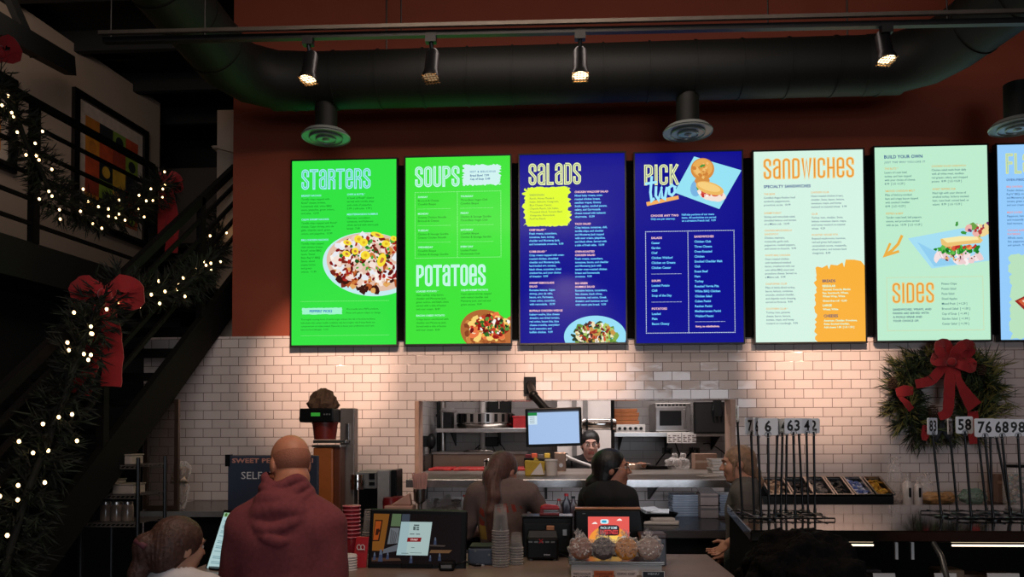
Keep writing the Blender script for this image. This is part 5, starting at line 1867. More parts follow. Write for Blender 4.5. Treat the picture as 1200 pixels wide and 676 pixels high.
mon(X0, X0 + .07, Z1 - .035, Z1 - .012, 0, -.0192)
mon(X0, X0 + .07, Z1 - .105, Z1 - .036, 1, -.0192)
mon(X0, -X0, Z1 - .012, Z1, 2, -.0190)
for k in range(4):
    mon(X0 + .012, X0 + .05, Z1 - .05 - k * .014, Z1 - .046 - k * .014, 3, -.0198)
b.build('ticket', [E((24, 130, 60)), E((206, 226, 236)), E((60, 66, 80)), E((120, 140, 150))], t)
b = MB()
j0, j1, j2 = P(621, 450, W - .03), P(625, 463, 6.2), P(640, 480, 6.12)
b.tube([j0, j1], .03, 10).tube([j1, j2], .032, 10).sph(j1, .04)
b.bb(j0.x - .05, j0.x + .05, W - .03, W, j0.z - .08, j0.z + .06)
b.build('arm', m_dark2, t, smooth=50)
b = MB().tube([j1 + Vector((.03, -.02, 0)), j1 + Vector((.1, -.02, -.1)), j2 + Vector((.1, .02, 0))], .008, 6)
b.build('cable', m_dark2, t, smooth=180)
# round steel heat ring and its black post
p0, p1 = P(682, 497, 6.75), P(722, 497, 6.75)
t = thing('heat_lamp', 'short polished steel lamp bar on a black post right of the order monitor', 'heat lamp', (p1.x - .03, 6.75, PSZ))
MB().tube([p0, p0 + Vector((.012, 0, 0)), p1 - Vector((.012, 0, 0)), p1], [.04, .05, .05, .04], 20).build('shade', m_chrome, t, smooth=50)
MB().tube([p0 + Vector((.03, 0, 0)), p0 + Vector((.05, 0, 0))], .052, 20).tube([p1 - Vector((.05, 0, 0)), p1 - Vector((.03, 0, 0))], .052, 20).build('band', m_dark, t, smooth=50)
x = P(718, 500, 6.78).x
MB().cyl((x, 6.78, PSZ), (x, 6.78, oT + .1), .016, n=12).build('post', m_dark2, t, smooth=60)
MB().lathe([(.05, 0), (.05, .01), (.02, .02)], (x, 6.78, PSZ), 16).build('foot', m_dark2, t, smooth=60)

# crate stack, warmer with dials, microwave, black screen, notices
for k in range(4):
    pz = P(720, 497 - 4.6 * k, 8.45).z
    a, c = P(718 + (k % 2), 497, 8.45), P(749 - (k == 3) - (k % 2), 497, 8.45)
    t = thing('bread_crate', ['orange-brown bread box lowest in the stack of four left of the microwave', 'orange-brown bread box second from the bottom of the stack left of the microwave', 'orange-brown bread box third from the bottom of the stack left of the microwave', 'orange-brown bread box topmost of the stack left of the microwave'][k], 'bread box', ((a.x + c.x) / 2, 8.6, pz), 0, 'bread boxes on the shelf')
    h_ = P(720, 492.6, 8.45).z - P(720, 497, 8.45).z
    MB().bb(a.x, c.x, 8.45, 8.75, pz, pz + h_ * .96).build('box', M('kraft_board', '#a3623a', .8, var=.15), t, bevel=.006)
    MB().bb(a.x - .004, c.x + .004, 8.446, 8.754, pz + h_ * .7, pz + h_ * .97).build('lid', M('kraft_lid', '#b4703f', .8, var=.15), t, bevel=.004)
a, c = P(722, 497, 8.4), P(756, 506.5, 8.4)
zt_, zb_ = P(720, 497.2, 8.45).z, z2
t = thing('warmer_box', 'low white warmer with dark dials under the bread boxes', 'warmer', ((a.x + c.x) / 2, 8.6, zb_))
MB().bb(a.x, c.x, 8.38, 8.8, zb_, zt_ - .001).build('body', m_white, t, bevel=.005)
for k in range(5):
    x = a.x + (c.x - a.x) * (k + .6) / 5.4
    MB().cyl((x, 8.36, (zt_ + zb_) / 2), (x, 8.381, (zt_ + zb_) / 2), .017, n=14).build('dial', m_dark2, t, smooth=50)
a, c = P(768, 472, 8.42), P(810, 502, 8.42)
t = thing('microwave_oven', 'steel microwave oven high on the kitchen shelf', 'microwave', ((a.x + c.x) / 2, 8.7, z2))
MB().bb(a.x, c.x, 8.44, 8.95, z2 + .012, a.z).build('body', m_steel, t, bevel=.006)
xd = a.x + (c.x - a.x) * .86
d = MB().bb(a.x + .006, xd, 8.425, 8.44, z2 + .03, a.z - .045).build('door', M('microwave_steel', '#8c8785', .3, metal=.9), t, bevel=.003)
MB().bb(a.x + .045, xd - .05, 8.421, 8.4255, z2 + .075, a.z - .085).build('window', m_dark2, d)
MB().bb(xd - .028, xd - .014, 8.40, 8.425, z2 + .05, a.z - .07).build('handle', m_steel, d, bevel=.004)
MB().bb(xd + .006, c.x - .006, 8.43, 8.44, z2 + .03, a.z - .045).build('control_panel', M('panel_grey', '#6b6664', .4), t)
b = MB()
for k in range(8):
    b.bb(a.x + .02 + k * .04, a.x + .05 + k * .04, 8.436, 8.441, a.z - .035, a.z - .015)
b.build('vent_grille', m_dark, t)
for sx in (a.x + .03, c.x - .03):
    MB().cyl((sx, 8.5, z2), (sx, 8.5, z2 + .014), .015, n=10).build('foot', m_dark2, t)
a, c = P(813, 471, 8.2), P(856, 508, 8.2)
t = thing('wall_monitor', 'blank black monitor turned away beside the microwave', 'monitor', ((a.x + c.x) / 2, 8.2, c.z))
MB().bb(a.x, c.x, 8.2, 8.24, c.z, a.z).build('housing', m_dark2, t, bevel=.006)
MB().bb(a.x + .015, c.x - .015, 8.197, 8.2, c.z + .02, a.z - .015).build('panel', M('dull_black_panel', '#171719', .3), t)
b = MB().bb((a.x + c.x) / 2 + .01, (a.x + c.x) / 2 + .09, 8.15, 8.2, c.z + .18, a.z + .05)
for k in range(3):
    b.tube([Vector(((a.x + c.x) / 2 + .03 + k * .02, 8.17, a.z + .03)), Vector(((a.x + c.x) / 2 + .0 + k * .05, 8.16, c.z + .24)), Vector(((a.x + c.x) / 2 + .02 + k * .04, 8.18, c.z + .12))], .008, 6)
b.build('mount', m_dark, t)
MB().bb((a.x + c.x) / 2 - .03, (a.x + c.x) / 2 + .03, 8.24, KY - .002, (a.z + c.z) / 2 - .03, (a.z + c.z) / 2 + .03).build('wall_arm', m_dark, t)
for px, lab in ((790, 'white notice sheet hanging under the microwave, the left of two'), (807.5, 'white notice sheet hanging under the microwave, the right of two')):
    a, c = P(px - 8.3, 508, 8.33), P(px + 8.3, 519, 8.33)
    t = thing('notice_sheet', lab, 'notice', ((a.x + c.x) / 2, 8.33, c.z), 0, 'notices under the shelf')
    MB().bb(a.x, c.x, 8.328, 8.333, c.z, a.z + .01).build('sheet', m_paper, t)
    b = MB()
    for k in range(4):
        for q in range(3):
            b.bb(a.x + .012 + q * .048, a.x + .012 + q * .048 + .02 + .018 * ((k + q) % 2), 8.3272, 8.328, a.z - .03 - k * .02, a.z - .018 - k * .02)
    b.build('print', M('notice_print', '#6a5a54', .8), t)
for px, lab in ((782, 'dark socket plate with looping cable below the left notice'), (814, 'dark socket plate below the right notice')):
    p = P(px, 528, 8.98)
    t = thing('wall_socket', lab, 'socket', (p.x, 8.98, p.z))
    MB().bb(p.x - .06, p.x + .06, 8.97, KY - .001, p.z - .035, p.z + .035).build('plate', M('bronze_plate', '#4a3d37', .4), t, bevel=.004)
    for q in (-.025, .025):
        MB().bb(p.x + q - .014, p.x + q + .014, 8.964, 8.971, p.z - .018, p.z + .018).build('outlet', m_dark2, t)
pa, pb_ = P(782, 528, 8.95), P(814, 526, 8.95)
t = thing('power_cable', 'black power cable drooping in loops between two sockets', 'cable', (pa.x, 8.95, pa.z - .2))
b = MB().tube(hang(pa.x, pa.z, pb_.x, pb_.z, .09, 8.95, 14), .007, 6).tube(hang(pa.x + .08, pa.z + .12, pb_.x - .02, pb_.z + .02, .17, 8.95, 14), .007, 6)
b.tube([pa, P(775, 536, 8.92), P(768, 546, 8.9)], .007, 6)
b.build('flex', m_dark2, t, smooth=180)
pa = P(824, 520, 8.95)
t = thing('power_cable', 'thin black cord curving on the wall under the black monitor', 'cord', (pa.x, 8.95, pa.z - .2))
MB().tube([pa, P(830, 519, 8.95), P(840, 524, 8.95), P(848, 530, 8.95), P(852, 536, 8.95)], .006, 6).build('flex', m_dark2, t, smooth=180)
# items on the far side of the ledge
def on_pass(px, Y):
    p = P(px, 550, Y)
    return Vector((p.x, Y, PSZ))
p = on_pass(742, 7.0)
t = thing('foil_pan', 'crumpled foil pan on the ledge right of the glasses', 'pan', p)
MB().lathe([(.10, 0), (.13, .045), (.14, .047), (.137, .052), (.128, .048), (.098, .006), (0, .006)], p, 20, sx=1.15, sy=.7).build('pan', M('foil', '#c8bfba', .25, metal=1, var=.3, scale=30, bump=.6), t, smooth=30)
b = MB()
for k in range(18):
    b.sph(p + Vector((random.uniform(-.1, .1), random.uniform(-.05, .05), .035 + random.uniform(0, .015))), (.03, .03, .018), 8, 6, jit=.25)
b.build('food', M('baked_food', '#8a5a40', .7, var=.4, scale=40), t)
p = on_pass(768, 7.05)
t = thing('sizzle_plate', 'flat black pan on the ledge below the sockets', 'pan', p)
MB().lathe([(.12, 0), (.135, .012), (.14, .03), (.134, .03), (.125, .014), (0, .012)], p, 24, sx=1.1, sy=.7).build('dish', m_dark2, t, smooth=40)
MB().bb(p.x + .12, p.x + .22, p.y - .012, p.y + .012, PSZ + .02, PSZ + .032).build('handle', m_dark2, t, bevel=.004)
for px, lab in ((789, 'clear plastic bag slumped on the ledge, the left of a pair'), (799, 'clear plastic bag slumped on the ledge, the right of a pair')):
    p = on_pass(px, 7.0)
    b = MB().sph(p + Vector((0, 0, .05)), (.075, .06, .055), 16, 10, jit=.14)
    b.sph(p + Vector((.01, 0, .115)), (.03, .02, .03), 10, 6, jit=.3)
    for v in b.V:
        v.z = max(v.z, PSZ + .001)
    one('plastic_bag', b, m_film, lab, 'bag', 'bags on the ledge', 180)
p = on_pass(824, 7.05)
t = thing('cardboard_box', 'plain brown cardboard box on the ledge behind the stacked cartons', 'box', p)
MB().bb(p.x - .085, p.x + .11, p.y - .08, p.y + .1, PSZ, PSZ + .14).build('box', M('plain_kraft', '#8d6f5e', .8), t, bevel=.003)
MB().bb(p.x - .085, p.x + .11, p.y - .082, p.y - .08, PSZ + .06, PSZ + .08).build('tape', M('tape', '#a58a74', .4), t)
for k in range(6):
    a = P(842, 550, 5.95)
    off = [(0, 0), (.006, .01), (-.005, .0), (.004, -.008), (.0, .006), (-.004, 0)][k]
    zz = PSZ + .022 * k
    t = thing('takeout_carton', 'white carton in the neat stack at the right end of the serving ledge', 'carton', (a.x + off[0], 5.95 + off[1], zz), 0, 'white cartons stacked on the ledge')
    MB().bb(a.x - .065 + off[0], a.x + .065 + off[0], 5.87 + off[1], 6.05 + off[1], zz + .0005, zz + .02).build('tray', m_white, t, bevel=.003)
    MB().bb(a.x - .069 + off[0], a.x + .069 + off[0], 5.866 + off[1], 6.054 + off[1], zz + .013, zz + .0185).build('lip', m_paper, t, bevel=.002)
p = on_pass(829, 5.8)
t = thing('carton_lid', 'loose white carton lid poking out under the stacked cartons', 'lid', p)
MB().box(p + Vector((0, 0, .006)), (.12, .12, .008), rz=.4).build('panel', m_white, t, bevel=.003)
MB().box(p + Vector((0, -.055, .016)), (.10, .006, .014), rz=.4).build('flap', m_white, t)
# yellow paper, white tub, metal bin, small black box
p = on_pass(627, 5.95)
t = thing('paper_stack', 'yellow wrapping paper pack with a white sheet folded over it', 'paper pack', p)
b = MB()
pr = [(-.075, 0), (.07, 0), (.078, .11), (-.08, .12)]
b.prism([p + Vector((x, -.05, z)) for x, z in pr], (0, .13, 0))
b.build('wrap', M('yellow_paper', '#c7a63a', .8, var=.1), t, bevel=.008)
b = MB().prism([p + Vector((-.035, -.066, .01)), p + Vector((.07, -.072, .012)), p + Vector((.045, -.055, .105))], (0, .01, 0))
b.build('folded_sheet', m_paper, t)
b = MB().prism([p + Vector((-.01, 0, .118)), p + Vector((.03, 0, .118)), p + Vector((.0, .01, .15))], (0, .006, 0))
b.build('corner', M('yellow_paper', '#c7a63a', .8), t)
p = on_pass(646, 6.0)
t = thing('paper_tub', 'white paper tub beside the yellow wrapping paper', 'tub', p)
MB().lathe([(.045, 0), (.05, .12), (.052, .122), (.048, .126), (.04, .11), (0, .1)], p, 20).build('tub', m_paper, t, smooth=40)
MB().lathe([(.0515, .11), (.054, .115), (.0515, .122)], p, 20).build('rim', m_white, t, smooth=40)
p = on_pass(656, 6.75)
t = thing('napkin_bin', 'brown metal bin below the right corner of the order monitor', 'bin', p)
MB().bb(p.x - .05, p.x + .055, 6.7, 6.9, PSZ, PSZ + .16).build('bin', M('bronzed_metal', '#6f5d52', .35, metal=.6), t, bevel=.006)
MB().cyl((p.x + .01, 6.695, PSZ + .05), (p.x + .01, 6.705, PSZ + .05), .018, n=14).build('lock', m_steel, t)
p = on_pass(634, 6.85)
t = thing('spice_rack', 'small dark rack of bright packets under the order monitor', 'rack', p)
MB().bb(p.x - .15, p.x + .09, 6.8, 6.95, PSZ, PSZ + .11).build('rack', m_dark2, t, bevel=.004)
for k, cl in enumerate(('#8a2430', '#b0482c', '#4a4a50', '#b9a53a')):
    MB().bb(p.x - .14 + .057 * k, p.x - .09 + .057 * k, 6.82, 6.93, PSZ + .11, PSZ + .14 + .01 * (k % 2)).build('packet', M('packet_' + cl[1:], cl, .5), t, bevel=.004)
xx = P(690, 530, 7.3)
t = thing('spray_hose', 'pale curved hose passing behind the cook', 'hose', (xx.x, 7.35, 1.3))
MB().tube([P(660, 532, 7.36), P(668, 537, 7.36), P(678, 541, 7.36), P(690, 545, 7.36), P(700, 552, 7.36)], .016, 8).build('hose', m_white, t, smooth=180)
MB().tube([P(664, 531, 7.38), P(669, 538, 7.38), P(671, 552, 7.38)], .007, 6).build('thin_hose', m_dark2, t, smooth=180)
# ------------------------------------------------------------------ on the back counter, under the ledge
def bc(px, Y, z=CZ):
    p = P(px, 600, Y)
    return Vector((p.x, Y, z))
def tray_stack(px0, px1, n, Y, lab, grp):
    a, c = bc(px0, Y), bc(px1, Y)
    m_ = M('blue_grey_tray', '#7f8794', .5, var=.06)
    proto = None
    for k in range(n):
        loc = Vector(((a.x + c.x) / 2 + .003 * ((k * 7) % 3 - 1), Y + .12, CZ + .0185 * k))
        if proto is None:
            proto = thing('takeout_box', lab, 'takeout box', loc, 0, grp)
            w_ = (c.x - a.x) / 2
            MB().bb(loc.x - w_ + .005, loc.x + w_ - .005, Y, Y + .24, CZ + .0005, CZ + .015).build('base', m_, proto, bevel=.002)
            MB().bb(loc.x - w_, loc.x + w_, Y - .004, Y + .244, CZ + .012, CZ + .0175).build('lip', M('pale_tray_lip', '#a4abb6', .5), proto, bevel=.002)
        else:
            dup(proto, loc)
tray_stack(788, 820, 9, 5.95, 'blue-grey flat box in the left stack of two under the serving ledge', 'left stack of flat boxes')
tray_stack(843, 868, 9, 6.0, 'blue-grey flat box in the right stack of two under the serving ledge', 'right stack of flat boxes')
for k, lab in enumerate(('small brown carton at the bottom, between the blue-grey box stacks', 'small brown carton on top, between the blue-grey box stacks')):
    a, c = bc(821, 5.85), bc(842, 5.85)
    t = thing('small_carton', lab, 'carton', ((a.x + c.x) / 2, 5.93, CZ + .095 * k), 0, 'small brown cartons')
    MB().bb(a.x, c.x, 5.85, 6.02, CZ + .095 * k + .0005, CZ + .095 * k + .09).build('box', M('dusty_kraft', '#75655e', .8, var=.1), t, bevel=.003)
    b = MB()
    if k:
        b.prism([Vector((a.x, 5.85, CZ + .185)), Vector((a.x, 5.9, CZ + .185)), Vector((a.x - .03, 5.86, CZ + .225))], (.12, 0, 0))
        b.prism([Vector((a.x + .02, 6.01, CZ + .185)), Vector((c.x, 6.02, CZ + .185)), Vector((c.x - .02, 6.03, CZ + .215))], (0, .004, 0))
    b.bb(a.x, c.x, 5.849, 5.85, CZ + .095 * k + .06, CZ + .095 * k + .075)
    b.build('flap', M('dark_kraft', '#4c4340', .8), t)
p = bc(768, 5.75)
t = thing('napkin_dish', 'black dish holding folded pale napkins right of the black hooded top', 'dish', p)
MB().lathe([(.12, 0), (.14, .03), (.155, .05), (.15, .052), (.13, .03), (0, .015)], p, 24, sx=1.1, sy=.7).build('dish', m_dark2, t, smooth=50)
b = MB()
for (dx, dy, dz, rz_, w_) in ((0, .03, .05, .3, .16), (.03, 0, .062, -.2, .14), (-.03, .02, .074, .5, .13)):
    q = p + Vector((dx, dy, dz))
    Rr = Matrix.Rotation(rz_, 3, 'Z') @ Matrix.Rotation(.25, 3, 'X')
    b.box(q, (w_, .09, .012), R=Rr)
b.build('napkins', m_paper, t, bevel=.003)
p = bc(772, 5.45)
one('folded_cloth', MB().prism([p + Vector((-.11, -.03, .001)), p + Vector((.13, -.05, .001)), p + Vector((.15, .05, .001)), p + Vector((-.02, .09, .001))], (0, 0, .022)).box(p + Vector((.03, .02, .035)), (.16, .07, .02), rz=.15), m_white, 'folded white cloth lying on the black counter in front of the napkin dish', 'cloth', bevel=.006)
p = bc(681, 5.3)
t = thing('iced_drink', 'red drink in a clear cup with a red straw left of the black hooded top', 'drink', p)
MB().lathe([(.034, 0), (.046, .15), (.048, .152), (.0455, .15), (.033, .004), (0, .004)], p, 20).build('cup', m_clear, t, smooth=40)
MB().lathe([(.0325, .005), (.043, .135), (0, .135)], p, 20).build('drink', M('red_drink', '#7a2a26', .2), t, smooth=50)
MB().cyl(p + Vector((.005, 0, .02)), p + Vector((.012, 0, .22)), .005, n=8).build('straw', m_red, t)
for i, (px, r_, h_, cl, lab) in enumerate(((545, .036, .17, '#4b3a34', 'dark brown bottle left of the ponytailed person'), (553, .030, .19, '#6d5c52', 'slim tan bottle left of the ponytailed person'), (664, .034, .18, '#26232a', 'dark sauce bottle left of the red drink'), (672, .03, .16, '#3a2628', 'short dark sauce bottle beside the red drink'), (655, .03, .14, '#553c34', 'brown bottle right of the red stapler, under the ledge'))):
    p = bc(px, 5.9)
    t = thing('sauce_bottle', lab, 'bottle', p, 0, 'bottles under the ledge')
    MB().lathe([(r_, 0), (r_, h_ * .6), (r_ * .45, h_ * .78), (r_ * .4, h_ * .95), (0, h_ * .95)], p, 16).build('bottle', M('bottle_' + cl[1:], cl, .3), t, smooth=45)
    MB().lathe([(r_ * .48, h_ * .9), (r_ * .48, h_), (0, h_)], p, 14).build('cap', m_dark if i % 2 else m_red, t, smooth=40)
# tub of packets
a, c = bc(500, 5.6), bc(541, 5.6)
t = thing('packet_tub', 'clear tub of small packets under the left of the serving ledge', 'tub', ((a.x + c.x) / 2, 5.72, CZ))
b = MB()
for (x0_, x1_, y0_, y1_) in ((a.x, c.x, 5.6, 5.604), (a.x, c.x, 5.84, 5.844), (a.x, a.x + .004, 5.6, 5.844), (c.x - .004, c.x, 5.6, 5.844)):
    b.bb(x0_, x1_, y0_, y1_, CZ + .001, CZ + .16)
b.bb(a.x, c.x, 5.6, 5.844, CZ + .0005, CZ + .004)
b.build('tub', m_clear, t)
b = MB()
rr = random.Random(8)
for k in range(90):
    q = Vector((rr.uniform(a.x + .03, c.x - .03), rr.uniform(5.63, 5.81), CZ + .015 + rr.random() * .13))
    b.box(q, (.05, .03, .005), rr.randrange(3), R=Matrix.Rotation(rr.uniform(0, 3), 3, 'Z') @ Matrix.Rotation(rr.uniform(-.9, .9), 3, 'X'))
o_ = b.build('packets', [M('packet_grey', '#77706e', .4), M('packet_brown', '#5d5048', .4), M('packet_white', '#b6aeaa', .4)], t)
o_['kind'] = 'stuff'
p = bc(520, 5.62)
one('paper_slip', MB().prism([p + Vector((-.06, 0, .1)), p + Vector((.06, -.01, .12)), p + Vector((.05, 0, .2)), p + Vector((.01, .005, .19))], (0, .006, 0)), m_paper, 'white paper slip sticking out of the clear packet tub', 'paper')
# straws in a steel pot
p = bc(492, 5.25)
t = thing('straw_holder', 'steel pot full of paper-wrapped pink straws at the ledge end', 'straw holder', p)
MB().lathe([(.04, 0), (.04, .012), (.016, .02), (.016, .16), (.04, .18), (.046, .26), (.048, .262), (.044, .265), (.036, .2), (0, .195)], p, 20).build('pot', m_steel, t, smooth=40)
b = MB()
rr = random.Random(2)
for k in range(60):
    r_, w_ = .036 * math.sqrt(rr.random()), rr.uniform(0, 6.28)
    q = p + Vector((r_ * math.cos(w_), r_ * math.sin(w_), .205))
    b.cyl(q, q + Vector((r_ * math.cos(w_) * .5, r_ * math.sin(w_) * .5, .16 + rr.uniform(-.012, .012))), .0042, n=6)
o_ = b.build('straws', M('pink_straw_paper', '#cf9c92', .7), t)
o_['kind'] = 'stuff'
# heap of cloths and red tubs beside the straws
p = bc(468, 5.24)
b = MB().prism([p + Vector((-.10, -.04, .001)), p + Vector((.10, -.05, .001)), p + Vector((.10, .08, .001)), p + Vector((-.08, .09, .001))], (0, 0, .15))
b.prism([p + Vector((-.06, -.03, .152)), p + Vector((.085, -.03, .152)), p + Vector((.07, -.02, .235))], (0, .08, 0))
one('folded_napkins', b, M('blush_cloth', '#b98f82', .8, var=.1), 'heap of folded pinkish napkins behind the left till screen', 'napkins', bevel=.01)
for i, (px, Y_, lab) in enumerate(((458, 5.3, 'red canister beside the coffee machine, the left of two'), (469, 5.4, 'red canister beside the coffee machine, the right of two'))):
    p = bc(px, Y_)
    t = thing('red_canister', lab, 'canister', p, 0, 'red canisters')
    MB().lathe([(.05, 0), (.055, .15), (.052, .19), (0, .19)], p, 20).build('body', m_red, t, smooth=40)
    MB().lathe([(.057, .15), (.057, .175), (.05, .2), (0, .2)], p, 20).build('lid', M('dark_red_lid', '#6e1318', .35), t, smooth=40)

# tea brewer
TYb = 5.35
a, c = P(357, 478, TYb), P(411, 600, TYb)
t = thing('tea_brewer', 'tall tea brewer with a black head, red basket and green display', 'brewer', (P(385, 600, TYb).x, TYb + .1, CZ))
def X(px, Y=TYb): return P(px, 500, Y).x
def Z(py, Y=TYb, px=385): return P(px, py, Y).z
MB().bb(X(396), X(413), TYb + .05, TYb + .16, CZ, Z(478)).bb(X(372), X(413), TYb + .02, TYb + .16, CZ, CZ + .05).build('column', M('grey_column', '#8f837c', .4, metal=.6), t, bevel=.006)
hd = MB().bb(X(357), X(396), TYb - .12, TYb + .12, Z(495), Z(479)).bb(X(355), X(358), TYb - .09, TYb + .09, Z(494), Z(488))
hd = hd.build('head', m_dark2, t, bevel=.01)
MB().bb(X(371), X(381), TYb - .128, TYb - .12, Z(488), Z(484)).build('display', E((54, 150, 50), .8), hd)
b = MB()
for k in range(3):
    b.cyl((X(386 + 3 * k), TYb - .127, Z(486)), (X(386 + 3 * k), TYb - .12, Z(486)), .006, n=10)
b.build('button', m_grey, hd)
MB().lathe([(.075, 0), (.088, .11), (.092, .112), (.092, .125), (0, .125)], (X(381), TYb, Z(515)), 26).build('basket', M('oxblood_basket', '#7e2a22', .4), t, smooth=40)
MB().bb(X(370), X(408), TYb - .06, TYb + .1, Z(519), Z(515.5)).bb(X(404), X(408), TYb + .02, TYb + .06, Z(519), Z(496)).build('shelf_bracket', m_steel, t, bevel=.003)
# dispenser urn below
t2 = thing('tea_urn', 'tall orange-brown tea dispenser urn under the red brewer basket', 'urn', (X(384), TYb + .0, CZ + .05))
MB().bb(X(372), X(395), TYb - .10, TYb + .04, CZ + .055, Z(524)).build('body', M('amber_urn', '#b06432', .35, var=.08), t2, bevel=.01)
MB().bb(X(395) + .001, X(403), TYb - .09, TYb + .04, CZ + .055, Z(522)).build('side', M('brown_urn_side', '#6a3a26', .4), t2, bevel=.006)
MB().bb(X(371), X(404), TYb - .11, TYb + .045, Z(524) + .001, Z(521)).build('lid', m_steel, t2, bevel=.004)
MB().cyl((X(383), TYb - .15, CZ + .12), (X(383), TYb - .10, CZ + .12), .014, n=12).cyl((X(383), TYb - .145, CZ + .13), (X(383), TYb - .145, CZ + .17), .007, n=8).build('tap', m_dark2, t2, smooth=50)
b = MB()
for k in range(14):
    b.bb(X(370.6), X(371.4), TYb - .112, TYb - .104, Z(530 + 4 * k), Z(529 + 4 * k))
b.build('gauge', m_grey, t2)
# brown filter paper heap on top of the brewer
b = MB()
base = Vector((X(379), TYb, Z(478.6)))
rr = random.Random(4)
prof = [(.10, 0), (.105, .03), (.085, .075), (.06, .115), (.02, .135), (0, .13)]
b.lathe(prof, base, 30)
for i, v in enumerate(b.V):
    d = v - base
    if d.z > .005:
        k = 1 + .16 * math.sin(5 * math.atan2(d.y, d.x) + d.z * 40) + rr.uniform(-.06, .06)
        v.x, v.y = base.x + d.x * k, base.y + d.y * k
        v.z += rr.uniform(-.008, .012)
one('paper_filters', b, M('brown_filter_paper', '#5d4230', .9, var=.3, scale=50, bump=.4), 'crumpled brown paper filters heaped on top of the tea brewer', 'filters')
b = MB().sph(base + Vector((.0, .06, .115)), (.11, .02, .05), 18, 8, jit=.12)
for v in b.V: v.z = max(v.z, base.z + .06)
# espresso / coffee machine
CYb = 5.5
t = thing('coffee_machine', 'grey and black coffee machine with a steel brew chamber', 'coffee machine', (P(438, 600, CYb).x, CYb + .1, CZ))
def X2(px): return P(px, 560, CYb).x
def Z2(py): return P(438, py, CYb).z
MB().bb(X2(418), X2(456), CYb + .06, CYb + .3, CZ, Z2(552)).build('rear_body', m_grey, t, bevel=.008)
MB().bb(X2(442), X2(456), CYb, CYb + .06, CZ, Z2(551)).build('side_tower', M('light_grey_panel', '#8f8f90', .4), t, bevel=.006)
MB().bb(X2(418), X2(442), CYb - .06, CYb + .06, Z2(572), Z2(553)).build('head', m_grey, t, bevel=.006)
MB().bb(X2(418), X2(442), CYb - .02, CYb + .06, CZ, CZ + .03).build('drip_tray', m_dark, t, bevel=.004)
MB().bb(X2(418), X2(442), CYb + .055, CYb + .0605, CZ + .03, Z2(572)).build('backplate', m_dark2, t)
MB().bb(X2(435), X2(441.5), CYb - .066, CYb - .06, Z2(561), Z2(554)).bb(X2(435), X2(441.5), CYb - .066, CYb - .06, Z2(568), Z2(564)).build('display', m_dark2, t)
MB().cyl((X2(423), CYb - .1, Z2(572)), (X2(423), CYb - .1, Z2(555)), .048, .045, 22).cyl((X2(423), CYb - .1, Z2(564)), (X2(423), CYb - .1, Z2(561)), .052, n=22).build('brew_chamber', m_chrome, t, smooth=40)
MB().bb(X2(456) + .002, X2(463), CYb + .05, CYb + .28, CZ, Z2(551)).build('milk_unit', m_dark2, t, bevel=.006)

# ------------------------------------------------------------------ things on the front counter
def fc(px, Y, z=FZ):
    p = P(px, 640, Y)
    return Vector((p.x, Y, z))
# self-order sign board
SYb = 3.9
a, c = P(267, 534, SYb), P(372, 598, SYb)
t = thing('sign_board', 'navy self-order sign board half hidden behind the bald man', 'sign', ((a.x + c.x) / 2, SYb, FZ))
MB().bb(a.x, c.x, SYb, SYb + .03, c.z, a.z).build('panel', M('navy_sign', '#2b3447', .5, var=.05), t, bevel=.004)
MB().bb(a.x - .014, a.x + .012, SYb - .002, SYb + .034, a.z - .055, a.z + .006).build('end_clip', m_dark2, t)
for x in (a.x + .08, c.x - .08):
    MB().bb(x - .012, x + .012, SYb + .005, SYb + .025, FZ, c.z).build('leg', m_dark, t)
MB().bb(a.x + .03, c.x - .03, SYb - .05, SYb + .08, FZ + .0005, FZ + .012).build('base', m_dark, t)
k_ = (c.x - a.x) / 105
def sg(s_, px, py, size, i, bold=0, al='l', fit=None, sp=1):
    b = MB()
    lettering(b, s_, Vector((a.x + (px - 267) * k_, SYb - .0015, a.z - (py - 534) * k_)), (1, 0, 0), (0, 0, 1), size * k_, i, bold, align=al, fit=fit, sp=sp)
    b.build('lettering', [M('copper_letters', '#b98272', .6), M('white_letters', '#c9c9cc', .6)], t)
sg('SWEET PEPPERS DELI', 272, 539.5, 7.0, 0, .035, fit=95 * k_, sp=1.05)
sg('SELF ORDER', 319, 556.5, 12.0, 1, .0, 'c', 72 * k_)
sg('HERE', 319, 570.0, 9.5, 1, .0, 'c')
# order kiosk tablet
KYb = 3.62
p = fc(266, KYb)
t = thing('order_kiosk', 'order tablet with a lit page of text left of the bald man', 'tablet', p)
R = Matrix.Rotation(math.radians(-25), 3, 'Z') @ Matrix.Rotation(math.radians(-22), 3, 'X')
cc = Vector((P(270, 634, KYb).x, KYb, P(270, 634, KYb).z))
kw, kh = .20, .275
MB().box(cc + R @ Vector((0, .012, 0)), (kw + .03, .02, kh + .03), R=R).build('housing', m_dark2, t, bevel=.006)
def kp(x, z, e=.0): return cc + R @ Vector((x, -.0005 - e, z))
b = MB().poly([kp(-kw / 2, kh / 2), kp(-kw / 2, -kh / 2), kp(kw / 2, -kh / 2), kp(kw / 2, kh / 2)], 0)
b.poly([kp(-kw / 2, kh / 2, .0004), kp(-kw / 2, kh / 2 - .022, .0004), kp(kw / 2, kh / 2 - .022, .0004), kp(kw / 2, kh / 2, .0004)], 1)
rr = random.Random(6)
for k in range(9):
    z = kh / 2 - .04 - k * .025
    for q in range(2 if k % 3 else 1):
        x0_, L_ = -kw / 2 + .016, rr.uniform(.05, .13)
        b.poly([kp(x0_, z - q * .008, .0005), kp(x0_, z - .0035 - q * .008, .0005), kp(x0_ + L_, z - .0035 - q * .008, .0005), kp(x0_ + L_, z - q * .008, .0005)], 2)
for w0 in range(1):
    b.poly([kp(-kw / 2 + .018 + .009 * math.cos(w), kh / 2 - .011 + .009 * math.sin(w), .0008) for w in [i * .7 for i in range(9)]], 3)
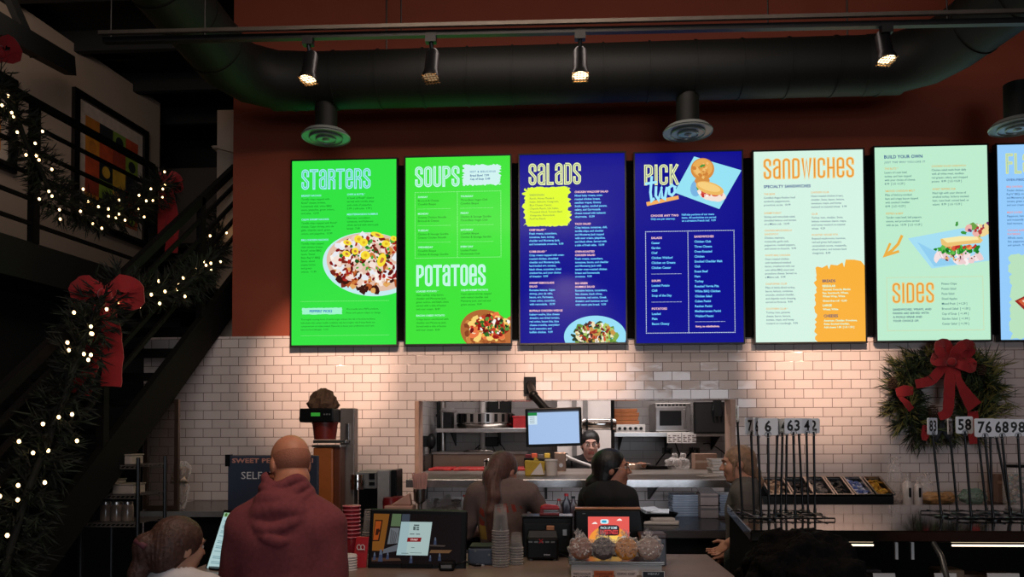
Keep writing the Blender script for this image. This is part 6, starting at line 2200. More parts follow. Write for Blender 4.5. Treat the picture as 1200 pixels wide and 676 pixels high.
b.build('display', [E((176, 206, 208), .9), E((150, 190, 150), .9), E((110, 150, 160), .9), E((70, 110, 50), .9)], t)
MB().tube([p + Vector((0, .02, .01)), cc + R @ Vector((0, .03, -.05))], .018, 10).build('stem', m_dark2, t)
MB().lathe([(.09, .0005), (.09, .01), (.03, .016), (0, .016)], p + Vector((0, .02, 0)), 24).build('base', m_dark2, t, smooth=50)
# till screen facing the customers
QY = 3.66
p = fc(489, QY)
t = thing('till_screen', 'large black touch screen with a welcome card over painted dining-room reflections', 'till', p)
tilt = Matrix.Rotation(math.radians(-7), 3, 'X') 
a, c = P(432, 597, QY), P(546.5, 668, QY)
cc = (a + c) / 2
w_, h_ = c.x - a.x, a.z - c.z
tilt = Matrix.Rotation(math.radians(1.2), 3, 'Y') @ tilt
MB().box(cc + tilt @ Vector((0, .02, 0)), (w_, .035, h_), R=tilt).build('housing', m_dark2, t, bevel=.008)
def tp(x, y, e=0.0):
    """x,y in units of the zoomed crop: 115..775, 158..580"""
    u, v = (x - 110) / 668 - .5, .5 - (y - 156) / 424
    return cc + tilt @ Vector((u * w_, .0022 - .002 - e * .0005, v * h_))
b = MB()
tm = []
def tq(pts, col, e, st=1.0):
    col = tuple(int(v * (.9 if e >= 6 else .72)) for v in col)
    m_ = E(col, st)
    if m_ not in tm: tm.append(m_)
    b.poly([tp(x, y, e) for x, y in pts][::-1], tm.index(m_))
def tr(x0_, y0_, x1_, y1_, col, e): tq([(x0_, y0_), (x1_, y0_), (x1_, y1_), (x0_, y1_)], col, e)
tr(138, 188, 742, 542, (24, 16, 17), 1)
tq([(138, 192), (246, 192), (216, 452), (138, 452)], (150, 92, 34), 2)  # from here to the card: dining-room reflection painted as glowing shapes
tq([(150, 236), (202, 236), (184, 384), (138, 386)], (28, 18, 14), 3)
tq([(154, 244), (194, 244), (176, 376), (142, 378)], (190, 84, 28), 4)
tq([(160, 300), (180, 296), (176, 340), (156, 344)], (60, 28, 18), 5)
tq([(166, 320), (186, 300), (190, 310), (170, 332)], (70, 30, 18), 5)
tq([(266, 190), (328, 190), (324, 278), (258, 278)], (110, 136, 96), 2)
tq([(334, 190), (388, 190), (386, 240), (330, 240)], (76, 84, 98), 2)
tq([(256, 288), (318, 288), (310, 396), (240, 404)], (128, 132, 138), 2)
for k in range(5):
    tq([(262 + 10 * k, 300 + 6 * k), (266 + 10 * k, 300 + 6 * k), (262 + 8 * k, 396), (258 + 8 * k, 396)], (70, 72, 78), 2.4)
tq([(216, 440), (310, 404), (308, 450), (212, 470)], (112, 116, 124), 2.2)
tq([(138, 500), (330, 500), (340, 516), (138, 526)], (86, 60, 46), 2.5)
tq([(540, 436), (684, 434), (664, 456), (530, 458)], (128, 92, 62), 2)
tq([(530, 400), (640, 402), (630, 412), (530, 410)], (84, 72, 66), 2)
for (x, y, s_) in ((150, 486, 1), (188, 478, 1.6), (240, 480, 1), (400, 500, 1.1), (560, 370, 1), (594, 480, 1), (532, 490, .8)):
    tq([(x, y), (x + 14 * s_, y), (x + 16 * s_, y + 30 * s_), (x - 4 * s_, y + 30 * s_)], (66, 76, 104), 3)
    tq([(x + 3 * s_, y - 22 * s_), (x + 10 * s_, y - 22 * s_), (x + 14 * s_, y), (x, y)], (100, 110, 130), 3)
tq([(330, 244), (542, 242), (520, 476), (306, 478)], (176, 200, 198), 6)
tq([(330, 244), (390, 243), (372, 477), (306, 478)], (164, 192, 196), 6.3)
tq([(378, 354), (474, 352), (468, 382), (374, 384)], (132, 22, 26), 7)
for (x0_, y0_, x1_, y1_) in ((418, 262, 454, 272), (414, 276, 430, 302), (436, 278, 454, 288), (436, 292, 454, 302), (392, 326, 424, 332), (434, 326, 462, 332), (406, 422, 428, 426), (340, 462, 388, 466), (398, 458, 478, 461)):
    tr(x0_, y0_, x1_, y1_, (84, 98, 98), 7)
lettering(b, 'START', tp(424, 368, 8), tilt @ Vector((1, 0, 0)), tilt @ Vector((0, 0, 1)), .012, len(tm), .02, align='c')
tm.append(E((226, 200, 196)))
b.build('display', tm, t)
MB().bb(p.x - .075, p.x + .075, QY - .02, QY + .14, FZ + .0005, FZ + .025).tube([p + Vector((0, .08, .02)), cc + tilt @ Vector((0, .04, -.02))], .035, 12).build('stand', m_dark2, t, bevel=.004)
# small black scanner with cable beside it
p = fc(524, 3.6)
t = thing('card_scanner', 'small black card scanner at the foot of the large touch screen', 'scanner', p)
MB().bb(p.x - .035, p.x + .035, 3.57, 3.64, FZ + .0005, FZ + .042).build('body', m_dark2, t, bevel=.008)
MB().bb(p.x - .025, p.x + .025, 3.568, 3.571, FZ + .015, FZ + .03).build('slot', m_grey, t)
MB().tube([p + Vector((.035, .03, .02)), p + Vector((.08, .05, .035)), p + Vector((.12, .06, .012)), p + Vector((.15, .09, .008))], .005, 6).build('cable', m_dark, t, smooth=180)
# receipt printer
EY = 3.74
a, c = P(548, 643, EY), P(577.5, 680, EY)
t = thing('receipt_printer', 'slate blue receipt printer left of the stacked clear cups', 'printer', ((a.x + c.x) / 2, EY + .08, FZ))
MB().bb(a.x, c.x, EY, EY + .16, FZ + .0005, a.z).build('body', m_navy, t, bevel=.008)
MB().bb(a.x + .006, c.x - .006, EY + .012, EY + .15, a.z, a.z + .01).build('lid', m_dark, t, bevel=.004)
b = MB()
lettering(b, 'EPSON', Vector(((a.x + c.x) / 2, EY - .001, P(562, 662, EY).z)), (1, 0, 0), (0, 0, 1), .013, 0, .03, align='c')
b.build('lettering', M('pale_letters', '#c5ccd4', .5), t)
b = MB()
for (px, py) in ((573, 650), (573, 674), (557, 645.5)):
    q = P(px, py, EY)
    b.cyl((q.x, EY - .002, q.z), (q.x, EY, q.z), .0055, n=12)
b.build('button', m_grey, t)
# inverted nested cups
def cups(px, Y_, n, r, h_, label, grp):
    p = fc(px, Y_)
    st = .0128
    proto = thing('plastic_cup', label, 'cup', p, 0, grp)
    m_c = CLEAR('cup_plastic', '#ddd6d2', 0.05, 0.06)
    MB().lathe([(r, 0), (r * .72, h_), (r * .70, h_ + .002), (0, h_ + .002)], p, 24).build('wall', m_c, proto, smooth=40)
    MB().lathe([(r * 1.0, 0), (r * 1.06, .002), (r * 1.05, .007), (r * .99, .008)], p, 24).build('rim', CLEAR('cup_rim', '#d9d0cc', .25, .1), proto, smooth=60)
    for k in range(1, n):
        dup(proto, p + Vector((0, 0, st * k)))
cups(586.5, 3.72, 14, .040, .128, 'clear plastic cup in the taller upside-down stack beside the slate printer', 'tall stack of clear cups')
cups(605, 3.78, 7, .034, .075, 'clear plastic cup in the short stack right of the taller cups', 'short stack of clear cups')
cups(433, 3.95, 11, .036, .12, 'clear plastic cup in the stack left of the large touch screen', 'clear cups left of the touch screen')
# red cups, lids, red sign
p = fc(412, 3.78)
proto = thing('red_tumbler', 'translucent red tumbler in the stack beside the maroon sleeve', 'tumbler', p, 0, 'red tumblers')
MB().lathe([(.033, 0), (.042, .13), (.044, .132), (.041, .13), (.032, .004), (0, .004)], p, 22).build('wall', M('red_translucent', '#8e2630', .15, var=.1), proto, smooth=40)
MB().lathe([(.043, .128), (.046, .131), (.043, .135)], p, 22).build('rim', M('pink_rim', '#b9606a', .2), proto, smooth=60)
for k in range(1, 9):
    dup(proto, p + Vector((0, 0, .019 * k)))
p = fc(407, 3.6)
proto = thing('cup_lid', 'white cup lid in the low stack beside the maroon sleeve', 'lid', p, 0, 'white cup lids')
MB().lathe([(.044, 0), (.046, .003), (.044, .01), (.036, .012), (0, .012)], p, 22).build('disc', m_white, proto, smooth=40)
MB().lathe([(.0455, .0), (.048, .002), (.0455, .005)], p, 22).build('lip', m_paper, proto, smooth=40)
for k in range(1, 6):
    dup(proto, p + Vector((0, 0, .0122 * k)))
a, c = P(414, 629, 3.66), P(432, 676, 3.66)
t = thing('counter_sign', 'small red counter sign with a white looped mark', 'sign', ((a.x + c.x) / 2, 3.66, FZ))
R = Matrix.Rotation(math.radians(8), 3, 'Y')
b = MB().prism([Vector((a.x + .014, 3.66, a.z)), Vector((c.x, 3.66, a.z)), Vector((c.x - .012, 3.66, FZ + .001)), Vector((a.x - .005, 3.66, FZ + .001))], (0, .012, 0))
b.build('panel', M('sign_red', '#b8232b', .4), t, bevel=.003)
b = MB()
for dx in (-.009, .009):
    q = P(423, 641, 3.66)
    b.tube([Vector((q.x + dx + .009 * math.cos(w), 3.656, q.z + .012 * math.sin(w))) for w in [i * math.pi / 8 for i in range(16)]], .0022, 6, closed=True)
b.tube([Vector((P(423, 641, 3.66).x - .003, 3.656, P(423, 641, 3.66).z - .008)), Vector((P(423, 641, 3.66).x + .002, 3.656, P(423, 641, 3.66).z - .014))], .002, 6)
b.tube([Vector((P(423, 641, 3.66).x + .015, 3.656, P(423, 641, 3.66).z - .008)), Vector((P(423, 641, 3.66).x + .02, 3.656, P(423, 641, 3.66).z - .014))], .002, 6)
b.build('mark', m_white, t)
MB().bb(a.x, c.x - .012, 3.655, 3.70, FZ + .0003, FZ + .004).build('foot', m_red, t)
# black stand with stapler, card printer
a, c = P(612, 606, 4.0), P(671, 650, 4.0)
zt2 = a.z
t = thing('drawer_unit', 'low black drawer unit under the red stapler', 'drawer unit', ((a.x + c.x) / 2, 4.03, FZ))
MB().bb(a.x, c.x, 3.99, 4.11, FZ + .0005, zt2).build('body', m_dark2, t, bevel=.006)
MB().bb(a.x - .005, c.x + .005, 3.985, 4.112, zt2, zt2 + .008).build('top', M('gloss_black', '#1a1a1c', .2), t, bevel=.003)
d = MB().bb(a.x + .01, c.x - .01, 3.98, 3.99, FZ + .03, zt2 - .03).build('drawer', m_dark, t, bevel=.003)
MB().bb(c.x - .05, c.x - .03, 3.97, 3.98, zt2 - .09, zt2 - .06).build('handle', m_steel, d)
q = P(644, 604, 4.03)
sz0 = zt2 + .0085
t = thing('stapler', 'red stapler lying on the low black drawer unit', 'stapler', (q.x, 4.03, sz0))
b = MB()
prof = [(-.05, .03), (-.045, .05), (-.02, .058), (.04, .052), (.052, .04), (.05, .028)]
b.prism([Vector((q.x + x, 4.012, sz0 + z)) for x, z in prof], (0, .04, 0))
b.build('upper_arm', M('stapler_red', '#b31f26', .25), t, bevel=.006)
MB().bb(q.x - .042, q.x + .046, 4.02, 4.044, sz0 + .018, sz0 + .028).build('magazine', m_chrome, t)
MB().bb(q.x - .052, q.x + .05, 4.012, 4.052, sz0 + .0005, sz0 + .012).bb(q.x - .05, q.x - .03, 4.016, 4.048, sz0 + .01, sz0 + .034).build('base', M('stapler_base', '#7c1519', .35), t, bevel=.003)
a, c = P(617, 623, 3.88), P(655, 664, 3.88)
t = thing('card_printer', 'black ticket printer with a red cross mark in front of the drawer unit', 'printer', ((a.x + c.x) / 2, 3.94, FZ))
MB().bb(a.x, c.x, 3.88, 3.972, FZ + .008, a.z - .03).build('body', m_dark2, t, bevel=.01)
b = MB().prism([Vector((a.x + .004, 3.885, a.z - .03)), Vector((c.x - .004, 3.885, a.z - .03)), Vector((c.x - .01, 3.93, a.z)), Vector((a.x + .01, 3.93, a.z))], (0, .035, 0))
b.build('cover', m_dark, t, bevel=.004)
b = MB()
for k in range(5):
    b.bb(a.x + .01 + k * .028, a.x + .03 + k * .028, 3.877, 3.881, a.z - .055, a.z - .047)
b.build('slots', m_grey, t)
q = P(634, 634, 3.88)
b = MB().tube([Vector((q.x - .01, 3.877, q.z + .01)), Vector((q.x + .01, 3.877, q.z - .01))], .0028, 6).tube([Vector((q.x + .01, 3.877, q.z + .01)), Vector((q.x - .01, 3.877, q.z - .01))], .0028, 6)
b.build('red_cross', m_red, t)
b = MB()
lettering(b, 'EPSON', Vector((P(641, 650, 3.88).x, 3.8785, P(641, 650, 3.88).z)), (1, 0, 0), (0, 0, 1), .010, 0, .03, align='c')
b.build('lettering', M('pale_letters', '#c5ccd4', .5), t)
for x in (a.x + .02, c.x - .02):
    MB().cyl((x, 3.9, FZ + .0005), (x, 3.9, FZ + .009), .01, n=10).build('foot', m_grey, t)
MB().tube([Vector((c.x, 3.92, FZ + .03)), Vector((c.x + .06, 3.9, FZ + .012)), Vector((c.x + .1, 3.86, FZ + .02)), Vector((c.x + .15, 3.84, FZ + .06))], .005, 6).build('cable', m_dark, t, smooth=180)
one('paper_roll', MB().bb(a.x + .10, a.x + .14, 3.935, 3.962, a.z + .0005, a.z + .022), M('tan_paper', '#b07a58', .8), 'small tan paper block on top of the black ticket printer', 'paper block', bevel=.003)
# till with customer display
RY = 3.86
a, c = P(673, 597, RY), P(755, 655, RY)
t = thing('customer_display', 'black till back with a small glowing orange advert screen', 'till', ((a.x + c.x) / 2, RY + .06, FZ))
b = MB()
b.prism([Vector((a.x, RY, FZ + .05)), Vector((a.x, RY, a.z)), Vector((c.x - .012, RY, a.z)), Vector((c.x, RY, a.z - .09)), Vector((c.x - .005, RY, FZ + .05))], (0, .07, 0))
b.build('housing', m_dark2, t, bevel=.01)
MB().bb(a.x + .004, c.x - .016, RY + .004, RY + .05, a.z + .0005, a.z + .009).build('top_strip', M('copper_strip', '#b8784e', .3, metal=.3), t, bevel=.002)
MB().bb(a.x + .06, c.x - .06, RY - .02, RY + .12, FZ + .0005, FZ + .05).build('base', m_dark, t, bevel=.006)
MB().bb(a.x + .04, a.x + .055, RY - .001, RY, a.z - .022, a.z - .018).build('maker_mark', m_grey, t)
b = MB()
A0, A1 = P(689, 605.2, RY), P(737.5, 636.2, RY)
dm = [E((228, 92, 84)), E((238, 150, 62)), E((248, 204, 96)), E((26, 20, 34)), E((246, 214, 190)), E((232, 80, 78)), E((214, 236, 240)), E((40, 160, 200)), E((248, 238, 230))]
DWd, DH = A1.x - A0.x, A0.z - A1.z
def dp(x, y, e): return Vector((A0.x + x * DWd, RY - .0015 - e * .0005, A0.z - y * DH))
def dpoly(pts, i, e): b.poly([dp(x, y, e) for x, y in pts], i)
dpoly([(0, 0), (0, 1), (1, 1), (1, 0)], 0, 0)
dpoly([(0, 1)] + [(.5 + .5 * math.cos(w), 1 - .66 * math.sin(w)) for w in [math.pi * i / 20 for i in range(20, -1, -1)]], 1, 1)
dpoly([(.5 + .36 * math.cos(w), 1 - .34 * math.sin(w)) for w in [math.pi * i / 20 for i in range(21)]][::-1], 2, 2)
def rrect(x0_, y0_, x1_, y1_, r_):
    o = []
    for cx_, cy_, s0 in ((x1_ - r_, y0_ + r_, 0), (x0_ + r_, y0_ + r_, 90), (x0_ + r_, y1_ - r_, 180), (x1_ - r_, y1_ - r_, 270)):
        for q in range(5):
            w = math.radians(s0 + q * 22.5)
            o.append((cx_ + r_ * math.cos(w), cy_ - r_ * math.sin(w)))
    return o
dpoly([(.49, .68), (.49, 1), (.515, 1), (.515, .68)], 3, 3)
dpoly(rrect(.255, .32, .755, .72, .09), 3, 3)
dpoly(rrect(.30, .10, .50, .27, .05), 6, 3)
dpoly(rrect(.335, .14, .45, .23, .03), 7, 4)
for (cx_, cy_) in ((.16, .25), (.76, .12), (.86, .76)):
    dpoly([(cx_ - .07, cy_ + .03), (cx_ + .07, cy_ + .03), (cx_ + .05, cy_ - .02), (cx_ + .015, cy_ - .05), (cx_ - .03, cy_ - .025)], 8, 3)
lettering(b, 'PACK UP SOME', dp(.505, .42, 5), (1, 0, 0), (0, 0, 1), .017, 6, .015, align='c', fit=.40 * DWd)
lettering(b, 'SWEETNESS', dp(.505, .58, 5), (1, 0, 0), (0, 0, 1), .03, 5, .02, align='c', fit=.44 * DWd)
b.build('display', dm, t)
a, c = P(751, 631, 3.74), P(781, 668, 3.74)
t = thing('grey_printer', 'grey ticket printer standing right of the orange advert screen', 'printer', ((a.x + c.x) / 2, 3.8, FZ))
MB().bb(a.x, c.x, 3.74, 3.85, FZ + .0005, a.z).build('body', M('mid_slate', '#4c525c', .45), t, bevel=.006)
MB().bb(a.x - .003, c.x + .003, 3.738, 3.852, a.z, a.z + .022).build('lid', M('brownish_lid', '#4b3c3c', .4), t, bevel=.006)
MB().bb(a.x + .012, c.x - .012, 3.737, 3.741, a.z - .03, a.z - .022).build('paper_slot', m_dark2, t)

# cookie tray and tags
p0_ = fc(669, 3.5); p1_ = fc(775, 3.5)
t = thing('cookie_tray', 'white tray holding four bagged cookies in front of the till', 'tray', ((p0_.x + p1_.x) / 2, 3.56, FZ))
MB().bb(p0_.x, p1_.x, 3.485, 3.66, FZ + .0005, FZ + .05).build('riser', m_white, t, bevel=.003)
MB().bb(p0_.x - .01, p1_.x + .01, 3.475, 3.67, FZ + .05, FZ + .057).bb(p0_.x - .01, p1_.x + .01, 3.475, 3.48, FZ + .057, FZ + .066).build('tray', m_steel, t, bevel=.002)
specs = [(681, '#8a5a44', 'bagged white-flecked cookie, the leftmost of four in the tray', 1), (707, '#4b403e', 'bagged dark chocolate cookie, second from the left in the tray', 2), (734, '#c98430', 'bagged golden cookie, the round orange one in the tray', 0), (761, '#9a8076', 'bagged pale cookie in shiny film, the rightmost in the tray', 1)]
for i, (px, cl, lab, fl) in enumerate(specs):
    q = fc(px, 3.56, FZ + .0575)
    t = thing('bagged_cookie', lab, 'cookie', q, 0, 'bagged cookies')
    R = Matrix.Rotation(math.radians(62), 3, 'X')
    b = MB()
    c_ = q + Vector((0, 0, .054))
    b.lathe([(0, -.012), (.045, -.012), (.054, -.004), (.052, .006), (.034, .014), (0, .017)], c_, 26, R=R)
    rr = random.Random(i)
    for k in range(16):
        w, r_ = rr.uniform(0, 6.28), .038 * math.sqrt(rr.random())
        b.sph(c_ + R @ Vector((r_ * math.cos(w), r_ * math.sin(w), .014)), .0045, 6, 4, 1)
    b.build('cookie', [M('cookie_' + cl[1:], cl, .8, var=.2, scale=90, bump=.4), M('chips_%d' % fl, ['#a8661f', '#e5ddd6', '#231816'][fl], .5)], t, smooth=60)
    b = MB()
    b.sph(c_ + Vector((0, .004, .002)), (.059, .038, .058), 26, 16)
    for v in b.V:
        d = v - c_
        k = 1 + .10 * math.sin(9 * d.x / .05 + 5 * d.z / .05 + i) + .07 * math.sin(17 * d.z / .05 + 3 * i) + rr.uniform(-.05, .05)
        v.x, v.y, v.z = c_.x + d.x * k, c_.y + d.y * k, max(q.z + .0005, c_.z + d.z * k)
    top = c_ + Vector((rr.uniform(-.015, .015), .01, .056))
    for k in range(7):
        w = k * .9
        b.prism([top + Vector((.006 * math.cos(w), .006 * math.sin(w), -.012)), top + Vector((.022 * math.cos(w), .012 * math.sin(w), .02 + .008 * (k % 3))), top + Vector((.024 * math.cos(w + .7), .012 * math.sin(w + .7), .016))], (.0006, .0006, 0))
    b.build('bag', m_film, t)
for i, (px0, px1, txts, cb_, ct_, lab) in enumerate(((669.5, 694.5, ('WHITE CHOCOLATE', 'MACADAMIA'), '#d9c8c0', '#4a3a36', 'white price tag leftmost in front of the cookie tray'), (696, 719.5, ('CHOCOLATE', 'CHIP'), '#c2602f', '#6a2a14', 'orange price tag in front of the cookie tray'), (721, 746.5, ('CHOC CHIP',), '#d3c3bd', '#5a4a44', 'white price tag right of the orange one'), (752.5, 779, ('MENU',), '#20242c', '#b8c0c8', 'dark price tag with a white border by the grey printer'))):
    Yt = 3.44
    a, c = P(px0, 669, Yt), P(px1, 690, Yt)
    t = thing('price_tag', lab, 'price tag', ((a.x + c.x) / 2, Yt, FZ), 0, 'cookie price tags')
    MB().bb(a.x, c.x, Yt, Yt + .004, FZ + .0005, a.z).build('card', M('tag_' + cb_[1:], cb_, .6), t)
    MB().bb(a.x + .02, c.x - .02, Yt + .004, Yt + .025, FZ + .0005, FZ + .006).build('foot', m_clear, t)
    b = MB()
    for k, tx in enumerate(txts):
        lettering(b, tx, Vector(((a.x + c.x) / 2, Yt - .001, a.z - .012 - .013 * k)), (1, 0, 0), (0, 0, 1), .013, 0, .02, align='c', fit=(c.x - a.x) * (.82 if len(tx) > 8 else .5))
    b.build('lettering', M('tagtext_' + ct_[1:], ct_, .7), t)
    if i == 3:
        b = MB()
        e = .003
        b.bb(a.x, c.x, Yt - .001, Yt, a.z - e, a.z).bb(a.x, a.x + e, Yt - .001, Yt, FZ + .001, a.z - e).bb(c.x - e, c.x, Yt - .001, Yt, FZ + .001, a.z - e)
        b.build('border', m_white, t)
# ------------------------------------------------------------------ display case with the order numbers
DZ, DF, DB = 1.28, 3.37, 4.58
DXL, DXR = 0.86, 4.2
t = thing('display_case', 'long black-topped glass deli case with painted tube reflections at the right', 'display case', ((DXL + DXR) / 2, 3.8, 0))
DXB = P(852, 592, DB).x
MB().prism([Vector((DXL - .01, DF, DZ - .05)), Vector((DXR, DF, DZ - .05)), Vector((DXR, DB, DZ - .05)), Vector((DXB, DB, DZ - .05))], (0, 0, .05)).build('top', m_blacktop, t, bevel=.006)
MB().bb(DXB + .02, DXR, 3.32, DB - .02, 0, .72).build('base', m_dark2, t)
MB().prism([Vector((DXL, 3.33, 0)), Vector((DXL + .03, 3.33, 0)), Vector((DXB + .04, DB - .01, 0)), Vector((DXB + .01, DB - .01, 0))], (0, 0, DZ - .051)).build('end_panel', M('matt_black_panel', '#080808', .95, spec=.08), t, bevel=.004)
MB().bb(DXB + .05, DXR, DB - .06, DB - .03, .72, DZ - .05).build('rear_doors', M('smoked_rear', '#0a0a0a', .7, spec=.1), t)
MB().bb(DXB + .05, DXR, 3.35, DB - .06, .72, .735).build('deck', M('dark_deck', '#2a2826', .4), t)
prof = [(DF + .01, DZ - .051), (DF - .06, DZ - .10), (DF - .12, DZ - .22), (DF - .15, DZ - .36), (DF - .15, .76)]
b = MB()
vs, n = [], len(prof)
for x in (DXL + .012, DXR):
    vs += [Vector((x, y, z)) for y, z in prof]
b.add(vs, [(i, i + 1, n + i + 1, n + i) for i in range(n - 1)])
b.build('curved_glass', CLEAR('case_glass', '#0a0d0c', .03, .03), t, smooth=60)
MB().bb(DXL + .012, DXR, DF - .16, DF - .10, .70, .76).build('front_sill', m_dark, t)
for xx in (1.62, 2.35, 3.3):
    MB().tube([Vector((xx, y, z)) for y, z in prof], .012, 8).build('glass_rib', M('rib_grey', '#4b4b4a', .3, metal=.5), t, smooth=60)
b = MB().bb(DXL + .05, DXR, DF + .02, DF + .34, 1.0, 1.006)
b.build('glass_shelf', CLEAR('shelf_glass', '#0a0d0c', .12, .05), t)
m_tube_glint = E((255, 226, 188), 3.2)  # glow standing in for tube reflections on the curved glass
for (q0, q1) in ((904, 1030), (1124, 1215)):
    a, c = P(q0, 619, DF - .03), P(q1, 624, DF - .03)
    MB().cyl((a.x, DF + .03, DZ - .066), (c.x, DF + .03, DZ - .066), .004, n=10).build('tube_reflection', m_tube_glint, t)
for px in (1057, 1076):
    x = P(px, 640, DF).x
    MB().bb(x - .006, x + .006, DF + .05, DF + .06, DZ - .13, DZ - .05).build('shelf_bracket', m_white, t)
# price cards and deli items inside
for i, (px0, px1, lab) in enumerate(((1024, 1050, 'white price card in the deli case, left of the curved rib'), (1096, 1122, 'white price card in the deli case beside the curved rib'), (1158, 1196, 'wide white price card at the right of the deli case'))):
    a, c = P(px0, 672, 3.45), P(px1, 672, 3.45)
    t = thing('case_price_card', lab, 'price card', ((a.x + c.x) / 2, 3.45, 1.0065), 0, 'price cards in the deli case')
    MB().prism([Vector((a.x, 3.44, 1.007)), Vector((c.x, 3.44, 1.007)), Vector((c.x, 3.46, a.z)), Vector((a.x, 3.46, a.z))], (0, .004, 0)).build('card', m_paper, t)
    MB().bb(a.x, c.x, 3.444, 3.49, 1.0065, 1.009).build('foot', m_clear, t)
for i, (px, cl, lab) in enumerate(((1140, '#6b5348', 'brown boxed item standing in the deli case behind the rib'), (1112, '#7b624c', 'pale wrapped item lying in the deli case behind the rib'), (1175, '#6a5238', 'tan wrapped item at the right of the deli case'), (1016, '#3c3634', 'dark boxed item at the left inside the deli case'))):
    x = P(px, 660, 3.6).x
    t = thing('deli_item', lab, 'packaged food', (x, 3.62, 1.0065), 0, 'packaged food in the deli case')
    MB().bb(x - .055, x + .055, 3.57, 3.68, 1.007, 1.06 + .02 * (i % 2)).build('pack', M('pack_' + cl[1:], cl, .6, var=.2), t, bevel=.008)
    MB().bb(x - .03, x + .03, 3.568, 3.571, 1.02, 1.045).build('sticker', m_paper, t)
# number stands
card_m = M('number_card', '#e2e6ee', .5, var=.03)
num_m = M('number_ink', '#15171a', .6)
m_rod = M('stand_rod', '#131316', .35, metal=.3)
def number_stand(num, pxt, pyt, pxb, Y_, yaw, label, grp, w_=.092, h_=.084, dy=0.0):
    base = P(pxb, 600, Y_)
    base = Vector((base.x, Y_, DZ))
    top = P(pxt, pyt, Y_ + dy)
    t = thing('number_stand', label, 'number stand', base, 0, grp)
    MB().lathe([(.032, .0005), (.032, .006), (.008, .01), (.007, .03), (0, .03)], base, 18).build('foot', m_rod, t, smooth=50)
    MB().tube([base + Vector((0, 0, .01)), top + Vector((0, 0, -.03))], .0062, 8).build('rod', m_rod, t, smooth=60)
    R = Matrix.Rotation(math.radians(yaw), 3, 'Z')
    b = MB()
    pts = []
    for cx_, cz_, s0 in ((1, 1, 0), (-1, 1, 90), (-1, -1, 180), (1, -1, 270)):
        for q in range(4):
            a_ = math.radians(s0 + q * 30)
            pts.append((cx_ * (w_ / 2 - .008) + .008 * math.cos(a_), cz_ * (h_ / 2 - .008) + .008 * math.sin(a_)))
    b.prism([top + R @ Vector((x, -.003, z)) for x, z in pts], R @ Vector((0, .006, 0)))
    cd = b.build('card', card_m, t)
    b = MB()
    lettering(b, num, top + R @ Vector((0, -.0036, .003)), R @ Vector((1, 0, 0)), (0, 0, 1), .074, 0, .028, xs=.88, align='c', sp=1.1)
    lettering(b, num, top + R @ Vector((0, .0036, .003)), R @ Vector((-1, 0, 0)), (0, 0, 1), .074, 0, .028, xs=.88, align='c', sp=1.1)
    b.build('number', num_m, cd)
    b = MB()
    b.tube([top + R @ Vector((.014 * math.cos(a_), -.006, -h_ / 2 + .004 + .014 * math.sin(a_))) for a_ in [i * math.pi / 8 for i in range(16)]], .0016, 6, closed=True)
    b.build('clip', M('clip_wire', '#8d8f94', .3, metal=.8), t, smooth=180)
GL_, GR_ = 'order number stands in the left cluster', 'order number stands in the right cluster'
for a_ in ((
    ('9', 864, 485, 870, 4.05, 84, 'order number card seen edge-on, leftmost on its black rod', GL_, .07),
    ('71', 880, 499, 884, 3.92, 38, 'tilted order number card reading 7, left end of the left cluster', GL_),
    ('66', 888, 500, 892, 3.86, 50, 'turned order number card reading 66 in the left cluster', GL_, .085, .09),
    ('6', 900, 500, 901, 3.80, -18, 'order number card with a large 6 in the left cluster', GL_),
    ('61', 911, 500, 908, 3.98, 64, 'narrowly seen order number card right of the large 6', GL_, .09, .082),
    ('14', 917, 500, 915, 4.02, -66, 'dark order number card nearly edge-on, left of the 63', GL_),
    ('63', 929.5, 499, 932, 3.92, 3, 'order number card reading 63 in the left cluster', GL_, .088, .078),
    ('22', 922, 500, 921, 4.10, 72, 'order number card nearly hidden edge-on behind the left of the 63', GL_, .08, .078),
    ('35', 936, 500, 941, 4.12, 58, 'order number card half hidden between the 63 and the 4', GL_, .07, .076),
    ('4', 945, 499, 947, 4.00, 22, 'order number card reading 4 between the 63 and the 2', GL_, .07, .078),
    ('2', 953.5, 499, 955, 4.06, -30, 'order number card reading 2, right end of the left cluster', GL_, .06, .078),
    ('83', 1092.5, 499.5, 1103, 3.92, 36, 'order number card reading 83, left end of the right cluster', GR_, .085),
    ('57', 1113, 500, 1122, 4.06, 52, 'turned grey order number card reading 57', GR_, .085, .082),
    ('58', 1130, 498, 1138, 3.86, 6, 'order number card reading 58', GR_, .085, .084),
    ('76', 1153.5, 501, 1164, 3.78, 3, 'order number card reading 76', GR_, .094, .088),
    ('68', 1173.5, 501, 1184, 3.85, 4, 'order number card reading 68', GR_, .09, .086),
    ('98', 1192.5, 501, 1198, 4.02, -10, 'order number card reading 98, cut by the right edge', GR_, .088, .086),
    ('33', 1160, 502, 1163, 4.10, 78, 'order number card hidden edge-on behind the 76', GR_, .08),
    ('40', 1167, 503, 1184, 4.12, 70, 'order number card hidden edge-on between the 76 and the 68', GR_, .08),
    ('21', 1146, 503, 1156, 4.08, 68, 'order number card half hidden behind the left edge of the 76', GR_, .08),
)):
    number_stand(*a_)
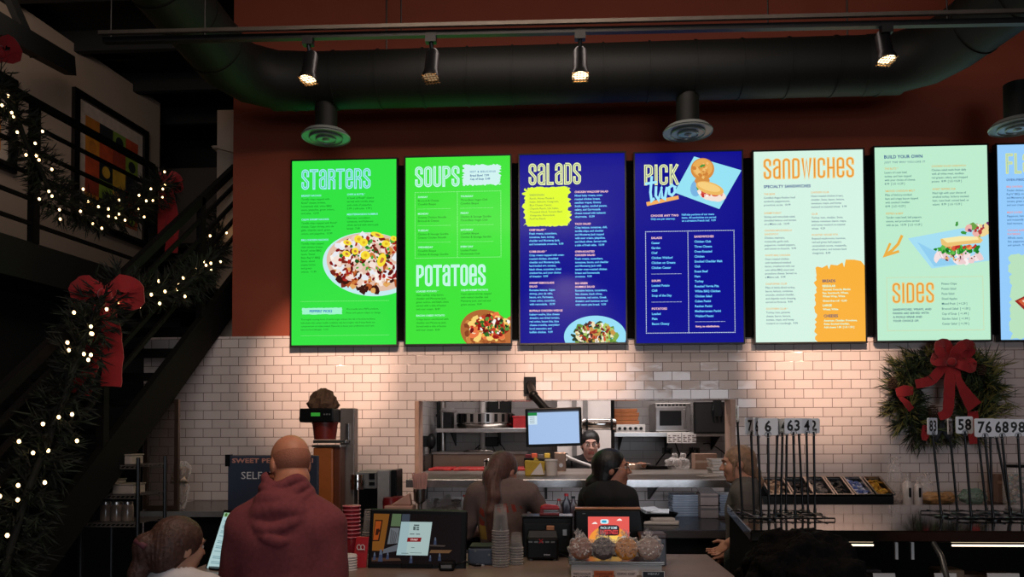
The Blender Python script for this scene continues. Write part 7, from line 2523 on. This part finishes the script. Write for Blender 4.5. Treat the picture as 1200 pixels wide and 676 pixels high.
# wire racks that hold the feet
for (q0, q1, lab) in ((866, 962, 'low black wire rack at the feet of the left cluster of number stands'), (1098, 1200, 'low black wire rack at the feet of the right cluster of number stands')):
    a, c = P(q0, 600, 3.95), P(q1, 600, 3.95)
    t = thing('wire_rack', lab, 'wire rack', ((a.x + c.x) / 2, 3.95, DZ), 0, 'racks for number stands')
    for k, yy in enumerate((3.76, 3.93, 4.12)):
        MB().tube([Vector((a.x, yy, DZ + .001)), Vector((a.x, yy, DZ + .010)), Vector((c.x, yy, DZ + .010)), Vector((c.x, yy, DZ + .001))], .004, 6).build('wire', m_rod, t)
    n_ = 5
    for k in range(n_):
        x = a.x + (c.x - a.x) * (k + .5) / n_
        MB().tube([Vector((x, 3.74, DZ + .014)), Vector((x, 4.14, DZ + .014))], .0035, 6).build('cross_wire', m_rod, t)

# ------------------------------------------------------------------ topping line and things along the wall at the right
RZ = 1.15
x0r, x1r = P(868, 590, 6.0).x, XR - .01
t = thing('wall_counter', 'dark counter along the tiled wall at the right', 'counter', ((x0r + x1r) / 2, 6.05, 0))
MB().bb(x0r, x1r, 5.72, W - .004, RZ - .04, RZ).build('worktop', M('black_worktop', '#211f22', .25), t, bevel=.004)
MB().bb(x0r + .02, x1r, 5.76, W - .004, 0, RZ - .04).build('carcass', m_dark2, t)
a, c = P(888, 586, 5.84), P(1046, 586, 5.84)
Rt = Matrix.Rotation(math.radians(24), 3, 'X')
t = thing('topping_rail', 'black chilled rail for steel topping pans along the wall', 'topping rail', ((a.x + c.x) / 2, 6.0, RZ))
b = MB()
zf, zr = RZ + .075, RZ + .19
b.prism([Vector((a.x, 5.82, RZ + .0005)), Vector((a.x, 5.82, zf)), Vector((a.x, 5.84, zf)), Vector((a.x, 5.84, RZ + .03)), Vector((a.x, 6.1, RZ + .03)), Vector((a.x, 6.1, zr)), Vector((a.x, 6.14, zr)), Vector((a.x, 6.14, RZ + .0005))], (c.x - a.x, 0, 0))
b.build('body', m_dark, t)
MB().bb(a.x, c.x, 6.1, 6.145, zr, zr + .006).build('rear_rim', m_steel, t)
MB().bb(a.x, a.x + .01, 5.83, 6.11, RZ + .0005, zf + .02).bb(c.x - .01, c.x, 5.83, 6.11, RZ + .0005, zf + .02).build('end_cheek', m_dark, t)
fills = [('#b49478', '#8a6a54', 'pan of pale beige sachets, leftmost on the topping rail'), ('#211c1c', '#3a3230', 'dark pan second from the left on the topping rail'), ('#3a3638', '#77706e', 'pan of grey packets third from the left on the topping rail'), ('#17171a', '#232326', 'empty-looking black pan fourth from the left on the topping rail'), ('#5a6fb0', '#c9cfe6', 'pan of blue and white packets on the topping rail'), ('#c99a2e', '#a8741e', 'pan of yellow packets, rightmost on the topping rail')]
pxs = [(896, 926), (924, 952), (949, 975), (973, 997), (995, 1020), (1019, 1044)]
for i, ((cf, cf2, lab), (q0, q1)) in enumerate(zip(fills, pxs)):
    xa_, xb_ = P(q0 + 1, 578, 5.95).x, P(q1 - 2, 578, 5.95).x
    cx_, w_ = (xa_ + xb_) / 2, (xb_ - xa_)
    cen = Vector((cx_, 5.97, (zf + zr) / 2 + .016))
    t = thing('topping_pan', lab, 'pan', (cx_, 5.97, RZ + .03), 0, 'steel topping pans')
    L_ = .30
    b = MB()
    e = .012
    for (dx, dy, sx_, sy_) in ((0, L_ / 2 - e / 2, w_, e), (0, -L_ / 2 + e / 2, w_, e), (w_ / 2 - e / 2, 0, e, L_ - 2 * e), (-w_ / 2 + e / 2, 0, e, L_ - 2 * e)):
        b.box(cen + Rt @ Vector((dx, dy, 0)), (sx_, sy_, .006), R=Rt)
    for (dx, dy, sx_, sy_) in ((0, L_ / 2 - e, w_ - 2 * e, .003), (0, -L_ / 2 + e, w_ - 2 * e, .003), (w_ / 2 - e, 0, .003, L_ - 2 * e), (-w_ / 2 + e, 0, .003, L_ - 2 * e)):
        b.box(cen + Rt @ Vector((dx, dy, -.028)), (sx_, sy_, .055), R=Rt)
    b.box(cen + Rt @ Vector((0, 0, -.055)), (w_ - 2 * e, L_ - 2 * e, .003), R=Rt)
    b.build('pan', m_steel, t, bevel=.001)
    b = MB()
    rr = random.Random(i)
    for k in range(70):
        q = cen + Rt @ Vector((rr.uniform(-.5, .5) * (w_ - .05), rr.uniform(-.5, .5) * (L_ - .06), -.035 + rr.uniform(-.012, .016)))
        b.box(q, (.035, .022, .007), rr.randrange(2), R=Rt @ Matrix.Rotation(rr.uniform(0, 3), 3, 'Z') @ Matrix.Rotation(rr.uniform(-.6, .6), 3, 'X'))
    o_ = b.build('contents', [M('fill_' + cf[1:], cf, .4), M('fill_' + cf2[1:], cf2, .4)], t)
    o_['kind'] = 'stuff'
for i, (px, lab) in enumerate(((1064, 'clear squeeze bottle with a dark label, the left of two by the topping rail'), (1076, 'clear squeeze bottle with a dark label, the right of two by the topping rail'))):
    p = P(px, 590, 5.86); p = Vector((p.x, 5.86, RZ))
    t = thing('squeeze_bottle', lab, 'bottle', p, 0, 'squeeze bottles')
    k = 1 - .12 * i
    MB().lathe([(.034 * k, .0005), (.036 * k, .01), (.036 * k, .17 * k), (.016 * k, .19 * k), (.014 * k, .2 * k), (0, .2 * k)], p, 20).build('bottle', M('milky_plastic', '#c7bdb9', .2), t, smooth=45)
    MB().lathe([(.018 * k, .19 * k), (.018 * k, .205 * k), (.006 * k, .215 * k), (.004 * k, .25 * k), (0, .25 * k)], p, 14).build('nozzle', m_clear, t, smooth=45)
    MB().bb(p.x - .008, p.x + .008, p.y - .0385 * k, p.y - .034 * k, RZ + .07, RZ + .14).build('label_strip', m_dark2, t)
def crumple(name, c0, rx, ry, rz_, mat, lab, cat, seed, group=None, amp=.14, top=False):
    rr = random.Random(seed)
    b = MB().sph(c0, (rx, ry, rz_), 22, 14)
    for v in b.V:
        d = v - c0
        k = 1 + amp * math.sin(7 * d.x / rx + 5 * d.z / rz_ + seed) * .6 + amp * math.sin(11 * d.z / rz_ + 4 * d.y / ry) * .5 + rr.uniform(-amp, amp) * .4
        v.x, v.y, v.z = c0.x + d.x * k, c0.y + d.y * k, max(c0.z - rz_ * .96, c0.z + d.z * k)
    if top:
        for k in range(9):
            w = k * .7
            q = c0 + Vector((0, 0, rz_ * .93))
            b.prism([q, q + Vector((rx * .8 * math.cos(w), ry * .6 * math.sin(w), rz_ * .22)), q + Vector((rx * .8 * math.cos(w + .6), ry * .6 * math.sin(w + .6), rz_ * .16))], (.001, .001, 0))
    return one(name, b, mat, lab, cat, group)
p = P(1049, 560, 6.1)
crumple('plastic_sleeve', Vector((p.x, 6.1, RZ + .168)), .06, .05, .17, m_film, 'tall clear plastic sleeve standing right of the topping rail', 'plastic sleeve', 3, top=True)
p = P(1083, 575, 6.15)
crumple('plastic_wrap', Vector((p.x, 6.12, RZ + .11)), .05, .05, .11, m_film, 'crumpled clear wrap behind the squeeze bottles', 'plastic wrap', 8, top=True)
p = P(1096, 590, 5.95)
crumple('bread_bag', Vector((p.x, 5.98, RZ + .05)), .13, .07, .05, M('bread_in_bag', '#b08456', .35, var=.35, scale=25, bump=.4), 'bag of tan bread rolls left of the number 83 rods', 'bread bag', 5, amp=.1)
p = P(1117, 590, 6.0)
crumple('bread_bag', Vector((p.x, 6.1, RZ + .045)), .08, .06, .045, M('bread_in_bag', '#b08456', .35), 'small bag of tan bread right of the number 83 rods', 'bread bag', 15, amp=.1)
p = P(1140, 590, 6.05)
crumple('salad_bag', Vector((p.x, 6.05, RZ + .06)), .10, .06, .06, CLEAR('green_film', '#6f9482', .45, .2, crinkle=30), 'greenish bag slumped below the numbers 58 and 76', 'bag', 21)
p = P(1176, 575, 6.2)
t = thing('bag_box', 'brown carton standing behind the numbers 76 and 68', 'box', (p.x, 6.2, RZ))
MB().bb(p.x - .07, p.x + .05, 6.15, 6.3, RZ + .0005, RZ + .22).build('carton', M('brown_carton', '#7a6154', .8), t, bevel=.004)
MB().bb(p.x - .07, p.x + .05, 6.148, 6.15, RZ + .15, RZ + .17).build('tape', M('tape', '#a58a74', .4), t)
p = P(1195, 575, 5.9)
q = Vector((p.x, 5.92, RZ))
t = thing('candy_jar', 'clear jar of wrapped pieces cut by the right edge of the photo', 'jar', q)
MB().lathe([(.09, .0005), (.10, .02), (.10, .25), (.085, .275), (.085, .285), (.08, .285), (.08, .272), (.095, .245), (.095, .02), (0, .006)], q, 26).build('jar', m_clear, t, smooth=50)
b = MB()
rr = random.Random(9)
for k in range(90):
    w, r_ = rr.uniform(0, 6.28), .08 * math.sqrt(rr.random())
    b.sph(q + Vector((r_ * math.cos(w), r_ * math.sin(w), .02 + rr.random() * .21)), (.018, .013, .013), 7, 5, rr.randrange(3), jit=.2)
o_ = b.build('wrapped_pieces', [M('wrap_white', '#cfc6c2', .25), M('wrap_teal', '#5f8a8c', .25), M('wrap_tan', '#9a8470', .25)], t)
o_['kind'] = 'stuff'
MB().lathe([(.087, .286), (.09, .29), (.09, .305), (0, .31)], q, 24).build('lid', m_dark2, t, smooth=50)

# ------------------------------------------------------------------ left: glass screen, rack with jars, wrapped bunch
GY = 5.62
a, c = P(172, 470, GY), P(207, 592, GY)
t = thing('glass_screen', 'tall framed glass screen standing on the dark side counter', 'glass screen', ((a.x + c.x) / 2, GY, 1.14))
zt_ = P(207, 468, GY).z
for x in (a.x, c.x):
    MB().bb(x - .015, x + .015, GY - .015, GY + .015, 1.1405, zt_).build('frame_post', M('bronze_frame', '#4a3a30', .35, metal=.5), t)
MB().bb(a.x + .015, c.x - .015, GY - .012, GY + .012, zt_ - .03, zt_).bb(a.x + .015, c.x - .015, GY - .012, GY + .012, 1.1405, 1.17).build('frame_rail', M('bronze_frame', '#4a3a30', .35, metal=.5), t)
MB().bb(a.x + .015, c.x - .015, GY - .003, GY + .003, 1.17, zt_ - .03).build('pane', CLEAR('amber_glass', '#3e2f26', .42, .05), t)
p = P(213, 580, 5.72)
q = Vector((p.x, 5.72, 1.14))
t = thing('wrapped_bunch', 'film-wrapped bunch tied with a bow on the dark side counter', 'wrapped bunch', q)
rr = random.Random(12)
b = MB().lathe([(.02, .0005), (.035, .05), (.05, .16), (.035, .20), (.06, .26), (.065, .31), (.03, .36), (0, .35)], q, 22)
for v in b.V:
    d = v - q
    k = 1 + .18 * math.sin(6 * math.atan2(d.y, d.x) + d.z * 30) + rr.uniform(-.08, .08)
    v.x, v.y = q.x + d.x * k, q.y + d.y * k
b.build('film', m_film, t)
MB().lathe([(.0, .01), (.03, .06), (.04, .16), (.028, .19), (.048, .25), (.05, .3), (0, .33)], q, 14).build('contents', M('dried_stems', '#6a5240', .8, var=.4, scale=40), t, smooth=60)
b = MB()
for sgn in (-1, 1):
    b.tube([q + Vector((0, -.045, .2)), q + Vector((sgn * .05, -.06, .235)), q + Vector((sgn * .065, -.05, .2)), q + Vector((0, -.045, .198))], [.006, .014, .012, .005], 6)
b.build('bow', M('cream_ribbon', '#c2ab96', .5), t, smooth=180)
# wire shelving
WY = 4.9
a, c = P(96, 545, WY), P(162, 545, WY)
t = thing('wire_shelving', 'black wire shelving unit half hidden under the staircase', 'shelving', ((a.x + c.x) / 2, WY + .15, 0))
for x in (a.x, c.x):
    for y in (WY, WY + .35):
        MB().cyl((x, y, 0), (x, y, P(160, 536, WY).z), .013, n=8).build('upright', m_metal_b, t)
shz = []
for py in (546, 581, 614):
    z = P(150, py, WY).z
    shz.append(z)
    b = MB()
    for yy in (WY, WY + .35):
        b.bb(a.x, c.x, yy - .005, yy + .005, z - .02, z - .014).bb(a.x, c.x, yy - .005, yy + .005, z, z + .006)
        n_ = 12
        for k in range(n_):
            xx = a.x + (c.x - a.x) * k / n_
            b.tube([Vector((xx, yy, z - .015)), Vector((xx + (c.x - a.x) / n_ * .6, yy, z + .002))], .004, 5)
    for k in range(9):
        yy = WY + .35 * (k + .5) / 9
        b.bb(a.x, c.x, yy - .003, yy + .003, z, z + .004)
    b.build('shelf', m_steel_w, t)
for i, (px, k, w_, h_, lab) in enumerate(((150, 0, .05, .06, 'pale tub on the top shelf of the wire shelving'), (146, 1, .09, .06, 'flat white box on the middle shelf of the wire shelving'), (130, 1, .05, .09, 'pale carton behind the stringer on the middle wire shelf'))):
    x = P(px, 570, WY + .1).x
    z = shz[k] + .0062
    t = thing('storage_tub', lab, 'tub', (x, WY + .12, z), 0, 'tubs on the wire shelving')
    MB().bb(x - w_, x + w_, WY + .05, WY + .2, z, z + h_).build('tub', M('dull_white', '#9b8d83', .6), t, bevel=.008)
    MB().bb(x - w_ - .004, x + w_ + .004, WY + .046, WY + .204, z + h_, z + h_ + .01).build('lid', M('dull_lid', '#877a70', .6), t, bevel=.003)
for i, (px, lab) in enumerate(((122, 'glass jar on the lower wire shelf, leftmost of three'), (135, 'glass jar on the lower wire shelf, middle of three'), (148, 'glass jar on the lower wire shelf, rightmost of three'))):
    x = P(px, 600, WY + .1).x
    z = shz[2] + .0062
    t = thing('storage_jar', lab, 'jar', (x, WY + .12, z), 0, 'jars on the wire shelving')
    MB().lathe([(.035, 0), (.037, .01), (.037, .1), (.03, .115), (0, .115)], (x, WY + .12, z), 18).build('jar', M('cloudy_jar', '#6b5d54', .2), t, smooth=45)
    MB().lathe([(.033, .112), (.033, .13), (0, .132)], (x, WY + .12, z), 18).build('lid', m_steel, t, smooth=45)

# ------------------------------------------------------------------ wreath
WYr = 6.36
wc = P(1106, 462, WYr)
rm = (P(1165, 458, WYr).x - P(1042, 458, WYr).x) / 2 * .75
t = thing('wreath', 'large evergreen wreath with a red bow hanging on the tiled wall', 'wreath', (wc.x, WYr, wc.z - rm - .15))
rr = random.Random(21)
zcap = P(1100, 402.5, WYr).z
def needles(mb, n, path, rad, L0, L1, nm, width=.0035, rnd=rr, flat=1.0, side=None):
    """needle sprigs around a path given as a function of 0..1 -> (point, tangent)"""
    for i in range(n):
        p, tg = path(rnd.random())
        a = tg.orthogonal().normalized()
        c = tg.cross(a)
        w = rnd.uniform(0, 2 * math.pi)
        out = (a * math.cos(w) + c * math.sin(w))
        out.y *= flat
        d = (out * 1.0 + tg * rnd.uniform(-.6, .9) + Vector((rnd.uniform(-.3, .3), rnd.uniform(-.3, .3), rnd.uniform(-.3, .3)))).normalized()
        q = p + out * rad * rnd.random()
        L = rnd.uniform(L0, L1)
        m_ = rnd.randrange(nm)
        for k in range(5):
            dd = (d + Vector((rnd.uniform(-.45, .45), rnd.uniform(-.45, .45) * flat, rnd.uniform(-.45, .45)))).normalized()
            s_ = q + d * L * .12 * k
            e_ = s_ + dd * L
            if side is not None:
                s_.y = min(s_.y, side)
                e_.y = min(e_.y, side)
                if e_.z > zcap and side is not None:
                    continue
            sd = dd.cross(Vector((rnd.uniform(-1, 1), rnd.uniform(-1, 1), rnd.uniform(-1, 1)))).normalized() * width
            mb.add([s_ - sd, s_ + sd, s_ + (e_ - s_) * .6 + sd * .9, e_, s_ + (e_ - s_) * .6 - sd * .9], [(0, 1, 2, 3, 4)], m_)
wg = [M('pine_dark', '#26361f', .7, var=.3), M('pine_mid', '#45532f', .7, var=.3), M('pine_olive', '#7c7840', .7, var=.3), M('pine_darkest', '#141c14', .8)]  # needle tones picked at random for each sprig
def wring(u):
    a = u * 2 * math.pi
    return Vector((wc.x + rm * math.cos(a), WYr - .03, wc.z + rm * math.sin(a))), Vector((-math.sin(a), 0, math.cos(a)))
b = MB()
needles(b, 1050, wring, .065, .03, .085, 4, .0042, rr, .6, W - .012)
def wring_r(u):
    return wring((u - .5) * .34)
needles(b, 330, wring_r, .13, .06, .15, 3, .004, rr, .6, W - .012)
def wring_l(u):
    p_, t_ = wring(.3 + u * .4)
    return wc + (p_ - wc) * 1.12, t_
needles(b, 330, wring_l, .11, .06, .14, 4, .004, rr, .6, W - .012)
b.build('foliage', wg, t)
b = MB()
b.tube([wring(i / 28)[0] + Vector((0, .035, 0)) for i in range(28)], .028, 8, closed=True)
b.build('ring', M('wreath_core', '#1a1a14', .9), t, smooth=180)
m_rib = M('red_velvet', '#a3161d', .75, var=.12, scale=25, sheen=.3, bump=.05)
def ribbon3(mb, pts, w, up=Vector((0, 0, 1)), ripple=.0):
    """velvet ribbon: a strip with real thickness"""
    pts = [Vector(p) for p in pts]
    vs = []
    n = len(pts)
    th = .003
    for i, p in enumerate(pts):
        tg = (pts[min(i + 1, n - 1)] - pts[max(i - 1, 0)]).normalized()
        s_ = tg.cross(Vector((0, -1, 0)))
        if s_.length < .25:
            s_ = Vector((1, 0, .2))
        s_.normalize()
        nr = tg.cross(s_).normalized()
        ww = w[i] if isinstance(w, (list, tuple)) else w
        tw = nr * ripple * math.sin(i * 1.9)
        vs += [p - s_ * ww / 2 + nr * th + tw, p + s_ * ww / 2 + nr * th - tw, p + s_ * ww / 2 - nr * th - tw, p - s_ * ww / 2 - nr * th + tw]
    fs = []
    for i in range(n - 1):
        for k in range(4):
            l = (k + 1) % 4
            fs.append((i * 4 + k, i * 4 + l, i * 4 + 4 + l, i * 4 + 4 + k))
    fs += [(3, 2, 1, 0), (n * 4 - 4, n * 4 - 3, n * 4 - 2, n * 4 - 1)]
    mb.add(vs, fs)
def spline(pts, n=5):
    pts = [Vector(p) for p in pts]
    out = []
    for i in range(len(pts) - 1):
        p0, p1, p2, p3 = pts[max(i - 1, 0)], pts[i], pts[i + 1], pts[min(i + 2, len(pts) - 1)]
        for k in range(n):
            u = k / n
            out.append(.5 * ((2 * p1) + (p2 - p0) * u + (2 * p0 - 5 * p1 + 4 * p2 - p3) * u * u + (3 * p1 - p0 - 3 * p2 + p3) * u ** 3))
    return out + [pts[-1]]
FY = WYr - .16
def wp(px, py, dy=0.0):
    return P(px, py, FY + dy)
bow = MB()
ribbon3(bow, spline([wp(1113, 422), wp(1104, 416, -.04), wp(1100, 405, -.03), wp(1108, 402, .02), wp(1114, 412, .03), wp(1114, 422)]), .07, ripple=.008)
ribbon3(bow, spline([wp(1116, 424), wp(1122, 410, -.06), wp(1133, 403, -.04), wp(1137, 410, .0), wp(1128, 420, .03), wp(1117, 425)]), .08, ripple=.008)
ribbon3(bow, spline([wp(1112, 424), wp(1103, 424, -.05), wp(1095, 424, -.03), wp(1098, 416, .02), wp(1112, 422, .02)]), .06, ripple=.006)
ribbon3(bow, spline([wp(1118, 426), wp(1126, 428, -.05), wp(1138, 432, -.03), wp(1138, 424, .02), wp(1120, 424, .02)]), .065, ripple=.006)
bow.sph(wp(1115, 424, -.04), (.035, .03, .035), 12, 8)
bow = bow.build('bow', m_rib, t, smooth=50)
tails = [
    ([wp(1114, 426), wp(1113, 445, -.02), wp(1112, 465, -.01), wp(1110, 483, 0), wp(1100, 488, .02)], [.07, .085, .085, .08, .06]),
    ([wp(1120, 426), wp(1124, 446, -.03), wp(1132, 462, -.02), wp(1142, 477, 0)], [.04, .05, .09, .13]),
    ([wp(1108, 426), wp(1100, 436, -.02), wp(1090, 446, -.01), wp(1073, 450, .0)], [.06, .08, .08, .07]),
    ([wp(1070, 458), wp(1060, 458, -.01), wp(1050, 460, .0)], [.06, .09, .06]),
    ([wp(1053, 464), wp(1062, 472, -.01), wp(1068, 480, .01)], [.02, .05, .05]),
    ([wp(1140, 482, .03), wp(1140, 500, .05), wp(1141, 520, .06)], [.08, .09, .06]),
    ([wp(1085, 498, .04), wp(1084, 510, .05), wp(1083, 516, .05)], [.05, .06, .03]),
]
for pts, ws in tails:
    b = MB()
    sp_ = spline(pts, 5)
    wv = [ws[min(int(i / 5), len(ws) - 1)] + (ws[min(int(i / 5) + 1, len(ws) - 1)] - ws[min(int(i / 5), len(ws) - 1)]) * (i % 5) / 5 for i in range(len(sp_))]
    ribbon3(b, sp_, wv, ripple=.004)
    b.build('ribbon_tail', m_rib, bow, smooth=50)
for (px, py) in ((1150, 433), (1046, 449), (1093, 482)):
    b = MB()
    c0 = wp(px, py, .03)
    for i in range(7):
        rr_ = .03 * math.sin(math.pi * (i + 1) / 8.5)
        for k in range(8):
            w = k * math.pi / 4 + i * .4
            b.sph(c0 + Vector((rr_ * math.cos(w), rr_ * math.sin(w), .045 - i * .014)), (.011, .011, .006), 6, 4)
    b.build('pine_cone', M('pine_cone', '#4a3426', .8, var=.3), t, smooth=60)
b = MB()
c0 = P(1104, 512, WYr - .08)
for sgn in (-1, 1):
    b.tube([c0 + Vector((0, 0, .16)), c0 + Vector((sgn * .012, 0, .05)), c0 + Vector((sgn * .06, -.01, -.035))], [.012, .02, .014], 8)
b.build('dark_tail', M('charcoal_ribbon', '#2b2f36', .8), t, smooth=180)

# ------------------------------------------------------------------ garlands with lights
gm = [M('garland_dark', '#10160f', .8, var=.3), M('garland_mid', '#1a2416', .8, var=.3), M('garland_black', '#0b0f0a', .85)]
m_bulb = E((255, 208, 140), 7.0)
bulb_me = None
def garland(label, cat, path, rad, n, nb, seed, bulbs_at=None, bow=None):
    global bulb_me
    rnd = random.Random(seed)
    sp_ = spline(path, 8)
    cum = [0]
    for i in range(1, len(sp_)):
        cum.append(cum[-1] + (sp_[i] - sp_[i - 1]).length)
    def fn(u):
        s_ = u * cum[-1]
        i = 1
        while i < len(cum) - 1 and cum[i] < s_:
            i += 1
        k = (s_ - cum[i - 1]) / max(1e-6, cum[i] - cum[i - 1])
        return sp_[i - 1].lerp(sp_[i], k), (sp_[i] - sp_[i - 1]).normalized()
    g = thing('lit_garland', label, 'garland', min(sp_, key=lambda v: v.z))
    b = MB()
    needles(b, n, fn, rad, .05, .11, 3, .004, rnd)
    b.build('foliage', gm, g)
    b = MB()
    b.tube(sp_, .02, 6)
    b.build('wire_core', gm[2], g, smooth=180)
    for k in range(nb):
        p, tg = fn((k + rnd.uniform(.15, .85)) / nb)
        out = (EYE - p).normalized()
        q = p + out * (rad + .06) + Vector((rnd.uniform(-1, 1), rnd.uniform(-.5, .5), rnd.uniform(-1, 1))) * rad * 1.1
        if bulb_me is None:
            o = MB().sph(q, (.009, .009, .011), 8, 6).build('bulb', m_bulb, g, smooth=180)
            bulb_me = MB().sph((0, 0, 0), (.009, .009, .011), 8, 6)
            bulb_me = link_mesh('bulb', bulb_me.V, bulb_me.F, m_bulb, None, None, 180)
            me_ = bulb_me.data
            bpy.data.objects.remove(bulb_me)
            bulb_me = me_
        else:
            o = bpy.data.objects.new('bulb', bulb_me)
            C.objects.link(o)
            o.parent = g
            o.location = ROOTM[g.name] @ q
    if bow:
        bow(g)
    return g
def bow_at(c, sc, droop, spread=1.0):
    def f(g):
        b = MB()
        for sgn in (-1, 1):
            ribbon3(b, spline([c, c + Vector((sgn * .12 * spread, -.05, .09)) * sc, c + Vector((sgn * .26 * spread, -.03, .06)) * sc, c + Vector((sgn * .25 * spread, .02, -.05)) * sc, c + Vector((sgn * .1, .02, -.04)) * sc, c]), [.10 * sc] * 6 + [.15 * sc] * 14 + [.08 * sc] * 6, ripple=.01)
        b.sph(c + Vector((0, -.03, 0)), (.06 * sc, .05 * sc, .06 * sc), 12, 8)
        bw = b.build('bow', m_rib, g, smooth=50)
        for sgn, L in ((-1, droop), (1, droop * .92)):
            b = MB()
            sp_ = spline([c, c + Vector((sgn * .03, -.04, -.2 * L)), c + Vector((sgn * .07 - .02, -.02, -.6 * L)), c + Vector((sgn * .10 - .06, -.02, -1.0 * L))], 5)
            ribbon3(b, sp_, [.08 * sc + .10 * sc * min(1, i / 8) for i in range(len(sp_))], ripple=.008)
            b.build('ribbon_tail', m_rib, bw, smooth=50)
    return f
gx = SX0 + .06
def gp(px, py, X_=None): return sray(px, py, gx if X_ is None else X_)
def mp(px, py, off=-.06):
    d = RC @ Vector(((px - PCX) / F, (PCY - py) / F, -1))
    o = mpt(0, off, 0)
    return EYE + d * ((o - EYE).dot(mnor) / d.dot(mnor))
garland('dark evergreen garland with warm lights swagged along the mezzanine railing', 'garland',
        [mp(-12, 95), mp(14, 125), mp(30, 165), mp(48, 200), mp(62, 228), mp(90, 245), mp(120, 252), mp(150, 246), mp(172, 234), mp(186, 220), mp(196, 214)], .12, 1000, 40, 31,
        bow=bow_at(mp(198, 216), .7, .75, .5))
garland('dark evergreen garland with warm lights swagged on the upper stair handrail', 'garland',
        [gp(266, 246, SX0 - .2), gp(258, 272, SX0 - .18), gp(247, 300, SX0 - .1), gp(232, 322), (gp(205, 340)), gp(175, 345), gp(150, 338), gp(132, 332)], .095, 620, 27, 33,
        bow=bow_at(gp(126, 346), .72, .62, .95))
garland('dark evergreen garland with warm lights trailing down the lower stair handrail', 'garland',
        [gp(122, 345), gp(110, 372), gp(98, 400), gp(84, 438), gp(78, 462), gp(64, 490), gp(56, 520), gp(40, 556), gp(28, 590), gp(16, 630), gp(4, 672)], .13, 760, 25, 37)
c_ = mp(2, 62)
b = MB()
ribbon3(b, spline([c_, c_ + Vector((.06, -.03, .06)), c_ + Vector((.1, 0, -.02)), c_]), .12)
ribbon3(b, spline([c_, c_ + Vector((-.1, -.03, .08)), c_ + Vector((-.16, 0, -.02)), c_]), .14)
b.sph(c_, (.05, .05, .05), 10, 7)
one('red_bow', b, m_rib, 'red ribbon bow at the top of the railing, cut by the left edge', 'bow', smooth=50)
